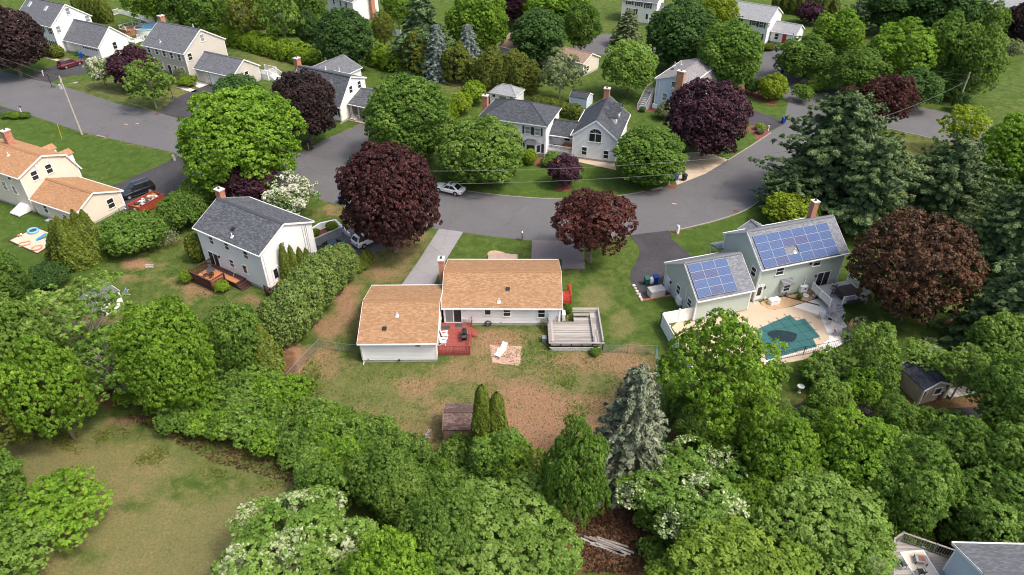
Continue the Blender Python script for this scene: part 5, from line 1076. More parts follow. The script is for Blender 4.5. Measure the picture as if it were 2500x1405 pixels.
# ---- white house with hipped main block and gabled wing
h8 = house_root('hip_roof_house', 'white house with charcoal hip roof and arched window wing beside the bend', (1.37, 109.33), -18.8)
w8 = Wing(h8, (1.37, 109.33), -18.8, 11.8, [(-4.15, 5.46), (4.15, 5.46)], M['vinyl2'], None, o=.35, og=.35, found=.5)
hip_roof(w8, 11.8, 4.15, 5.46, 7.5, M['roof_charcoal'], 1.75)
for px in (1288, 1312.5): w8.window('n', px, 318 + (px - 1288) * .17, .8, 1.15, shutters='shutter_dk', sw=.34, glass=('glass_pale', 'glass_pale'))
u, z = w8.on_face('n', 1298, 359); p0, a, n = w8.face('n'); b = MB(); Z = Vector((0, 0, 1)); bay = [p0 + a*(u-1.5), p0 + a*(u-.9) + n*.55, p0 + a*(u+.9) + n*.55, p0 + a*(u+1.5)]
b.add([p + Z*(z-.85) for p in bay] + [p + Z*(z+.75) for p in bay], [(0, 1, 5, 4), (1, 2, 6, 5), (2, 3, 7, 6), (0, 3, 2, 1)]); bo = b.build('bay_window', M['white'], h8)
k = MB().add([p + Z*(z+.72) + (p - p0 - a*u)*.06 for p in bay] + [p0 + a*(u-.6) + Z*(z+1.35), p0 + a*(u+.6) + Z*(z+1.35)], [(0, 1, 4), (1, 2, 5, 4), (2, 3, 5)]); k.uv = [(j % 4 * 1.0, j // 4 * 1.2) for f in k.f for j in f]; k.build('bay_roof', M['roof_midgrey'], bo)
for i in range(3):
    p, q = bay[i], bay[i+1]; m_ = (p + q) / 2; d = (q - p); nn = Vector((d.y, -d.x, 0)).normalized(); nn = nn if nn.dot(n) > 0 else -nn; MB().obox(m_ + Z*(z-.05) + nn*.02, d*.38, nn*.015, Z*.62).build('pane', M['glass'], bo)
for sg in (-1, 1): MB().obox(p0 + a*(u + sg*1.85) + n*.03 + Z*z, a*.2, n*.025, Z*.75).build('shutter', M['shutter_dk'], bo)
w8.window('r', 1349, 308, .5, .9, 'single'); w8.chimney(-6.3, .5, .85, .75, 0, 7.3, 'brick', flues=1); w8.downspout('n', w8.hu - .15, 5.1)
c8 = Wing(h8, (9.2, 107.6), -18.8, 7.0, [(-2.9, 3.15), (0, 4.75), (2.9, 3.15)], M['vinyl2'], M['roof_charcoal'], walls='f', found=.6)
MB().obox(c8.P(0, c8.vn + 1.6, 1.7), c8.U*3.0, c8.W*.05, Vector((0, 0, 1.4))).build('porch_wall', M['vinyl2'], h8); MB().obox(c8.P(-.5, c8.vn + .3, .4), c8.U*2.6, c8.W*1.3, Vector((0, 0, .4))).build('porch_floor', M['greyplastic'], h8)
MB().obox(c8.P(-1.5, c8.vn + 1.54, 1.85), c8.U*.45, c8.W*.03, Vector((0, 0, 1.0))).build('door', M['white'], h8); MB().obox(c8.P(-1.5, c8.vn + 1.5, 2.3), c8.U*.28, c8.W*.02, Vector((0, 0, .32))).build('pane', M['glass'], h8); MB().obox(c8.P(.2, c8.vn + 1.52, 2.2), c8.U*.42, c8.W*.03, Vector((0, 0, .5))).build('window', M['glass'], h8)
rail(h8, [c8.P(-2.9, c8.vn - .9, .8), c8.P(-.5, c8.vn - .9, .8), c8.P(1.9, c8.vn - .9, .8)], .9, 0, 'white', .15); 
steps(h8, c8.P(2.0, c8.vn - .9, .8), c8.W*1.2, c8.U, 4, .2, .3, 'white')
g8 = Wing(h8, (14.68, 107.71), 73.0, 11.1, [(-3.8, 3.98), (0, 6.95), (3.9, 3.98)], M['vinyl2'], M['roof_charcoal'], found=.35)
g8.window('l', 1426.5, 369, .75, 1.3, glass=('glass', 'glass'), sill=False); g8.window('l', 1479.5, 378, .75, 1.3, sill=False)
u, z = g8.on_face('l', 1453.5, 335); wo = g8.window('l', 0, 0, 1.9, 1.35, 'slider', uz=(u, z - .15), name='arched_window'); p0, a, n = g8.face('l'); b = MB()
K = 12; rr = .95; zc = z + .62; pts = [p0 + a*(u + rr*math.cos(math.pi*i/K)) + Z*(zc + rr*.78*math.sin(math.pi*i/K)) + n*.03 for i in range(K+1)]; b.add(pts, [tuple(range(K+1))]).build('arch_pane', M['glass'], wo); b = MB()
for i in range(K): b.bar(pts[i] + n*.02, pts[i+1] + n*.02, .06, .05)
for t in (.25, .5, .75): b.bar(p0 + a*u + Z*zc + n*.04, p0 + a*(u + rr*math.cos(math.pi*t)) + Z*(zc + rr*.78*math.sin(math.pi*t)) + n*.04, .015, .02)
b.build('arch_frame', M['white'], wo)
for du in (-.6, 2.4): shed_dormer(g8, 0, du, 1.6, 1.9, 1.25, 2, M['roof_charcoal'], M['white'])
g8.chimney(4.6, .3, .75, .9, 4, 8.4, 'brick', flues=2); g8.downspout('l', 3.4, 3.6)

# ---- pale blue house
h9 = house_root('pale_blue_house', 'pale blue gambrel fronted house with tall brick chimney and outside stairs', (32.77, 127.69), 55.3)
w9 = Wing(h9, (32.77, 127.69), 55.3, 12.1, [(-4.3, 2.8), (-2.58, 5.55), (0, 6.88), (3.97, 5.55)], M['blue_siding'], M['roof_taupe'])
w9.window('l', 1645.5, 208.5, .85, 1.2, 'grid'); w9.window('l', 1623, 237, .85, 1.3, glass=('glass_pale', 'glass_pale')); w9.chimney(-6.35, -1.0, .75, 1.3, 0, 7.9, 'brick_pale'); pipe_on(w9, 'l', 1608, 225, 4.2, 'flue_pipe'); w9.vent_pipe(2, 1647, 162, .8); w9.vent_pipe(2, 1663, 159, .9); w9.roof_vent(2, 1642, 170)
box_on(w9, 'l', 1645, 215, .6, .4, .3, 'white', 'air_conditioner'); u, z = w9.on_face('l', 1597, 258); p0, a, n = w9.face('l'); MB().obox(p0 + a*(u + .3) + n*.4 + Z*.5, a*.45, n*.2, Z*.4).build('heat_pump', M['white'], h9)
b = MB(); q0 = w9.P(-6.0, -2.58, 5.4); b.bar(w9.P(-6.05, -2.7, 5.45), w9.P(6.05, -2.7, 5.45), .16, .12).build('gutter', M['white'], h9)
st = thing('outside_stairs', 'pale grey wooden stairs climbing to the back of the pale blue house', 'stairs', h9.location, h9.rotation_euler.z)
A = w9.P(-5.6, w9.vf + .05, 2.6); planks(st, A, w9.U*2.6, w9.W*2.0, 'greyplastic', .2); B0 = A
steps(st, A - w9.U*.0 + w9.W*.4, w9.W*1.5, -w9.U, 9, .27, .34, 'greyplastic'); D = -w9.U*3.1 - Vector((0, 0, 2.45))
rail(st, [A + w9.W*1.95, A + w9.W*1.95 + D], .95, 0, 'greyplastic', .2); rail(st, [A + w9.W*.4, A + w9.W*.4 + D], .95, 0, 'greyplastic', .2); rail(st, [A + w9.W*1.95, A + w9.W*1.95 + w9.U*2.6], .95, 0, 'greyplastic', .2)
b = MB(); [b.bar(A + w9.W*1.9 + w9.U*t, A + w9.W*1.9 + w9.U*t - Vector((0, 0, 2.6)), .12) for t in (.1, 1.3, 2.5)]; b.build('post', M['greyplastic'], st)

# ---- houses along the top
h10 = house_root('colonial_house', 'white colonial with dark shutters and pale roof above the road junction', (56.58, 169.28), -36)
w10 = Wing(h10, (56.58, 169.28), -36, 10.8, [(-4.76, 5.11), (0, 7.47), (4.8, 5.15)], M['vinyl'], M['roof_pale'])
for px, py in ((1804, 46), (1841, 55), (1859, 60)): w10.window('n', px, py, .95, 1.3, 'grid', shutters='shutter_green')
for px, py in ((1835, 82), (1853, 90)): w10.window('n', px, py, .95, 1.4, 'grid', shutters='shutter_green')
w10.window('r', 1877, 61, .9, 1.3); w10.chimney(-5.6, .4, .9, 1.0, 3, 8.6, 'brick_pale')
g10 = Wing(h10, tuple((w10.toworld(w10.P(8.2, 1.2, 0)))[:2]), -36, 6, [(-3.2, 2.6), (0, 4.2), (3.2, 2.6)], M['vinyl'], M['roof_pale']); g10.window('n', 0, 0, .8, 1.2, uz=(-1.4, 1.5)); g10.door('n', 0, 0, uz=(.4, 1.4), col='bright_red')
h11 = house_root('colonial_house', 'cream garrison colonial with black shutters at the top edge, right of centre', (32.95, 183.2), -24)
w11 = Wing(h11, (32.95, 183.2), -24, 9.2, [(-4, 5.41), (0, 7.4), (4, 5.41)], M['offwhite'], M['roof_midgrey'])
for px, py in ((1538, 4), (1560, 8), (1582, 13)): w11.window('n', px, py, .95, 1.35, 'grid', shutters='shutter_dk')
w11.window('n', 1543, 28, 1.8, 1.2, 'triple', shutters='shutter_dk'); w11.door('n', 1579, 43, .9, 2.0, lite=True)
g11 = Wing(h11, tuple((w11.toworld(w11.P(7.2, .8, 0)))[:2]), -24, 5.6, [(-3.2, 2.7), (0, 4.3), (3.2, 2.7)], M['offwhite'], M['roof_midgrey'])
h12 = house_root('white_house', 'white house with brick chimney half hidden behind trees at the top edge', (-40.6, 186.0), -42)
w12 = Wing(h12, (-40.6, 186.0), -42, 11, [(-4.2, 5.2), (0, 7.0), (4.2, 5.2)], M['vinyl'], M['roof_midgrey']); [w12.window('n', 0, 0, .7, 1.1, uz=(x, 4.0)) for x in (-2.5, .3, 2.6)]; w12.chimney(5.9, 1.6, .9, 1.1, 0, 8.2, 'brick_pale')
w12.window('n', 0, 0, .7, 1.2, uz=(-2.5, 1.6))
h13 = house_root('brown_roof_house', 'low house with brown roof mostly hidden behind trees, upper centre', (11.3, 147.9), -40)
w13 = Wing(h13, (11.3, 147.9), -40, 13.6, [(-3.1, 2.8), (0, 4.2), (3.1, 2.8)], M['cream'], M['roof_brown']); w13.window('r', 1434.5, 167.5, .7, 1.0)
x13 = Wing(h13, (3.2, 153.0), -40, 9, [(-4.2, 2.9), (0, 4.9), (4.2, 2.9)], M['cream'], M['roof_brown']); x13.chimney(2.0, .8, .9, .8, 3, 6.2, 'brick')
h14 = house_root('grey_roof_house', 'house with pale grey roof and tan wall in the top right corner', (118.5, 181.0), -30)
w14 = Wing(h14, (118.5, 181.0), -30, 14, [(-4.5, 4.6), (0, 6.8), (4.5, 4.6)], M['beige'], M['roof_pale']); w14.window('n', 0, 0, .9, 1.2, uz=(2.5, 3.4)); w14.window('n', 0, 0, .9, 1.2, uz=(4.6, 3.4))
h16 = house_root('pale_roof_house', 'house with pale brown roof cut off by the top left corner', (-123.5, 173.5), -28)
w16 = Wing(h16, (-123.5, 173.5), -28, 13, [(-4.6, 3.2), (0, 5.6), (4.6, 3.2)], M['brick'], mat('pale_tan_shingles', (.42, .36, .30), .9, .2, 2))
h15 = house_root('blue_grey_house', 'house with grey shingle roof and weathered deck in the bottom right corner', (40.6, 26.2), -1.5)
w15 = Wing(h15, (40.6, 26.2), -1.5, 17.5, [(-3.4, 5.0), (0, 6.6), (3.3, 5.2)], M['blue_siding'], M['roof_midgrey']); w15.window('l', 0, 0, .9, 1.2, uz=(1.0, 3.6))

# ---- sheds
sh = house_root('shed', 'small brown garden shed with worn shingle roof beside two tall evergreens', (-4.68, 45.09), .4, 'shed')
ws = Wing(sh, (-4.68, 45.09), .4, 3.3, [(-1.67, 2.0), (0, 2.8), (1.65, 2.0)], M['brown_siding'], M['roof_shed'], o=.1, og=.06, found=.05, course=.3, gutter=False, trim='brown_siding', lap=.03)
b = MB(); [b.obox(ws.P(rng.uniform(-1.1, 1.1), ws.vn - .02, rng.uniform(.5, 1.4)), ws.U*rng.uniform(.1, .25), ws.W*.01, Vector((0, 0, .012))) for _ in range(6)]; b.build('torn_slat', M['dark_wood'], sh)
ts = house_root('shed', 'tan board shed with blue black roof among the trees at lower right', (40.96, 50.58), 106, 'shed')
wt = Wing(ts, (40.96, 50.58), 106, 3.6, [(-1.8, 2.05), (0, 2.85), (1.55, 2.05)], M['tan_siding'], M['roof_blueblack'], o=.08, og=.08, found=.08, course=2.2, gutter=False, lap=.0)
b = MB()
for f in ('l', 'f'):
    p0, a, n = wt.face(f); hw = 1.6
    for k in range(9): b.obox(p0 + a*(-hw + .38*k + .1) + n*.015 + Z*(1.0 if f == 'f' else 1.05), a*.02, n*.015, Z*.92)
b.build('batten', M['tan_siding'], ts); wt.window('l', 2289, 955, .8, .75, 'single', glass='screen')
p0, a, n = wt.face('l'); MB().obox(p0 + a*1.0 + n*.03 + Z*.55, a*.3, n*.02, Z*.55).build('door_panel', M['dark_wood'], ts)
hs = house_root('shed', 'white garden shed with grey hip roof behind the hip roofed house', (-.95, 127.52), -24.6, 'shed')
wh = Wing(hs, (-.95, 127.52), -24.6, 5.6, [(-2.08, 2.3), (2.08, 2.3)], M['vinyl2'], None, o=.2, og=.2, found=.1, gutter=False); hip_roof(wh, 5.6, 2.08, 2.3, 3.5, M['roof_pale'], .9); [wh.window('n', 0, 0, .6, .5, 'single', uz=(x, 1.7)) for x in (-1.8, 1.8)]; wh.door('n', 0, 0, 1.4, 1.7, 'brown_wood', uz=(0, 1.0))
ss = house_root('shed', 'small shed with dark roof behind the clipped yew hedge', (12.96, 126.33), -28, 'shed')
wss = Wing(ss, (12.96, 126.33), -28, 3.6, [(-1.5, 1.9), (0, 2.65), (1.5, 1.9)], M['blue_siding'], M['roof_charcoal'], o=.1, og=.08, found=.08, gutter=False)
A, B_ = G(257, 774), G(302, 744); d = (B_ - A); yw = math.degrees(math.atan2(d.y, d.x)); nn = Vector((-d.y, d.x, 0)).normalized(); c = (A + B_) / 2 + nn * 1.7
sw_ = house_root('shed', 'white shed with dark grey roof seen through thin branches on the left', (c.x, c.y), yw, 'shed')
Wing(sw_, (c.x, c.y), yw, d.length + .2, [(-1.8, 2.0), (0, 2.7), (1.8, 2.0)], M['white'], M['roof_midgrey'], o=.1, og=.08, found=.05, gutter=False)
# ------------------------------------------------------------------ decks and yard things of the ranch
def frame_of(o): return Matrix.Translation(o.location) @ Matrix.Rotation(o.rotation_euler.z, 4, 'Z')
yw = w.vn + 65.26; x1 = -4.45; x0 = -7.9; y0 = 55.75
dk = thing('red_deck', 'red stained deck in the corner of the ranch house with railing', 'deck', (x0, y0, 0))
W_, D_ = x1 - x0, yw - y0 - .05
MB().box(.02, W_ - .02, .02, D_, .05, .42).build('skirting', M['red_stain'], dk); planks(dk, (0, 0, .44), (W_, 0, 0), (0, D_, 0), 'red_stain', .15)
rail(dk, [(.05, .05, .45), (W_/2, .05, .45), (W_ - .05, .05, .45), (W_ - .05, D_*.55, .45)], .85, 0, 'red_stain', .15, .1)
rail(dk, [(W_ - .05, D_*.85, .45), (W_ - .05, D_*.97, .45)], .85, 0, 'red_stain', .15, .1)
steps(dk, (W_, D_*.60, .45), (0, 1.2, 0), (1, 0, 0), 2, .16, .32, 'red_stain')
def adirondack(loc, rz, label, group, m='white'):
    t = thing('adirondack_chair', label, 'chair', loc, rz, group); b = MB()
    for k in range(5): MB().obox((.0, -.24 + .12*k, .36), (.26, 0, .05), (0, .052, 0), (0, 0, .012)).build('seat_slat', M[m], t)
    for k in range(5): MB().obox((-.33, -.22 + .11*k, .66), (-.12, 0, .36), (0, .05, 0), (.012, 0, .004)).build('back_slat', M[m], t)
    for sg in (-1, 1):
        MB().obox((.02, sg*.36, .56), (.36, 0, 0), (0, .07, 0), (0, 0, .014)).build('armrest', M[m], t); MB().obox((.28, sg*.33, .28), (.05, 0, 0), (0, .015, 0), (0, 0, .28)).build('leg', M[m], t); MB().bar((.3, sg*.29, .38), (-.45, sg*.29, .03), .03, .12).build('leg', M[m], t)
    return t
adirondack((x0 + .55, y0 + 2.5, .46), .15, 'white adirondack chair on the red deck, farther from the railing', 'white adirondack chairs on the red deck'); adirondack((x0 + .5, y0 + 1.35, .46), -.1, 'white adirondack chair on the red deck, nearer the railing', 'white adirondack chairs on the red deck')
def grill(loc, rz, label):
    t = thing('grill', label, 'grill', loc, rz); MB().box(-.42, .42, -.26, .26, .12, .78).build('cabinet', M['black'], t)
    b = MB(); n = 8; pr = [(-.30 + .6*i/n, .82 + .30*math.sin(math.pi*i/n)) for i in range(n+1)]; b.add([(-.44, y, z) for y, z in pr] + [(.44, y, z) for y, z in pr], [(i, i+1, n+2+i, n+1+i) for i in range(n)] + [tuple(range(n+1)), tuple(reversed(range(n+1, 2*n+2)))]); b.build('hood', M['black'], t)
    for sg in (-1, 1): MB().box(min(sg*.44, sg*.86), max(sg*.44, sg*.86), -.25, .25, .78, .82).build('side_shelf', M['darkgrey'], t); MB().lathe([(.09, 0), (.09, .05)], 10, (sg*.36, .2, .0)).build('wheel', M['darkgrey'], t)
    MB().bar((-.35, -.36, .9), (.35, -.36, .9), .03).build('handle', M['steel'], t); return t
grill((x1 - .75, y0 + 2.3, .46), R(92), 'large black gas grill standing on the red deck')
for k, (px, py, l) in enumerate(((1089, 799.5, 'dark doormat on the red deck beside the garage wall'), (1120, 795, 'dark doormat on the red deck below the sliding door'))):
    p = G(px, py, .47); tag(MB().box(p.x - .42, p.x + .42, p.y - .28, p.y + .28, .465, .485).build('doormat', M['darkgrey']), l, 'doormat')
# coiled hose
p = G(1192, 795); t = thing('hose_coil', 'coiled dark garden hose against the ranch house wall', 'hose', (p.x, yw - .14, 0))
for k, (rr, dy) in enumerate(((.36, 0), (.30, -.06), (.25, .02))): MB().tube([(rr*math.cos(a), dy, .42 + rr*math.sin(a)) for a in np.linspace(0, 2*math.pi, 22)], .045, 6, False).build('hose_loop', M['darkgrey'], t)
# brick front step on the street side
p = G(1222, 628); tag(MB().box(p.x - 1.6, p.x + 2.2, p.y - 1.0, p.y + .2, 0, .3).box(p.x - 1.2, p.x + 1.2, p.y + .2, p.y + .6, 0, .15).build('brick_step', M['brick']), 'low brick front step behind the ranch roof', 'step')
# red landing at the right gable end
rx = w.hu - 1.09; p = G(1378, 722, 1.0); dk = thing('red_landing', 'bright red raised landing with steps at the end of the ranch house', 'deck', (rx + .05, 65.0, 0))
planks(dk, (0, -1.0, .95), (1.45, 0, 0), (0, 2.0, 0), 'bright_red', .14); rail(dk, [(.05, -.98, .96), (1.4, -.98, .96), (1.4, 1.0, .96)], .9, 0, 'bright_red', .13, .1)
for y in (-.95, .95): MB().bar((1.4, y, 0), (1.4, y, .95), .12).build('post', M['bright_red'], dk)
MB().box(.02, 1.43, -1.0, -.94, .70, .93).build('fascia', M['bright_red'], dk); steps(dk, (.1, 1.0, .95), (1.1, 0, 0), (0, 1, 0), 4, .22, .28, 'bright_red'); rail(dk, [(1.2, 1.0, .96), (1.2, 2.2, .1)], .9, 0, 'bright_red', .16, .1); rail(dk, [(.1, 1.0, .96), (.1, 2.2, .1)], .9, 0, 'bright_red', .16, .1)
# red ramp at the garage's left end
p = G(874, 800); dk = thing('red_landing', 'red stained landing at the left end of the garage wing', 'deck', (-16.9, 57.3, 0)); planks(dk, (0, 0, .5), (.85, 0, 0), (0, 3.0, 0), 'red_stain', .15); rail(dk, [(.04, .04, .5), (.04, 2.9, .5)], .9, 0, 'red_stain', .14, .1); MB().box(.02, .83, .02, 2.98, .05, .48).build('skirting', M['red_stain'], dk)

# weathered deck of a removed pool
A = G(1341, 838, 1.15); Bn = G(1476, 838, 1.15); Fr = G(1466, 757, 1.15); zf = .70
dk = thing('weathered_deck', 'weathered grey wooden deck with built in benches and white lattice skirt', 'deck', (A.x, A.y, 0)); L = (Bn - A).length; Dp = Fr.y - A.y; wl_ = 4.5
planks(dk, (.1, .1, zf), (L - .2, 0, 0), (0, Dp - 1.7, 0), 'grey_wood', .145, z_jit=.006); planks(dk, (L*.5, Dp - 1.6, zf), (L*.5 - .1, 0, 0), (0, 1.5, 0), 'grey_wood', .145, z_jit=.006)
planks(dk, (.12, .45, zf + .30), (0, Dp - 2.2, 0), (.42, 0, 0), 'grey_wood', .14, name='bench_board')
for k in range(5): planks(dk, (L - 1.15 + .02, .2 + k*(Dp-.4)/5, zf + .32), (0, (Dp-.4)/5 - .02, 0), (.7, 0, 0), 'grey_wood', .14, name='bench_board')
planks(dk, (L*.5, Dp - .95, zf + .32), (L*.5 - 1.2, 0, 0), (0, .55, 0), 'grey_wood', .14, name='bench_board')
MB().obox((L/2, .06, zf + .42), (L/2, 0, 0), (0, .12, 0), (0, 0, .025)).build('cap_rail', M['grey_wood'], dk)
for k in range(3): MB().obox((L - .36 + .10*k, Dp/2, zf + .45 + .16*k), (0, Dp/2, 0), (.075, 0, .02), (0, 0, .018)).build('backrest_board', M['grey_wood'], dk); MB().obox((L*.75 - .1, Dp - .30 + .09*k, zf + .45 + .16*k), (L*.25, 0, 0), (0, .07, .02), (0, 0, .018)).build('backrest_board', M['grey_wood'], dk)
MB().obox((.03, Dp*.42, zf + .42), (0, Dp*.42, 0), (.08, 0, 0), (0, 0, .022)).build('cap_rail', M['grey_wood'], dk)
for x in np.linspace(.15, L - .15, 6): MB().box(x - .05, x + .05, .08, .16, 0, zf + .4).build('post', M['dark_wood'], dk)
for x in (.3, L - .3):
    for y in (Dp*.5, Dp - .3): MB().box(x - .05, x + .05, y, y + .1, 0, zf).build('post', M['grey_wood'], dk)
b = MB(); k = 0
for x in np.arange(.1, L - 1.0, .16): b.bar((x, .04, .02), (x + .45, .04, .47), .035, .012, (0, 1, 0)); b.bar((x + .45, .02, .02), (x, .02, .47), .035, .012, (0, 1, 0))
b.build('lattice', M['white'], dk); MB().box(.05, L - .4, .0, .03, .47, .52).build('lattice_rail', M['white'], dk)
MB().obox((.05, Dp - 2.0, zf + .75), (.02, .5, .05), (.02, 0, 0), (0, .0, .30)).build('teal_board', mat('teal_panel', (.05, .20, .20), .6, .1, 3), dk)
steps(dk, (1.1, Dp - 1.7, zf), (1.1, 0, 0), (0, 1, 0), 2, .22, .3, 'grey_wood'); rail(dk, [(1.05, Dp - 1.6, zf), (1.05, Dp - .9, .2)], .7, 0, 'brown_wood', .3, .09); rail(dk, [(2.25, Dp - 1.6, zf), (2.25, Dp - .9, .2)], .7, 0, 'brown_wood', .3, .09)
b = thing('pump_box', 'grey metal box on the ground at the left side of the weathered deck', 'box', (A.x - .45, A.y + 1.6, 0)); MB().box(-.22, .22, -.3, .3, 0, .6).build('cabinet', M['metal'], b); MB().box(-.24, .24, -.32, .32, .6, .64).build('lid', M['steel'], b)
p = G(1376, 783); t = thing('heat_pump_unit', 'slim white unit standing beside the ranch house corner', 'heat pump', (p.x, p.y + .3, 0)); MB().box(-.16, .16, -.42, .42, .12, .92).build('case', M['white'], t); MB().box(-.18, .18, -.44, .44, .92, .95).build('lid', M['white'], t); MB().box(-.2, .2, -.5, .5, 0, .12).build('base', M['concrete'], t)
p = G(1344, 785); t = thing('folding_chair', 'tilted beige chair leaning near the ranch corner by the weathered deck', 'chair', (p.x, p.y, 0), .5)
for k in range(4): MB().obox((0, -.2 + .13*k, .42), (.22, 0, 0), (0, .05, 0), (0, 0, .012)).build('seat_slat', M['cream'], t); MB().obox((0, .28 + .05*k, .5 + .13*k), (.22, 0, 0), (0, .02, .05), (0, .01, 0)).build('back_slat', M['cream'], t)
for sx in (-1, 1): MB().bar((sx*.2, -.25, 0), (sx*.2, .25, .45), .03).build('leg', M['cream'], t); MB().bar((sx*.2, .3, 0), (sx*.2, -.22, .42), .03).build('leg', M['cream'], t)
# white lounger on the brick pad
p = G(1224, 862); q = G(1240, 840); rz = math.atan2(q.y - p.y, q.x - p.x) - .05; t = thing('sun_lounger', 'white slatted sun lounger with raised back on the brick pad', 'lounger', (p.x, p.y, 0), rz)
for k in range(9): MB().box(-.95 + .135*k, -.84 + .135*k, -.3, .3, .30, .325).build('seat_slat', M['white'], t)
for k in range(6): c = (.34 + .11*k, 0, .36 + .085*k); MB().obox(c, (.045, 0, .035), (0, .3, 0), (-.008, 0, .01)).build('back_slat', M['white'], t)
for sy in (-1, 1):
    MB().bar((-1.0, sy*.33, .30), (.45, sy*.33, .30), .05, .07).build('side_rail', M['white'], t); MB().bar((.2, sy*.36, .52), (-.25, sy*.36, .50), .06, .03).build('armrest', M['white'], t)
    for x in (-.9, .35): MB().bar((x, sy*.32, 0), (x, sy*.32, .3), .06).build('leg', M['white'], t)
MB().bar((.3, -.3, .33), (.95, -.3, .83), .04).bar((.3, .3, .33), (.95, .3, .83), .04).bar((.85, 0, .75), (.6, 0, .28), .03).build('back_frame', M['white'], t)
# shovel, ball, brush pile by the shed
p = G(1097, 1081); t = thing('shovel', 'snow shovel with white blade leaning on the brown shed', 'shovel', (p.x, p.y, 0)); MB().bar((0, .0, .1), (-.04, .30, 1.15), .04).build('handle', M['metal'], t); MB().obox((0, -.05, .12), (.22, 0, 0), (0, -.05, .17), (0, .012, .004)).build('blade', M['white'], t)
p = G(1015.6, 1096); t = thing('ball', 'white ball lying on the grass left of the brown shed', 'ball', (p.x, p.y, 0)); MB().lathe([(.17*math.sin(a), .17 - .17*math.cos(a)) for a in np.linspace(.05, math.pi - .05, 9)], 14, (0, 0, 0)).build('shell', M['white'], t, True); MB().lathe([(.171, .155), (.174, .17), (.171, .185)], 14, (0, 0, 0)).build('seam', M['greyplastic'], t)
p = G(1040, 1068); t = thing('branch_pile', 'small pile of cut branches on the grass left of the brown shed', 'branches', (p.x, p.y, 0))
for k in range(12): a = rng.uniform(0, 6.28); MB().tube([(rng.uniform(-.4, .2), rng.uniform(-.4, .4), .05 + .03*k), (rng.uniform(.2, .9), rng.uniform(-.5, .8), .15 + .05*k)], [.035, .012], 5).build('branch', M['cream'] if k % 3 == 0 else M['bark_pale'], t)

# ------------------------------------------------------------------ colonial's decks
dk = thing('dark_deck', 'dark brown deck with leaf covered floor behind the white colonial', 'deck', h2.location, h2.rotation_euler.z); I = frame_of(h2).inverted()
TL, Lf, Rt, TR = [I @ G(x, y, 1.62) for x, y in ((511, 630), (461, 663), (516, 687.5), (538, 668))]
u0 = (TL.x + Lf.x) / 2; u1 = (Rt.x + TR.x) / 2; v1 = w2.vn - .03; v0 = (Lf.y + Rt.y) / 2; ux = u1 + 2.0; zf = .68
planks(dk, (u0, v0, zf), (u1 - u0, 0, 0), (0, v1 - v0, 0), 'dark_wood', .145); planks(dk, (u1, v1 - 1.5, zf), (ux - u1, 0, 0), (0, 1.5, 0), 'dark_wood', .145)
tag(MB().add([(u0 + .5, v0 + .25, zf + .03), (ux - .5, v0 + .25 if False else v1 - 1.35, zf + .03), (ux - .5, v1 - .75, zf + .03), (u0 + .5, v1 - .75, zf + .03)], [(0, 1, 2, 3)]).build('leaf_litter', mat('orange_fallen_leaves', (.42, .17, .07), .9, .45, 9, bmp=.4, bscale=30), dk)) if False else None
LIT = mat('orange_fallen_leaves', (.50, .20, .085), .9, .5, 7, bmp=.4, bscale=30)
MB().box(u0 + .35, u1 - .12, v0 + .15, v1 - .7, zf + .02, zf + .032).box(u1 - .12, ux - .25, v1 - 1.4, v1 - .7, zf + .02, zf + .032).build('leaf_layer', LIT, dk)
MB().box(u0 + .02, u1 - .02, v0 + .02, v1, .05, zf - .04).box(u1 - .02, ux - .02, v1 - 1.48, v1 - .02, .05, zf - .04).build('skirting', M['dark_wood'], dk)
rail(dk, [(u0, v1 - .1, zf), (u0, v0, zf), ((u0+u1)/2, v0, zf), (u1, v0, zf), (u1, v1 - 1.5, zf)], .92, 0, 'dark_wood', .13, .13, .05, top=.16); steps(dk, (ux, v1 - 1.5, zf), (0, 1.5, 0), (1, 0, 0), 3, .19, .32, 'dark_wood')
def pedestal_set(parent_M, u, v, z, label, group=None):
    p = parent_M @ Vector((u, v, z)); t = thing('patio_table', label, 'table', p); MB().lathe([(.5, .68), (.52, .70), (.5, .72)], 16).build('table_top', M['darkgrey'], t); MB().tube([(0, 0, 0), (0, 0, .68)], .04, 8).build('pedestal', M['black'], t); MB().lathe([(.25, 0), (.2, .04)], 10).build('base', M['black'], t); return t
def metal_chair(loc, rz, label, group=None, m='darkgrey', name='patio_chair'):
    t = thing(name, label, 'chair', loc, rz, group); MB().box(-.22, .22, -.22, .22, .41, .44).build('seat', M[m], t); MB().obox((-.26, 0, .66), (.03, 0, -.01), (0, .2, 0), (-.06, 0, .22)).build('backrest', M[m], t)
    for sx in (-1, 1):
        for sy in (-1, 1): MB().bar((sx*.22, sy*.22, 0), (sx*.19, sy*.19, .42), .028).build('leg', M[m], t)
        MB().bar((-.24, sx*.24, .62), (.2, sx*.24, .62), .03).build('armrest', M[m], t)
    return t
tm = frame_of(h2); uc, vc = (u0 + u1)/2 - .1, (v0 + v1)/2; pedestal_set(tm, uc, vc, zf + .032, 'round dark patio table on the leaf covered deck')
for k, a in enumerate((2.6, 4.4, 5.6)): p = tm @ Vector((uc + .75*math.cos(a), vc + .75*math.sin(a), zf + .032)); metal_chair(p, a + math.pi + h2.rotation_euler.z, 'dark metal patio chair at the round table on the leaf covered deck', 'dark chairs on the leaf covered deck')
d2 = thing('dark_deck', 'dark side deck with clutter at the gable door of the white colonial', 'deck', h2.location, h2.rotation_euler.z)
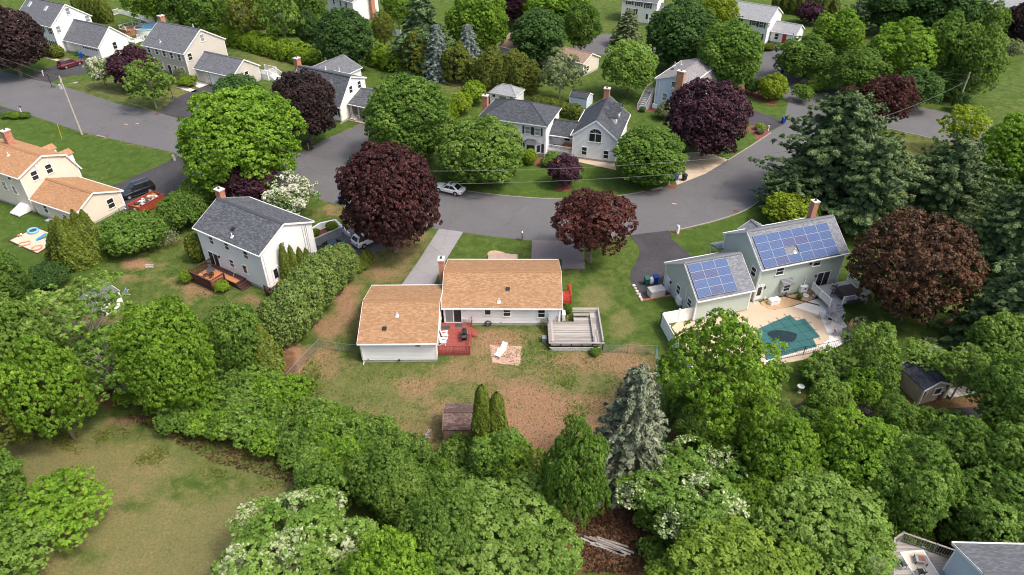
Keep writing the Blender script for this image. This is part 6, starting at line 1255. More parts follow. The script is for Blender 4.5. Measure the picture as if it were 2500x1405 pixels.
planks(d2, (w2.hu + .05, w2.vn - .6, .55), (2.1, 0, 0), (0, 3.4, 0), 'dark_wood', .145); MB().box(w2.hu + .06, w2.hu + 2.1, w2.vn - .58, w2.vn + 2.8, .05, .5).build('skirting', M['dark_wood'], d2); rail(d2, [(w2.hu + .1, w2.vn - .6, .55), (w2.hu + 1.1, w2.vn - .6, .55), (w2.hu + 2.1, w2.vn - .6, .55)], .92, 0, 'dark_wood', .13, .11)
MB().box(w2.hu + .05, w2.hu + 1.1, w2.vn + 1.2, w2.vn + 2.3, .57, .72).build('doorstep', M['cedar'], d2)
for k, (dx, dy, c_) in enumerate(((1.2, .4, (.10, .16, .34)), (1.5, .8, (.5, .5, .5)), (1.0, 1.0, (.42, .12, .10)))):
    p = tm @ Vector((w2.hu + dx, w2.vn + dy, .58)); t = thing('storage_tub', ('blue', 'pale grey', 'dull red')[k] + ' plastic tub on the side deck of the white colonial', 'tub', p, .4*k); MB().add([(-.25, -.18, 0), (.25, -.18, 0), (.25, .18, 0), (-.25, .18, 0), (-.3, -.22, .35), (.3, -.22, .35), (.3, .22, .35), (-.3, .22, .35)], [(3, 2, 1, 0), (0, 1, 5, 4), (1, 2, 6, 5), (2, 3, 7, 6), (3, 0, 4, 7)]).build('tub_body', mat('tub_%d' % k, c_, .5, .1, 3), t); MB().box(-.32, .32, -.24, .24, .35, .39).build('lid', mat('tub_%d' % k, c_, .5, .1, 3), t)
p = G(590.6, 693); t = thing('lawn_mower', 'dark push lawn mower parked by the white colonial foundation', 'lawn mower', (p.x, p.y, 0), -1.0); MB().lathe([(.3, .12), (.32, .2), (.22, .3)], 12).build('mower_deck', M['darkgrey'], t); MB().lathe([(.13, .3), (.14, .45), (.08, .5)], 10).build('engine', M['black'], t)
for sx in (-1, 1):
    for sy in (-1, 1): MB().tube([(sx*.28, sy*.27, .1), (sx*.28, sy*.32, .1)], .1, 10).build('wheel', M['black'], t)
    MB().bar((-.25, sx*.2, .25), (-.9, sx*.2, .95), .03).build('handle_bar', M['black'], t)
MB().bar((-.9, -.2, .95), (-.9, .2, .95), .03).build('grip', M['black'], t)
p = G(572, 690); t = thing('broom', 'long handled rake leaning by the steps of the leaf covered deck', 'rake', (p.x - .3, p.y - .5, 0), .6); MB().bar((0, 0, .05), (.9, .5, 1.2), .035).build('handle', M['cream'], t); MB().obox((-.05, -.05, .06), (.08, -.18, 0), (.12, .05, 0), (0, 0, .03)).build('head', M['steel'], t)
# planter, white stepped wall
t = thing('planter_wall', 'grey retaining planter with red mulch beside the white colonial drive', 'planter'); q0, q1 = G(765, 606), G(835, 575); d = (q1 - q0).normalized(); nn = Vector((-d.y, d.x, 0)); Lq = (q1 - q0).length; hq = 1.25; wq = 1.3
b = MB(); b.obox((q0 + q1)/2 + Z*hq/2, d*Lq/2, nn*.1, Z*hq/2).obox(q1 + nn*wq/2 + Z*hq/2, d*.1, nn*wq/2, Z*(hq/2 - .002)).build('wall_block', mat('blue_grey_block', (.27, .30, .33), .85, .12, 1.5, bmp=.2), t); MB().obox((q0 + q1)/2 + Z*(hq + .03), d*(Lq/2 + .05), nn*.14, Z*.03).build('coping', M['concrete'], t); MB().obox((q0 + q1)/2 + nn*(wq/2 + .1) + Z*(hq - .15), d*(Lq/2 - .12), nn*wq/2, Z*.1).build('mulch_fill', M['mulch'], t)
for k, f in enumerate((.22, .80)):
    c = q0 + d*Lq*f + nn*(wq*.55); plant_at('shrub1', c.x, c.y, .62 + .1*k, .45, .0, 'shrub', ('leafy green shrub in the mulch planter, nearer the white colonial', 'leafy green shrub in the mulch planter, at its far end')[k], 'shrub', None, 'hedge', z=hq - .06, crown='foliage')
t = thing('stepped_wall', 'white stepped retaining wall beside the planter and drive', 'wall'); wp = [G(x, y, 1.1) for x, y in ((762, 557), (781, 545), (818, 536.5), (852, 562))]
for i in range(3):
    a, c = wp[i], wp[i+1]; n_ = 7
    for k in range(n_):
        f0, f1 = k/n_, (k+1)/n_; hh = 1.1 - (.09*k if i == 2 else 0); m_ = a.lerp(c, (f0+f1)/2); dd = (c - a)/n_/2; MB().obox((m_.x, m_.y, hh/2), (dd.x, dd.y, 0), Vector((-dd.y, dd.x, 0)).normalized()*.12, (0, 0, hh/2)).build('wall_block', M['white'], t)

# ------------------------------------------------------------------ solar house yard
dk = thing('white_rail_deck', 'pale grey deck with white railing and hot tub beside the solar house', 'deck'); zf = .82
A, B1, B2, C_, D_ = [G(x, y, zf) for x, y in ((1979, 704), (2025, 747.6), (2056, 742), (2118, 730), (2068, 684))]; e1 = (C_ - B1); Bq = B1
poly = [A, B1, C_, D_]; MB().prism([(p.x, p.y) for p in poly], zf - .16, zf - .04).build('deck_frame', M['greyplastic'], dk); dir_ = (C_ - B1).normalized(); dep = (A - B1)
planks(dk, B1 + Vector((0, 0, -.0)), C_ - B1, A - B1, 'greyplastic', .15, .03)
MB().prism([(p.x, p.y) for p in [D_ + (A - D_)*.05, C_, C_ + (A - B1)*.0 + dir_*.0, C_ + (A - B1)]], zf - .035, zf - .005).build('deck_infill', M['greyplastic'], dk)
rail(dk, [A.lerp(B1, .06), A.lerp(B1, .52), B1], .95, 0, 'white', .12, .12); rail(dk, [B2, B2.lerp(C_, .5), C_, C_.lerp(D_, .5), D_], .95, 0, 'white', .12, .12)
for p in (B1, B2, C_, C_.lerp(D_, .5)): MB().box(p.x - .08, p.x + .08, p.y - .02, p.y + .14, 0, zf - .15).build('pier', M['concrete'], dk)
steps(dk, B1 + Vector((0, 0, 0)), B2 - B1, Vector((dir_.y, -dir_.x, 0)), 3, .2, .32, 'greyplastic')
# porch roof over the far corner of the deck
P0 = w3.toworld(w3.P(w3.hu + .05, -1.2, 2.9)); P1 = w3.toworld(w3.P(w3.hu + .05, 2.2, 2.9)); o_ = Matrix.Rotation(w3.yaw, 3, 'Z') @ Vector((2.0, 0, 0)); pr = thing('porch_roof', 'small grey shingled roof on white posts over the hot tub deck', 'porch')
b = MB().add([P0, P1, P1 + o_ - Z*.5, P0 + o_ - Z*.5] + [p - Z*.12 for p in (P0, P1, P1 + o_ - Z*.5, P0 + o_ - Z*.5)], [(0, 3, 2, 1), (4, 5, 6, 7), (0, 4, 7, 3), (1, 2, 6, 5), (2, 3, 7, 6)]); b.uv = [((j % 4 in (1, 2))*3.4, (j % 4 in (2, 3))*2.1) for f in b.f for j in f]; b.build('roof', M['roof_lightgrey'], pr)
MB().bar(P0 + o_ - Z*.62, P1 + o_ - Z*.62, .12, .16).bar(P0 - Z*.1, P0 + o_ - Z*.6, .1, .14).build('beam', M['white'], pr)
for p in (P0 + o_*.95, P1 + o_*.95): MB().box(p.x - .07, p.x + .07, p.y - .07, p.y + .07, zf, 2.36).build('post', M['white'], pr)
p = G(2070, 716, zf + .5); t = thing('hot_tub', 'square hot tub with dark brown cover on the railed deck', 'hot tub', (p.x, p.y, zf), R(16)); MB().box(-1.0, 1.0, -.95, .95, 0, .8).build('shell', M['dark_wood'], t)
for sx in (-1, 1): MB().box(min(0.01*sx, sx*1.06), max(.01*sx, sx*1.06), -1.0, 1.0, .8, .93).build('cover_half', mat('brown_vinyl_cover', (.050, .030, .026), .45, .15, 2), t)
MB().box(-.9, .9, -1.35, -.97, 0, .3).build('step', M['darkgrey'], t)
p = G(2034, 706, zf); metal_chair((p.x, p.y, zf), 2.2, 'round backed dark wicker chair between hot tub and slider', None, 'darkgrey', 'wicker_chair')
p = G(2040, 726, zf); t = thing('slatted_bench', 'dark slatted bench on the deck in front of the hot tub', 'bench', (p.x, p.y, zf), R(-35))
for k in range(4): MB().box(-.6, .6, -.2 + .12*k, -.11 + .12*k, .40, .43).build('seat_slat', M['darkgrey'], t)
for k in range(3): MB().box(-.6, .6, .27, .30, .52 + .12*k, .60 + .12*k).build('back_slat', M['darkgrey'], t)
for sx in (-1, 1): MB().box(sx*.56 - .03, sx*.56 + .03, -.22, -.16, 0, .6).build('leg', M['darkgrey'], t); MB().box(sx*.56 - .03, sx*.56 + .03, .24, .30, 0, .86).build('leg', M['darkgrey'], t)
# patio, pool
sheet('gravel_bed', [(1856,736),(1860,746),(1872,754),(1890,757),(1925,750),(1998,728),(1985,715),(1976,708),(1920,724)], .020, M['gravel'], 1)
sheet('patio', [(1700,742),(1850,735),(1860,746),(1890,757),(1940,748),(1998,729),(2040,762),(2090,822),(2060,838),(1995,872),(1830,905),(1700,880),(1640,800)], .012, M['concrete_tan'])
sheet('patio', [(1935,749),(1998,729),(2025,750),(2040,762),(2063,790),(2090,822),(2060,838),(2010,868),(1999,846),(2026,828),(2010,790),(2002,771),(1975,762)], .016, M['concrete_white'])
cov = [(1846,806),(1928,770),(1944,784),(1964,779),(2002,823),(1984,828),(1994,846),(1872,880),(1862,850)]
pool = thing('swimming_pool', 'in ground pool under a dark green safety cover behind the solar house', 'pool'); P = [tuple(G(x, y)[:2]) for x, y in cov]
MB().prism(P, .02, .06).build('pool_cover', mat('green_pool_cover', (.030, .115, .115), .6, .12, .8), pool)
cc = np.mean(np.array(P), 0); b = MB(); d1 = (G(1984, 828) - G(1928, 770)).normalized(); d2_ = Vector((-d1.y, d1.x, 0))
import itertools
def clip_line(o, d):
    ts = []
    for i in range(len(P)):
        a = Vector((*P[i], 0)); e = Vector((*P[(i+1) % len(P)], 0)) - a; den = d.x*e.y - d.y*e.x
        if abs(den) < 1e-9: continue
        r = a - o; t_ = (r.x*e.y - r.y*e.x)/den; s_ = (r.x*d.y - r.y*d.x)/den
        if 0 <= s_ <= 1: ts.append(t_)
    return sorted(ts)
for k in range(-6, 7):
    for d, n_ in ((d1, d2_), (d2_, d1)):
        o_ = Vector((cc[0], cc[1], 0)) + n_*k*1.25; ts = clip_line(o_, d)
        for j in range(0, len(ts) - 1, 2): b.bar(o_ + d*(ts[j] - .45) + Z*.066, o_ + d*(ts[j+1] + .45) + Z*.066, .05, .008)
b.build('cover_strap', mat('dark_strap', (.018, .05, .052), .6, .2, 4), pool)
c = G(1911, 822); MB().add([(c.x + (1.55 + .18*math.sin(3*a))*math.cos(a), c.y + 1.05*(1 + .1*math.cos(2*a + 1))*math.sin(a), .074) for a in np.linspace(0, 2*math.pi, 25)[:-1]], [tuple(range(24))]).build('puddle', mat('dark_wet_puddle', (.008, .022, .020), .12, .3, 2, spec=.5), pool)
tag(MB().prism([tuple(G(x, y)[:2]) for x, y in ((1365*0+1864, 884), (1996, 850), (1996.5, 853), (1866, 888))], .012, .12).build('pool_coping', M['concrete_white']), kind='structure')
def umbrella_table(px, py, label, cloth, ulabel):
    p = G(px, py); t = thing('patio_table', label, 'table', (p.x, p.y, .016)); MB().lathe([(.62, .70), (.64, .72), (.62, .735)], 18).build('table_top', M['steel'], t)
    for k in range(4): a = k*math.pi/2 + .6; MB().bar((.5*math.cos(a), .5*math.sin(a), 0), (.35*math.cos(a), .35*math.sin(a), .7), .035).build('leg', M['darkgrey'], t)
    u = thing('patio_umbrella', ulabel, 'umbrella', (p.x, p.y, .016)); MB().tube([(0, 0, 0), (0, 0, 2.45)], .024, 8).build('pole', M['darkgrey'], u); MB().lathe([(.05, 2.42), (.13, 2.2), (.22, 1.7), (.27, 1.25), (.20, 1.15)], 9).build('folded_canopy', cloth, u); MB().lathe([(.22, 0), (.2, .08), (.05, .12)], 12).build('base', M['black'], u); return p
pa = umbrella_table(2026, 781, 'round patio table with folded grey umbrella near the deck steps', mat('grey_canvas', (.36, .34, .36), .9, .1, 4), 'folded grey patio umbrella near the deck steps')
pb_ = umbrella_table(2066, 821, 'round patio table with folded terracotta umbrella at the patio edge', mat('terracotta_canvas', (.42, .19, .12), .9, .15, 4), 'folded terracotta patio umbrella at the patio edge')
for k, (a, c_) in enumerate(((2.9, 'greyplastic'), (4.2, 'greyplastic'), (5.6, 'greyplastic'), (.2, 'greyplastic'))): metal_chair((pa.x + 1.05*math.cos(a), pa.y + 1.05*math.sin(a), .018), a + math.pi, 'pale metal chair drawn up to the table with the grey umbrella', 'chairs at the grey umbrella table', c_)
p = G(2040, 819); metal_chair((p.x, p.y, .018), .3, 'single bronze chair on the white patio facing the terracotta umbrella', None, 'brown_siding'); metal_chair((pb_.x - .5, pb_.y - 1.0, .018), 1.2, 'dark chair on the near side of the terracotta umbrella table', None, 'darkgrey')
p = G(1888.5, 741); t = thing('storage_box', 'white resin deck box on the gravel by the solar house', 'box', (p.x, p.y, .02), R(17)); MB().box(-.62, .62, -.33, .33, 0, .55).build('body', M['white'], t); MB().box(-.65, .65, -.36, .36, .55, .64).build('lid', M['white'], t); MB().box(-.1, .1, -.37, -.36, .48, .54).build('latch', M['greyplastic'], t)
p = G(1601, 722); t = thing('storage_box', 'grey lidded storage box beside the garage on the dark drive', 'box', (p.x, p.y, .016), R(17)); MB().box(-.9, .9, -.55, .55, 0, .95).build('body', M['beige'], t); MB().box(-.95, .95, -.6, .6, .95, 1.03).build('lid', M['greyplastic'], t); b = MB(); [b.box(-.9, .9, -.565, -.55, .2 + .25*k, .22 + .25*k) for k in range(3)]; b.build('groove', M['greyplastic'], t)
p = G(1950.5, 730); t = thing('flower_pot', 'dark round pot with green plant on the gravel bed', 'pot', (p.x, p.y, .02)); MB().lathe([(.22, 0), (.3, .3), (.32, .34)], 12).build('pot', M['darkgrey'], t)
V_, ti = leaf_cloud(rng.normal(0, .14, (160, 3)) + np.array([0, 0, .48]), rdir(160) + np.array([0, 0, 1.]), .14, rng.normal(.5, .2, 160)); link('plant', cloud_mesh('pot_plant', [(V_, ti, 0)], [LM['bright']]), t)
p = G(1960, 733); tag(MB().bar((p.x - 2.0, p.y + .7, .05), (p.x + 1.6, p.y - 1.1, .05), .14, .06).build('timber_beam', M['dark_wood']), 'dark timber lying across the gravel bed by the pool patio', 'timber')
p = G(1966, 724); t = thing('pool_float', 'white pool ring lying on the gravel below the heat pump', 'pool float', (p.x, p.y, .02)); MB().tube([(.3*math.cos(a), .3*math.sin(a), .1) for a in np.linspace(0, 2*math.pi, 18)], .1, 7, False).build('ring', M['white'], t, True); MB().lathe([(.22, .06), (.21, .09)], 12).build('floor_disc', M['cream'], t)
p = G(1984, 722); t = thing('toy_pile', 'orange and white toys heaped beside the deck railing', 'toys', (p.x, p.y, .02)); OR = mat('orange_plastic', (.62, .20, .04), .5, .1, 4)
for k in range(7): a = rng.uniform(0, 6.28); MB().lathe([(.1, 0), (.14, .1), (.09, .2)], 8, (rng.uniform(-.5, .4), rng.uniform(-.3, .5), 0)).build('toy', OR if k % 2 else M['white'], t)
# white vinyl privacy fence round the pool
def vinyl_fence(px, label, h=1.8, m='white', seg=2.3, group=None, name='vinyl_fence', picket=False, ground=True):
    P = [G(x, y, 0 if ground else h) for x, y in px]; t = thing(name, label, 'fence', (P[0].x, P[0].y, 0), 0, group); o = Vector((P[0].x, P[0].y, 0))
    for i in range(len(P) - 1):
        a, c = P[i] - o, P[i+1] - o; a.z = c.z = 0; n_ = max(1, round((c - a).length/seg))
        for k in range(n_ + (1 if i == len(P) - 2 else 0)):
            p = a.lerp(c, k/n_); MB().box(p.x - .065, p.x + .065, p.y - .065, p.y + .065, 0, h + .06).box(p.x - .09, p.x + .09, p.y - .09, p.y + .09, h + .06, h + .1).build('post', M[m], t)
        for k in range(n_):
            p, q = a.lerp(c, k/n_), a.lerp(c, (k+1)/n_); b = MB().bar(p + Z*(h - .08), q + Z*(h - .08), .06, .13).bar(p + Z*.12, q + Z*.12, .06, .13)
            if picket:
                mm = 14
                for j in range(1, mm): f = j/mm; b.bar(p.lerp(q, f) + Z*.15, p.lerp(q, f) + Z*(h - .25 + .35*abs(f - .5)**1.5*2), .09, .03)
            else: b.bar(p + Z*(h/2), q + Z*(h/2), .035, h - .3)
            b.build('fence_panel', M[m], t)
    return t
vinyl_fence([(1697, 779), (1612, 795)], 'tall white vinyl fence meeting the corner of the solar garage'); vinyl_fence([(1612, 795), (1668, 900), (1700, 960)], 'tall white vinyl fence running along the pool yard toward the trees')
vinyl_fence([(262, 42), (290, 34), (345, 50), (385, 66), (398, 74)], 'white scalloped picket fence behind the beige house at upper left', 1.3, 'white', 2.4, None, 'picket_fence', True); vinyl_fence([(925, 78), (980, 92)], 'white solid fence behind the tall spruces, upper centre', 1.7)
vinyl_fence([(2400, 75), (2470, 95)], 'low white fence in the top right corner', 1.2)
# black metal pool fence
t = thing('metal_fence', 'thin black metal fence along the lower edge of the pool patio', 'fence'); pp = [G(x, y) for x, y in ((1900, 880), (1960, 868), (2015, 858), (2055, 848), (2095, 826), (2070, 778))]
for i in range(len(pp) - 1):
    a, c = pp[i], pp[i+1]; MB().bar(a + Z*1.2, c + Z*1.2, .03).bar(a + Z*.15, c + Z*.15, .03).build('fence_rail', M['black'], t); MB().bar(a, a + Z*1.3, .06).build('post', M['black'], t); n_ = int((c - a).length/.25); b = MB()
    for k in range(1, n_): b.bar(a.lerp(c, k/n_) + Z*.1, a.lerp(c, k/n_) + Z*1.2, .014)
    b.build('fence_panel', M['black'], t)

# ------------------------------------------------------------------ chain link fences
def chain_fence(px, label, h=1.2, col='metal', group=None, gate=None):
    P = [G(x, y) for x, y in px]; o = P[0].copy(); t = thing('chain_link_fence', label, 'fence', o, 0, group)
    for i in range(len(P) - 1):
        a, c = P[i] - o, P[i+1] - o; L = (c - a).length; d = (c - a)/L; n_ = max(1, round(L/2.4))
        for k in range(n_ + (1 if i == len(P) - 2 else 0)): p = a.lerp(c, k/n_); MB().tube([p, p + Z*(h + .05)], .032, 6).build('post', M[col], t)
        MB().tube([a + Z*h, c + Z*h], .022, 5).build('top_rail', M[col], t); b = MB(); s = 0
        while s < L:
            for sg in (1, -1):
                e0, e1 = s, s + sg*h*.9; f = 1.0
                if e1 > L: f = (L - e0)/(e1 - e0)
                if e1 < 0: f = (0 - e0)/(e1 - e0)
                if f > .05: b.bar(a + d*e0 + Z*.05, a + d*(e0 + (e1 - e0)*f) + Z*(.05 + (h - .05)*f), .007, .007)
            s += .13
        b.build('chain_mesh', M[col], t)
    return t
M['teal_mesh'] = mat('green_coated_wire', (.10, .24, .23), .5, .1, 3)
chain_fence([(701, 938), (740, 892), (782, 849), (822, 858), (880, 864)], 'galvanised chain link fence from the hedge to the garage corner'); chain_fence([(1474, 862), (1532, 862)], 'chain link fence joining the weathered deck', 1.1, 'teal_mesh'); chain_fence([(1532, 864), (1600, 867)], 'double chain link gate right of the weathered deck', 1.25)
chain_fence([(1600, 867), (1606, 950), (1614, 1060), (1622, 1160)], 'green chain link fence running down behind the blue spruce', 1.3, 'teal_mesh')
# white stone edging by the drive, stepping stones
for k in range(6):
    f = k/5; p = G(1547 + 19*f, 699 + 34*f); o = MB().lathe([(.2, 0), (.26, .08), (.2, .2), (.08, .24)], 7, (0, 0, 0)).build('edging_stone', M['concrete_tan' if k % 2 else 'concrete_white']); o.location = p; o.scale = (1 + rng.uniform(-.2, .3), .8, .9); o.rotation_euler = (0, 0, rng.uniform(0, 3)); tag(o, 'pale edging stone along the corner of the solar house drive', 'stone', 'edging stones at the solar house drive')
b = thing('brick_edging', 'low brick edging between the solar house drive and lawn', 'edging'); a, c = G(1568, 735), G(1644, 722)
for k in range(14): p = a.lerp(c, (k + .5)/14); d = (c - a)/14/2; MB().obox((p.x, p.y, .07), d*.95, Vector((-d.y, d.x, 0)).normalized()*.1, (0, 0, .07)).build('brick', M['brick'], b)
for i in range(2):
    for j in range(4):
        p = G(356 + 5.3*j + 1.5*i, 647.5 + 2.2*j*0 + 5*i); tag(MB().box(p.x - .1, p.x + .1, p.y - .12, p.y + .12, 0, .03).build('stepping_stone', M['concrete']), 'small square grey stepping stone in the worn lawn', 'stone', 'stepping stones in the worn lawn')
# ------------------------------------------------------------------ vehicles
def car(label, paint, a, c, kind='suv', L=4.8, Wd=1.9, H=1.72, off=0.0, group=None, rails=False, sunroof=False):
    """a, c: pixel of rear and front end on the ground"""
    A, C_ = G(*a), G(*c); rz = math.atan2(C_.y - A.y, C_.x - A.x); m_ = (A + C_)/2; t = thing('parked_car', label, 'car', (m_.x, m_.y, .016), rz, group); hw = Wd/2; l = L/2
    PM = mat('car_paint_' + paint[0], paint[1], .28, .05, 2, metal=paint[2], spec=.5, coat=.6)
    belt = H*.60; hood = H*.575; gl = .30
    if kind == 'suv': st = [(-l, .84, .42, belt*.96), (-l+.12, .95, .30, belt), (-l+.9, 1.0, .24, belt), (l*.36, 1.0, .24, belt), (l*.50, 1.0, .24, hood), (l-.45, .97, .26, hood*.95), (l-.1, .88, .34, hood*.82), (l, .76, .42, hood*.72)]
    else: st = [(-l, .80, .42, belt*.98), (-l+.15, .93, .32, belt*1.04), (-l+.9, 1.0, .22, belt*1.04), (l*.30, 1.0, .22, belt), (l*.42, 1.0, .22, hood), (l-.5, .96, .25, hood*.9), (l-.1, .86, .32, hood*.76), (l, .72, .42, hood*.66)]
    b = MB(); rings = []
    for x, wf, zl, zh in st:
        w_ = hw*wf; r = [(x, -w_*.90, zl), (x, -w_, zl + .16), (x, -w_, zh - .16), (x, -w_*.93, zh - .03), (x, -w_*.78, zh), (x, w_*.78, zh), (x, w_*.93, zh - .03), (x, w_, zh - .16), (x, w_, zl + .16), (x, w_*.90, zl)]; rings.append(r)
    n = len(rings[0]); b.v = [p for r in rings for p in r]
    for i in range(len(rings) - 1):
        for k in range(n): k2 = (k+1) % n; b.f.append((i*n+k, i*n+k2, (i+1)*n+k2, (i+1)*n+k))
    b.f.append(tuple(range(n))[::-1]); b.f.append(tuple((len(rings)-1)*n + k for k in range(n))); b.build('body', PM, t, False)
    if kind == 'suv': xb0, xb1, xr0, xr1 = -l + .06, l*.46, -l + .42, l*.10
    else: xb0, xb1, xr0, xr1 = -l + .55, l*.44, -l + 1.35, l*.06
    wb, wr = hw*.93, hw*.70
    base = [(xb0, -wb*.92, belt - .02), (xb1, -wb*.95, belt - .06), (xb1, wb*.95, belt - .06), (xb0, wb*.92, belt - .02)]; top = [(xr0, -wr, H - .03), (xr1, -wr, H - .04), (xr1, wr, H - .04), (xr0, wr, H - .03)]; rt = [(x*.97 + .0, y*.86, H) for x, y, z in top]
    MB().add(base + top + rt, [(0, 1, 5, 4), (1, 2, 6, 5), (2, 3, 7, 6), (3, 0, 4, 7), (4, 5, 9, 8), (5, 6, 10, 9), (6, 7, 11, 10), (7, 4, 8, 11), (8, 9, 10, 11)]).build('cabin', PM, t)
    def pane(q, name, fx0, fx1, fy0, fy1, out):
        q = [Vector(p) for p in q]; nn = (q[1] - q[0]).cross(q[3] - q[0]).normalized(); cc = sum(q, Vector())/4; nn = nn if nn.dot(cc - Vector((0, 0, belt))) > 0 else -nn
        def at(u_, v_): return (q[0]*(1-u_) + q[1]*u_)*(1-v_) + (q[3]*(1-u_) + q[2]*u_)*v_ + nn*out
        MB().add([at(fx0, fy0), at(fx1, fy0), at(fx1, fy1), at(fx0, fy1)], [(0, 1, 2, 3)]).build(name, M['glass'], t)
    B, T = base, top
    pane([B[1], B[2], T[2], T[1]], 'windscreen', .06, .94, .08, .95, .012); pane([B[3], B[0], T[0], T[3]], 'rear_window', .10, .90, (.22 if kind == 'suv' else .12), .93, .012)
    for side in ((B[0], B[1], T[1], T[0]), (B[3], B[2], T[2], T[3])):
        for f0, f1 in ((.06, .34), (.37, .63), (.66, .93)) if kind == 'suv' else ((.14, .52), (.55, .90)): pane(side, 'side_window', f0, f1, .12, .90, .012)
    for x in (-l*.60, l*.60):
        for sy in (-1, 1):
            wh_ = MB().tube([(x, sy*(hw - .21), .34), (x, sy*(hw + .015), .34)], .34, 16).build('wheel', M['black'], t); MB().tube([(x, sy*(hw + .014), .34), (x, sy*(hw + .024), .34)], .21, 12).build('rim', mat('wheel_rim', (.62, .62, .63), .3, .05, 4, metal=.7), wh_); MB().tube([(x, sy*(hw - .02), .36), (x, sy*(hw + .006), .36)], .40, 16).build('wheel_arch', M['black'], t)
    for sy in (-1, 1):
        MB().obox((l - .10, sy*hw*.62, hood*.72), (.09, -.03*sy, 0), (0, .2, 0), (0, 0, .07)).build('headlight', mat('headlamp', (.55, .56, .58), .15, .05, 4), t); MB().obox((-l + .03, sy*hw*.72, belt*.84), (.05, 0, 0), (0, .14, 0), (0, 0, .11 if kind == 'suv' else .07)).build('tail_light', mat('tail_lamp', (.40, .02, .02), .25, .1, 4), t); MB().obox((l*.30, sy*(hw + .07), belt + .05), (.06, 0, 0), (0, .09, 0), (0, 0, .07)).build('mirror', PM, t)
        if rails: MB().bar((xr0 + .1, sy*wr*.9, H + .03), (xr1 - .05, sy*wr*.9, H + .03), .04).build('roof_rail', M['metal'], t)
        MB().box(-l*.45, l*.45, sy*hw - .02 + sy*.005, sy*hw + .02 + sy*.005, .26, .36).build('sill', M['darkgrey'], t)
    MB().obox((-l - .005, 0, .62), (.012, 0, 0), (0, .17, 0), (0, 0, .08)).build('number_plate', M['white'], t); MB().box(-l - .01, -l + .1, -hw*.78, hw*.78, .34, .50).build('rear_bumper', M['darkgrey'], t); MB().box(l - .12, l + .01, -hw*.66, hw*.66, .36, .50).build('grille', M['black'], t)
    if sunroof: MB().box((xr0+xr1)/2 - .1, xr1 - .25, -wr*.6, wr*.6, H, H + .012).build('sunroof', M['glass'], t)
    return t
car('dark red station wagon parked on the dark drive, top left', ('red', (.135, .010, .016), .2), (141, 172), (206, 153), 'suv', 4.9, 1.9, 1.62, rails=True)
car('black sport utility car parked beside the red dumpster', ('black', (.010, .012, .018), .2), (372, 462), (300, 487), 'suv', 5.0, 1.95, 1.78, rails=True, sunroof=True)
car('white sedan parked at the kerb left of the bend', ('white', (.86, .86, .86), 0), (1131, 476), (1066, 461), 'sedan', 4.75, 1.84, 1.45, sunroof=True)
car('white sport utility car on the drive beside the dark red maple', ('white', (.76, .76, .76), 0), (867, 607), (935, 576), 'suv', 4.6, 1.87, 1.70)
car('dark sedan on the drive half hidden behind the tall evergreen hedge', ('slate', (.030, .045, .055), .3), (838, 609), (775, 622), 'sedan', 4.6, 1.82, 1.45)
car('silver car in the drive below the white colonial, top right', ('silver', (.45, .48, .52), .6), (1936, 128), (1922, 110), 'sedan', 4.6, 1.82, 1.45)
car('small red car in the porch drive of the white colonial, top right', ('bright_red', (.42, .02, .03), .1), (1899, 99), (1912, 92), 'sedan', 3.6, 1.6, 1.45)
# ------------------------------------------------------------------ dumpster
A, C_ = G(315, 494.6, 1.3), G(366, 467, 1.3); rz = math.atan2(C_.y - A.y, C_.x - A.x); m_ = G(356, 486.4, 1.3); t = thing('dumpster', 'open red dumpster full of building rubble beside the black car', 'dumpster', (m_.x, m_.y, .016), rz); RM = mat('red_dumpster_paint', (.30, .058, .034), .6, .18, 2)
l, hw, hh = 2.2, 1.1, 1.25
for x0_, x1_, y0_, y1_, nm in ((-l, l, -hw, -hw + .06, 'side_wall'), (-l, l, hw - .06, hw, 'side_wall'), (-l, -l + .06, -hw + .06, hw - .06, 'end_wall'), (l - .06, l, -hw + .06, hw - .06, 'tail_gate')): MB().box(x0_, x1_, y0_, y1_, .15, hh).build(nm, RM, t)
MB().box(-l, l, -hw, hw, .08, .15).build('floor', RM, t)
for k in range(7):
    x = -l + .35 + k*(2*l - .7)/6
    for sy in (-1, 1): MB().box(x - .05, x + .05, sy*hw - .05, sy*hw + .05, .15, hh - .02).build('rib', RM, t)
MB().box(-l - .05, l + .05, -hw - .05, -hw + .07, hh, hh + .08).box(-l - .05, l + .05, hw - .07, hw + .05, hh, hh + .08).build('rim', RM, t); MB().box(-l - .015, -l, -.35, .1, .62, .92).build('label_plate', M['white'], t)
rub = thing('rubble_heap', 'heap of white and brown building rubble lying in the red dumpster', 'rubble', (m_.x, m_.y, .17), rz); RB = [M['white'], M['brown_wood'], M['greyplastic'], M['cream'], M['darkgrey'], M['cedar']]
for k in range(46):
    x, y = rng.uniform(-l + .9, l - .35), rng.uniform(-hw + .35, hw - .35); q = Matrix.Rotation(rng.uniform(0, 6), 3, 'Z') @ Matrix.Rotation(rng.uniform(-.6, .6), 3, 'X'); s = rng.uniform(.12, .38); MB().obox((x, y, (.62 + rng.uniform(0, .40))), q @ Vector((s, 0, 0)), q @ Vector((0, s*.6, 0)), q @ Vector((0, 0, .04 + .1*rng.random()))).build('debris', RB[rng.integers(len(RB))], rub)
MB().box(-l + .3, l - .1, -hw + .1, hw - .1, .0, .60).build('debris_bed', M['brown_wood'], rub)
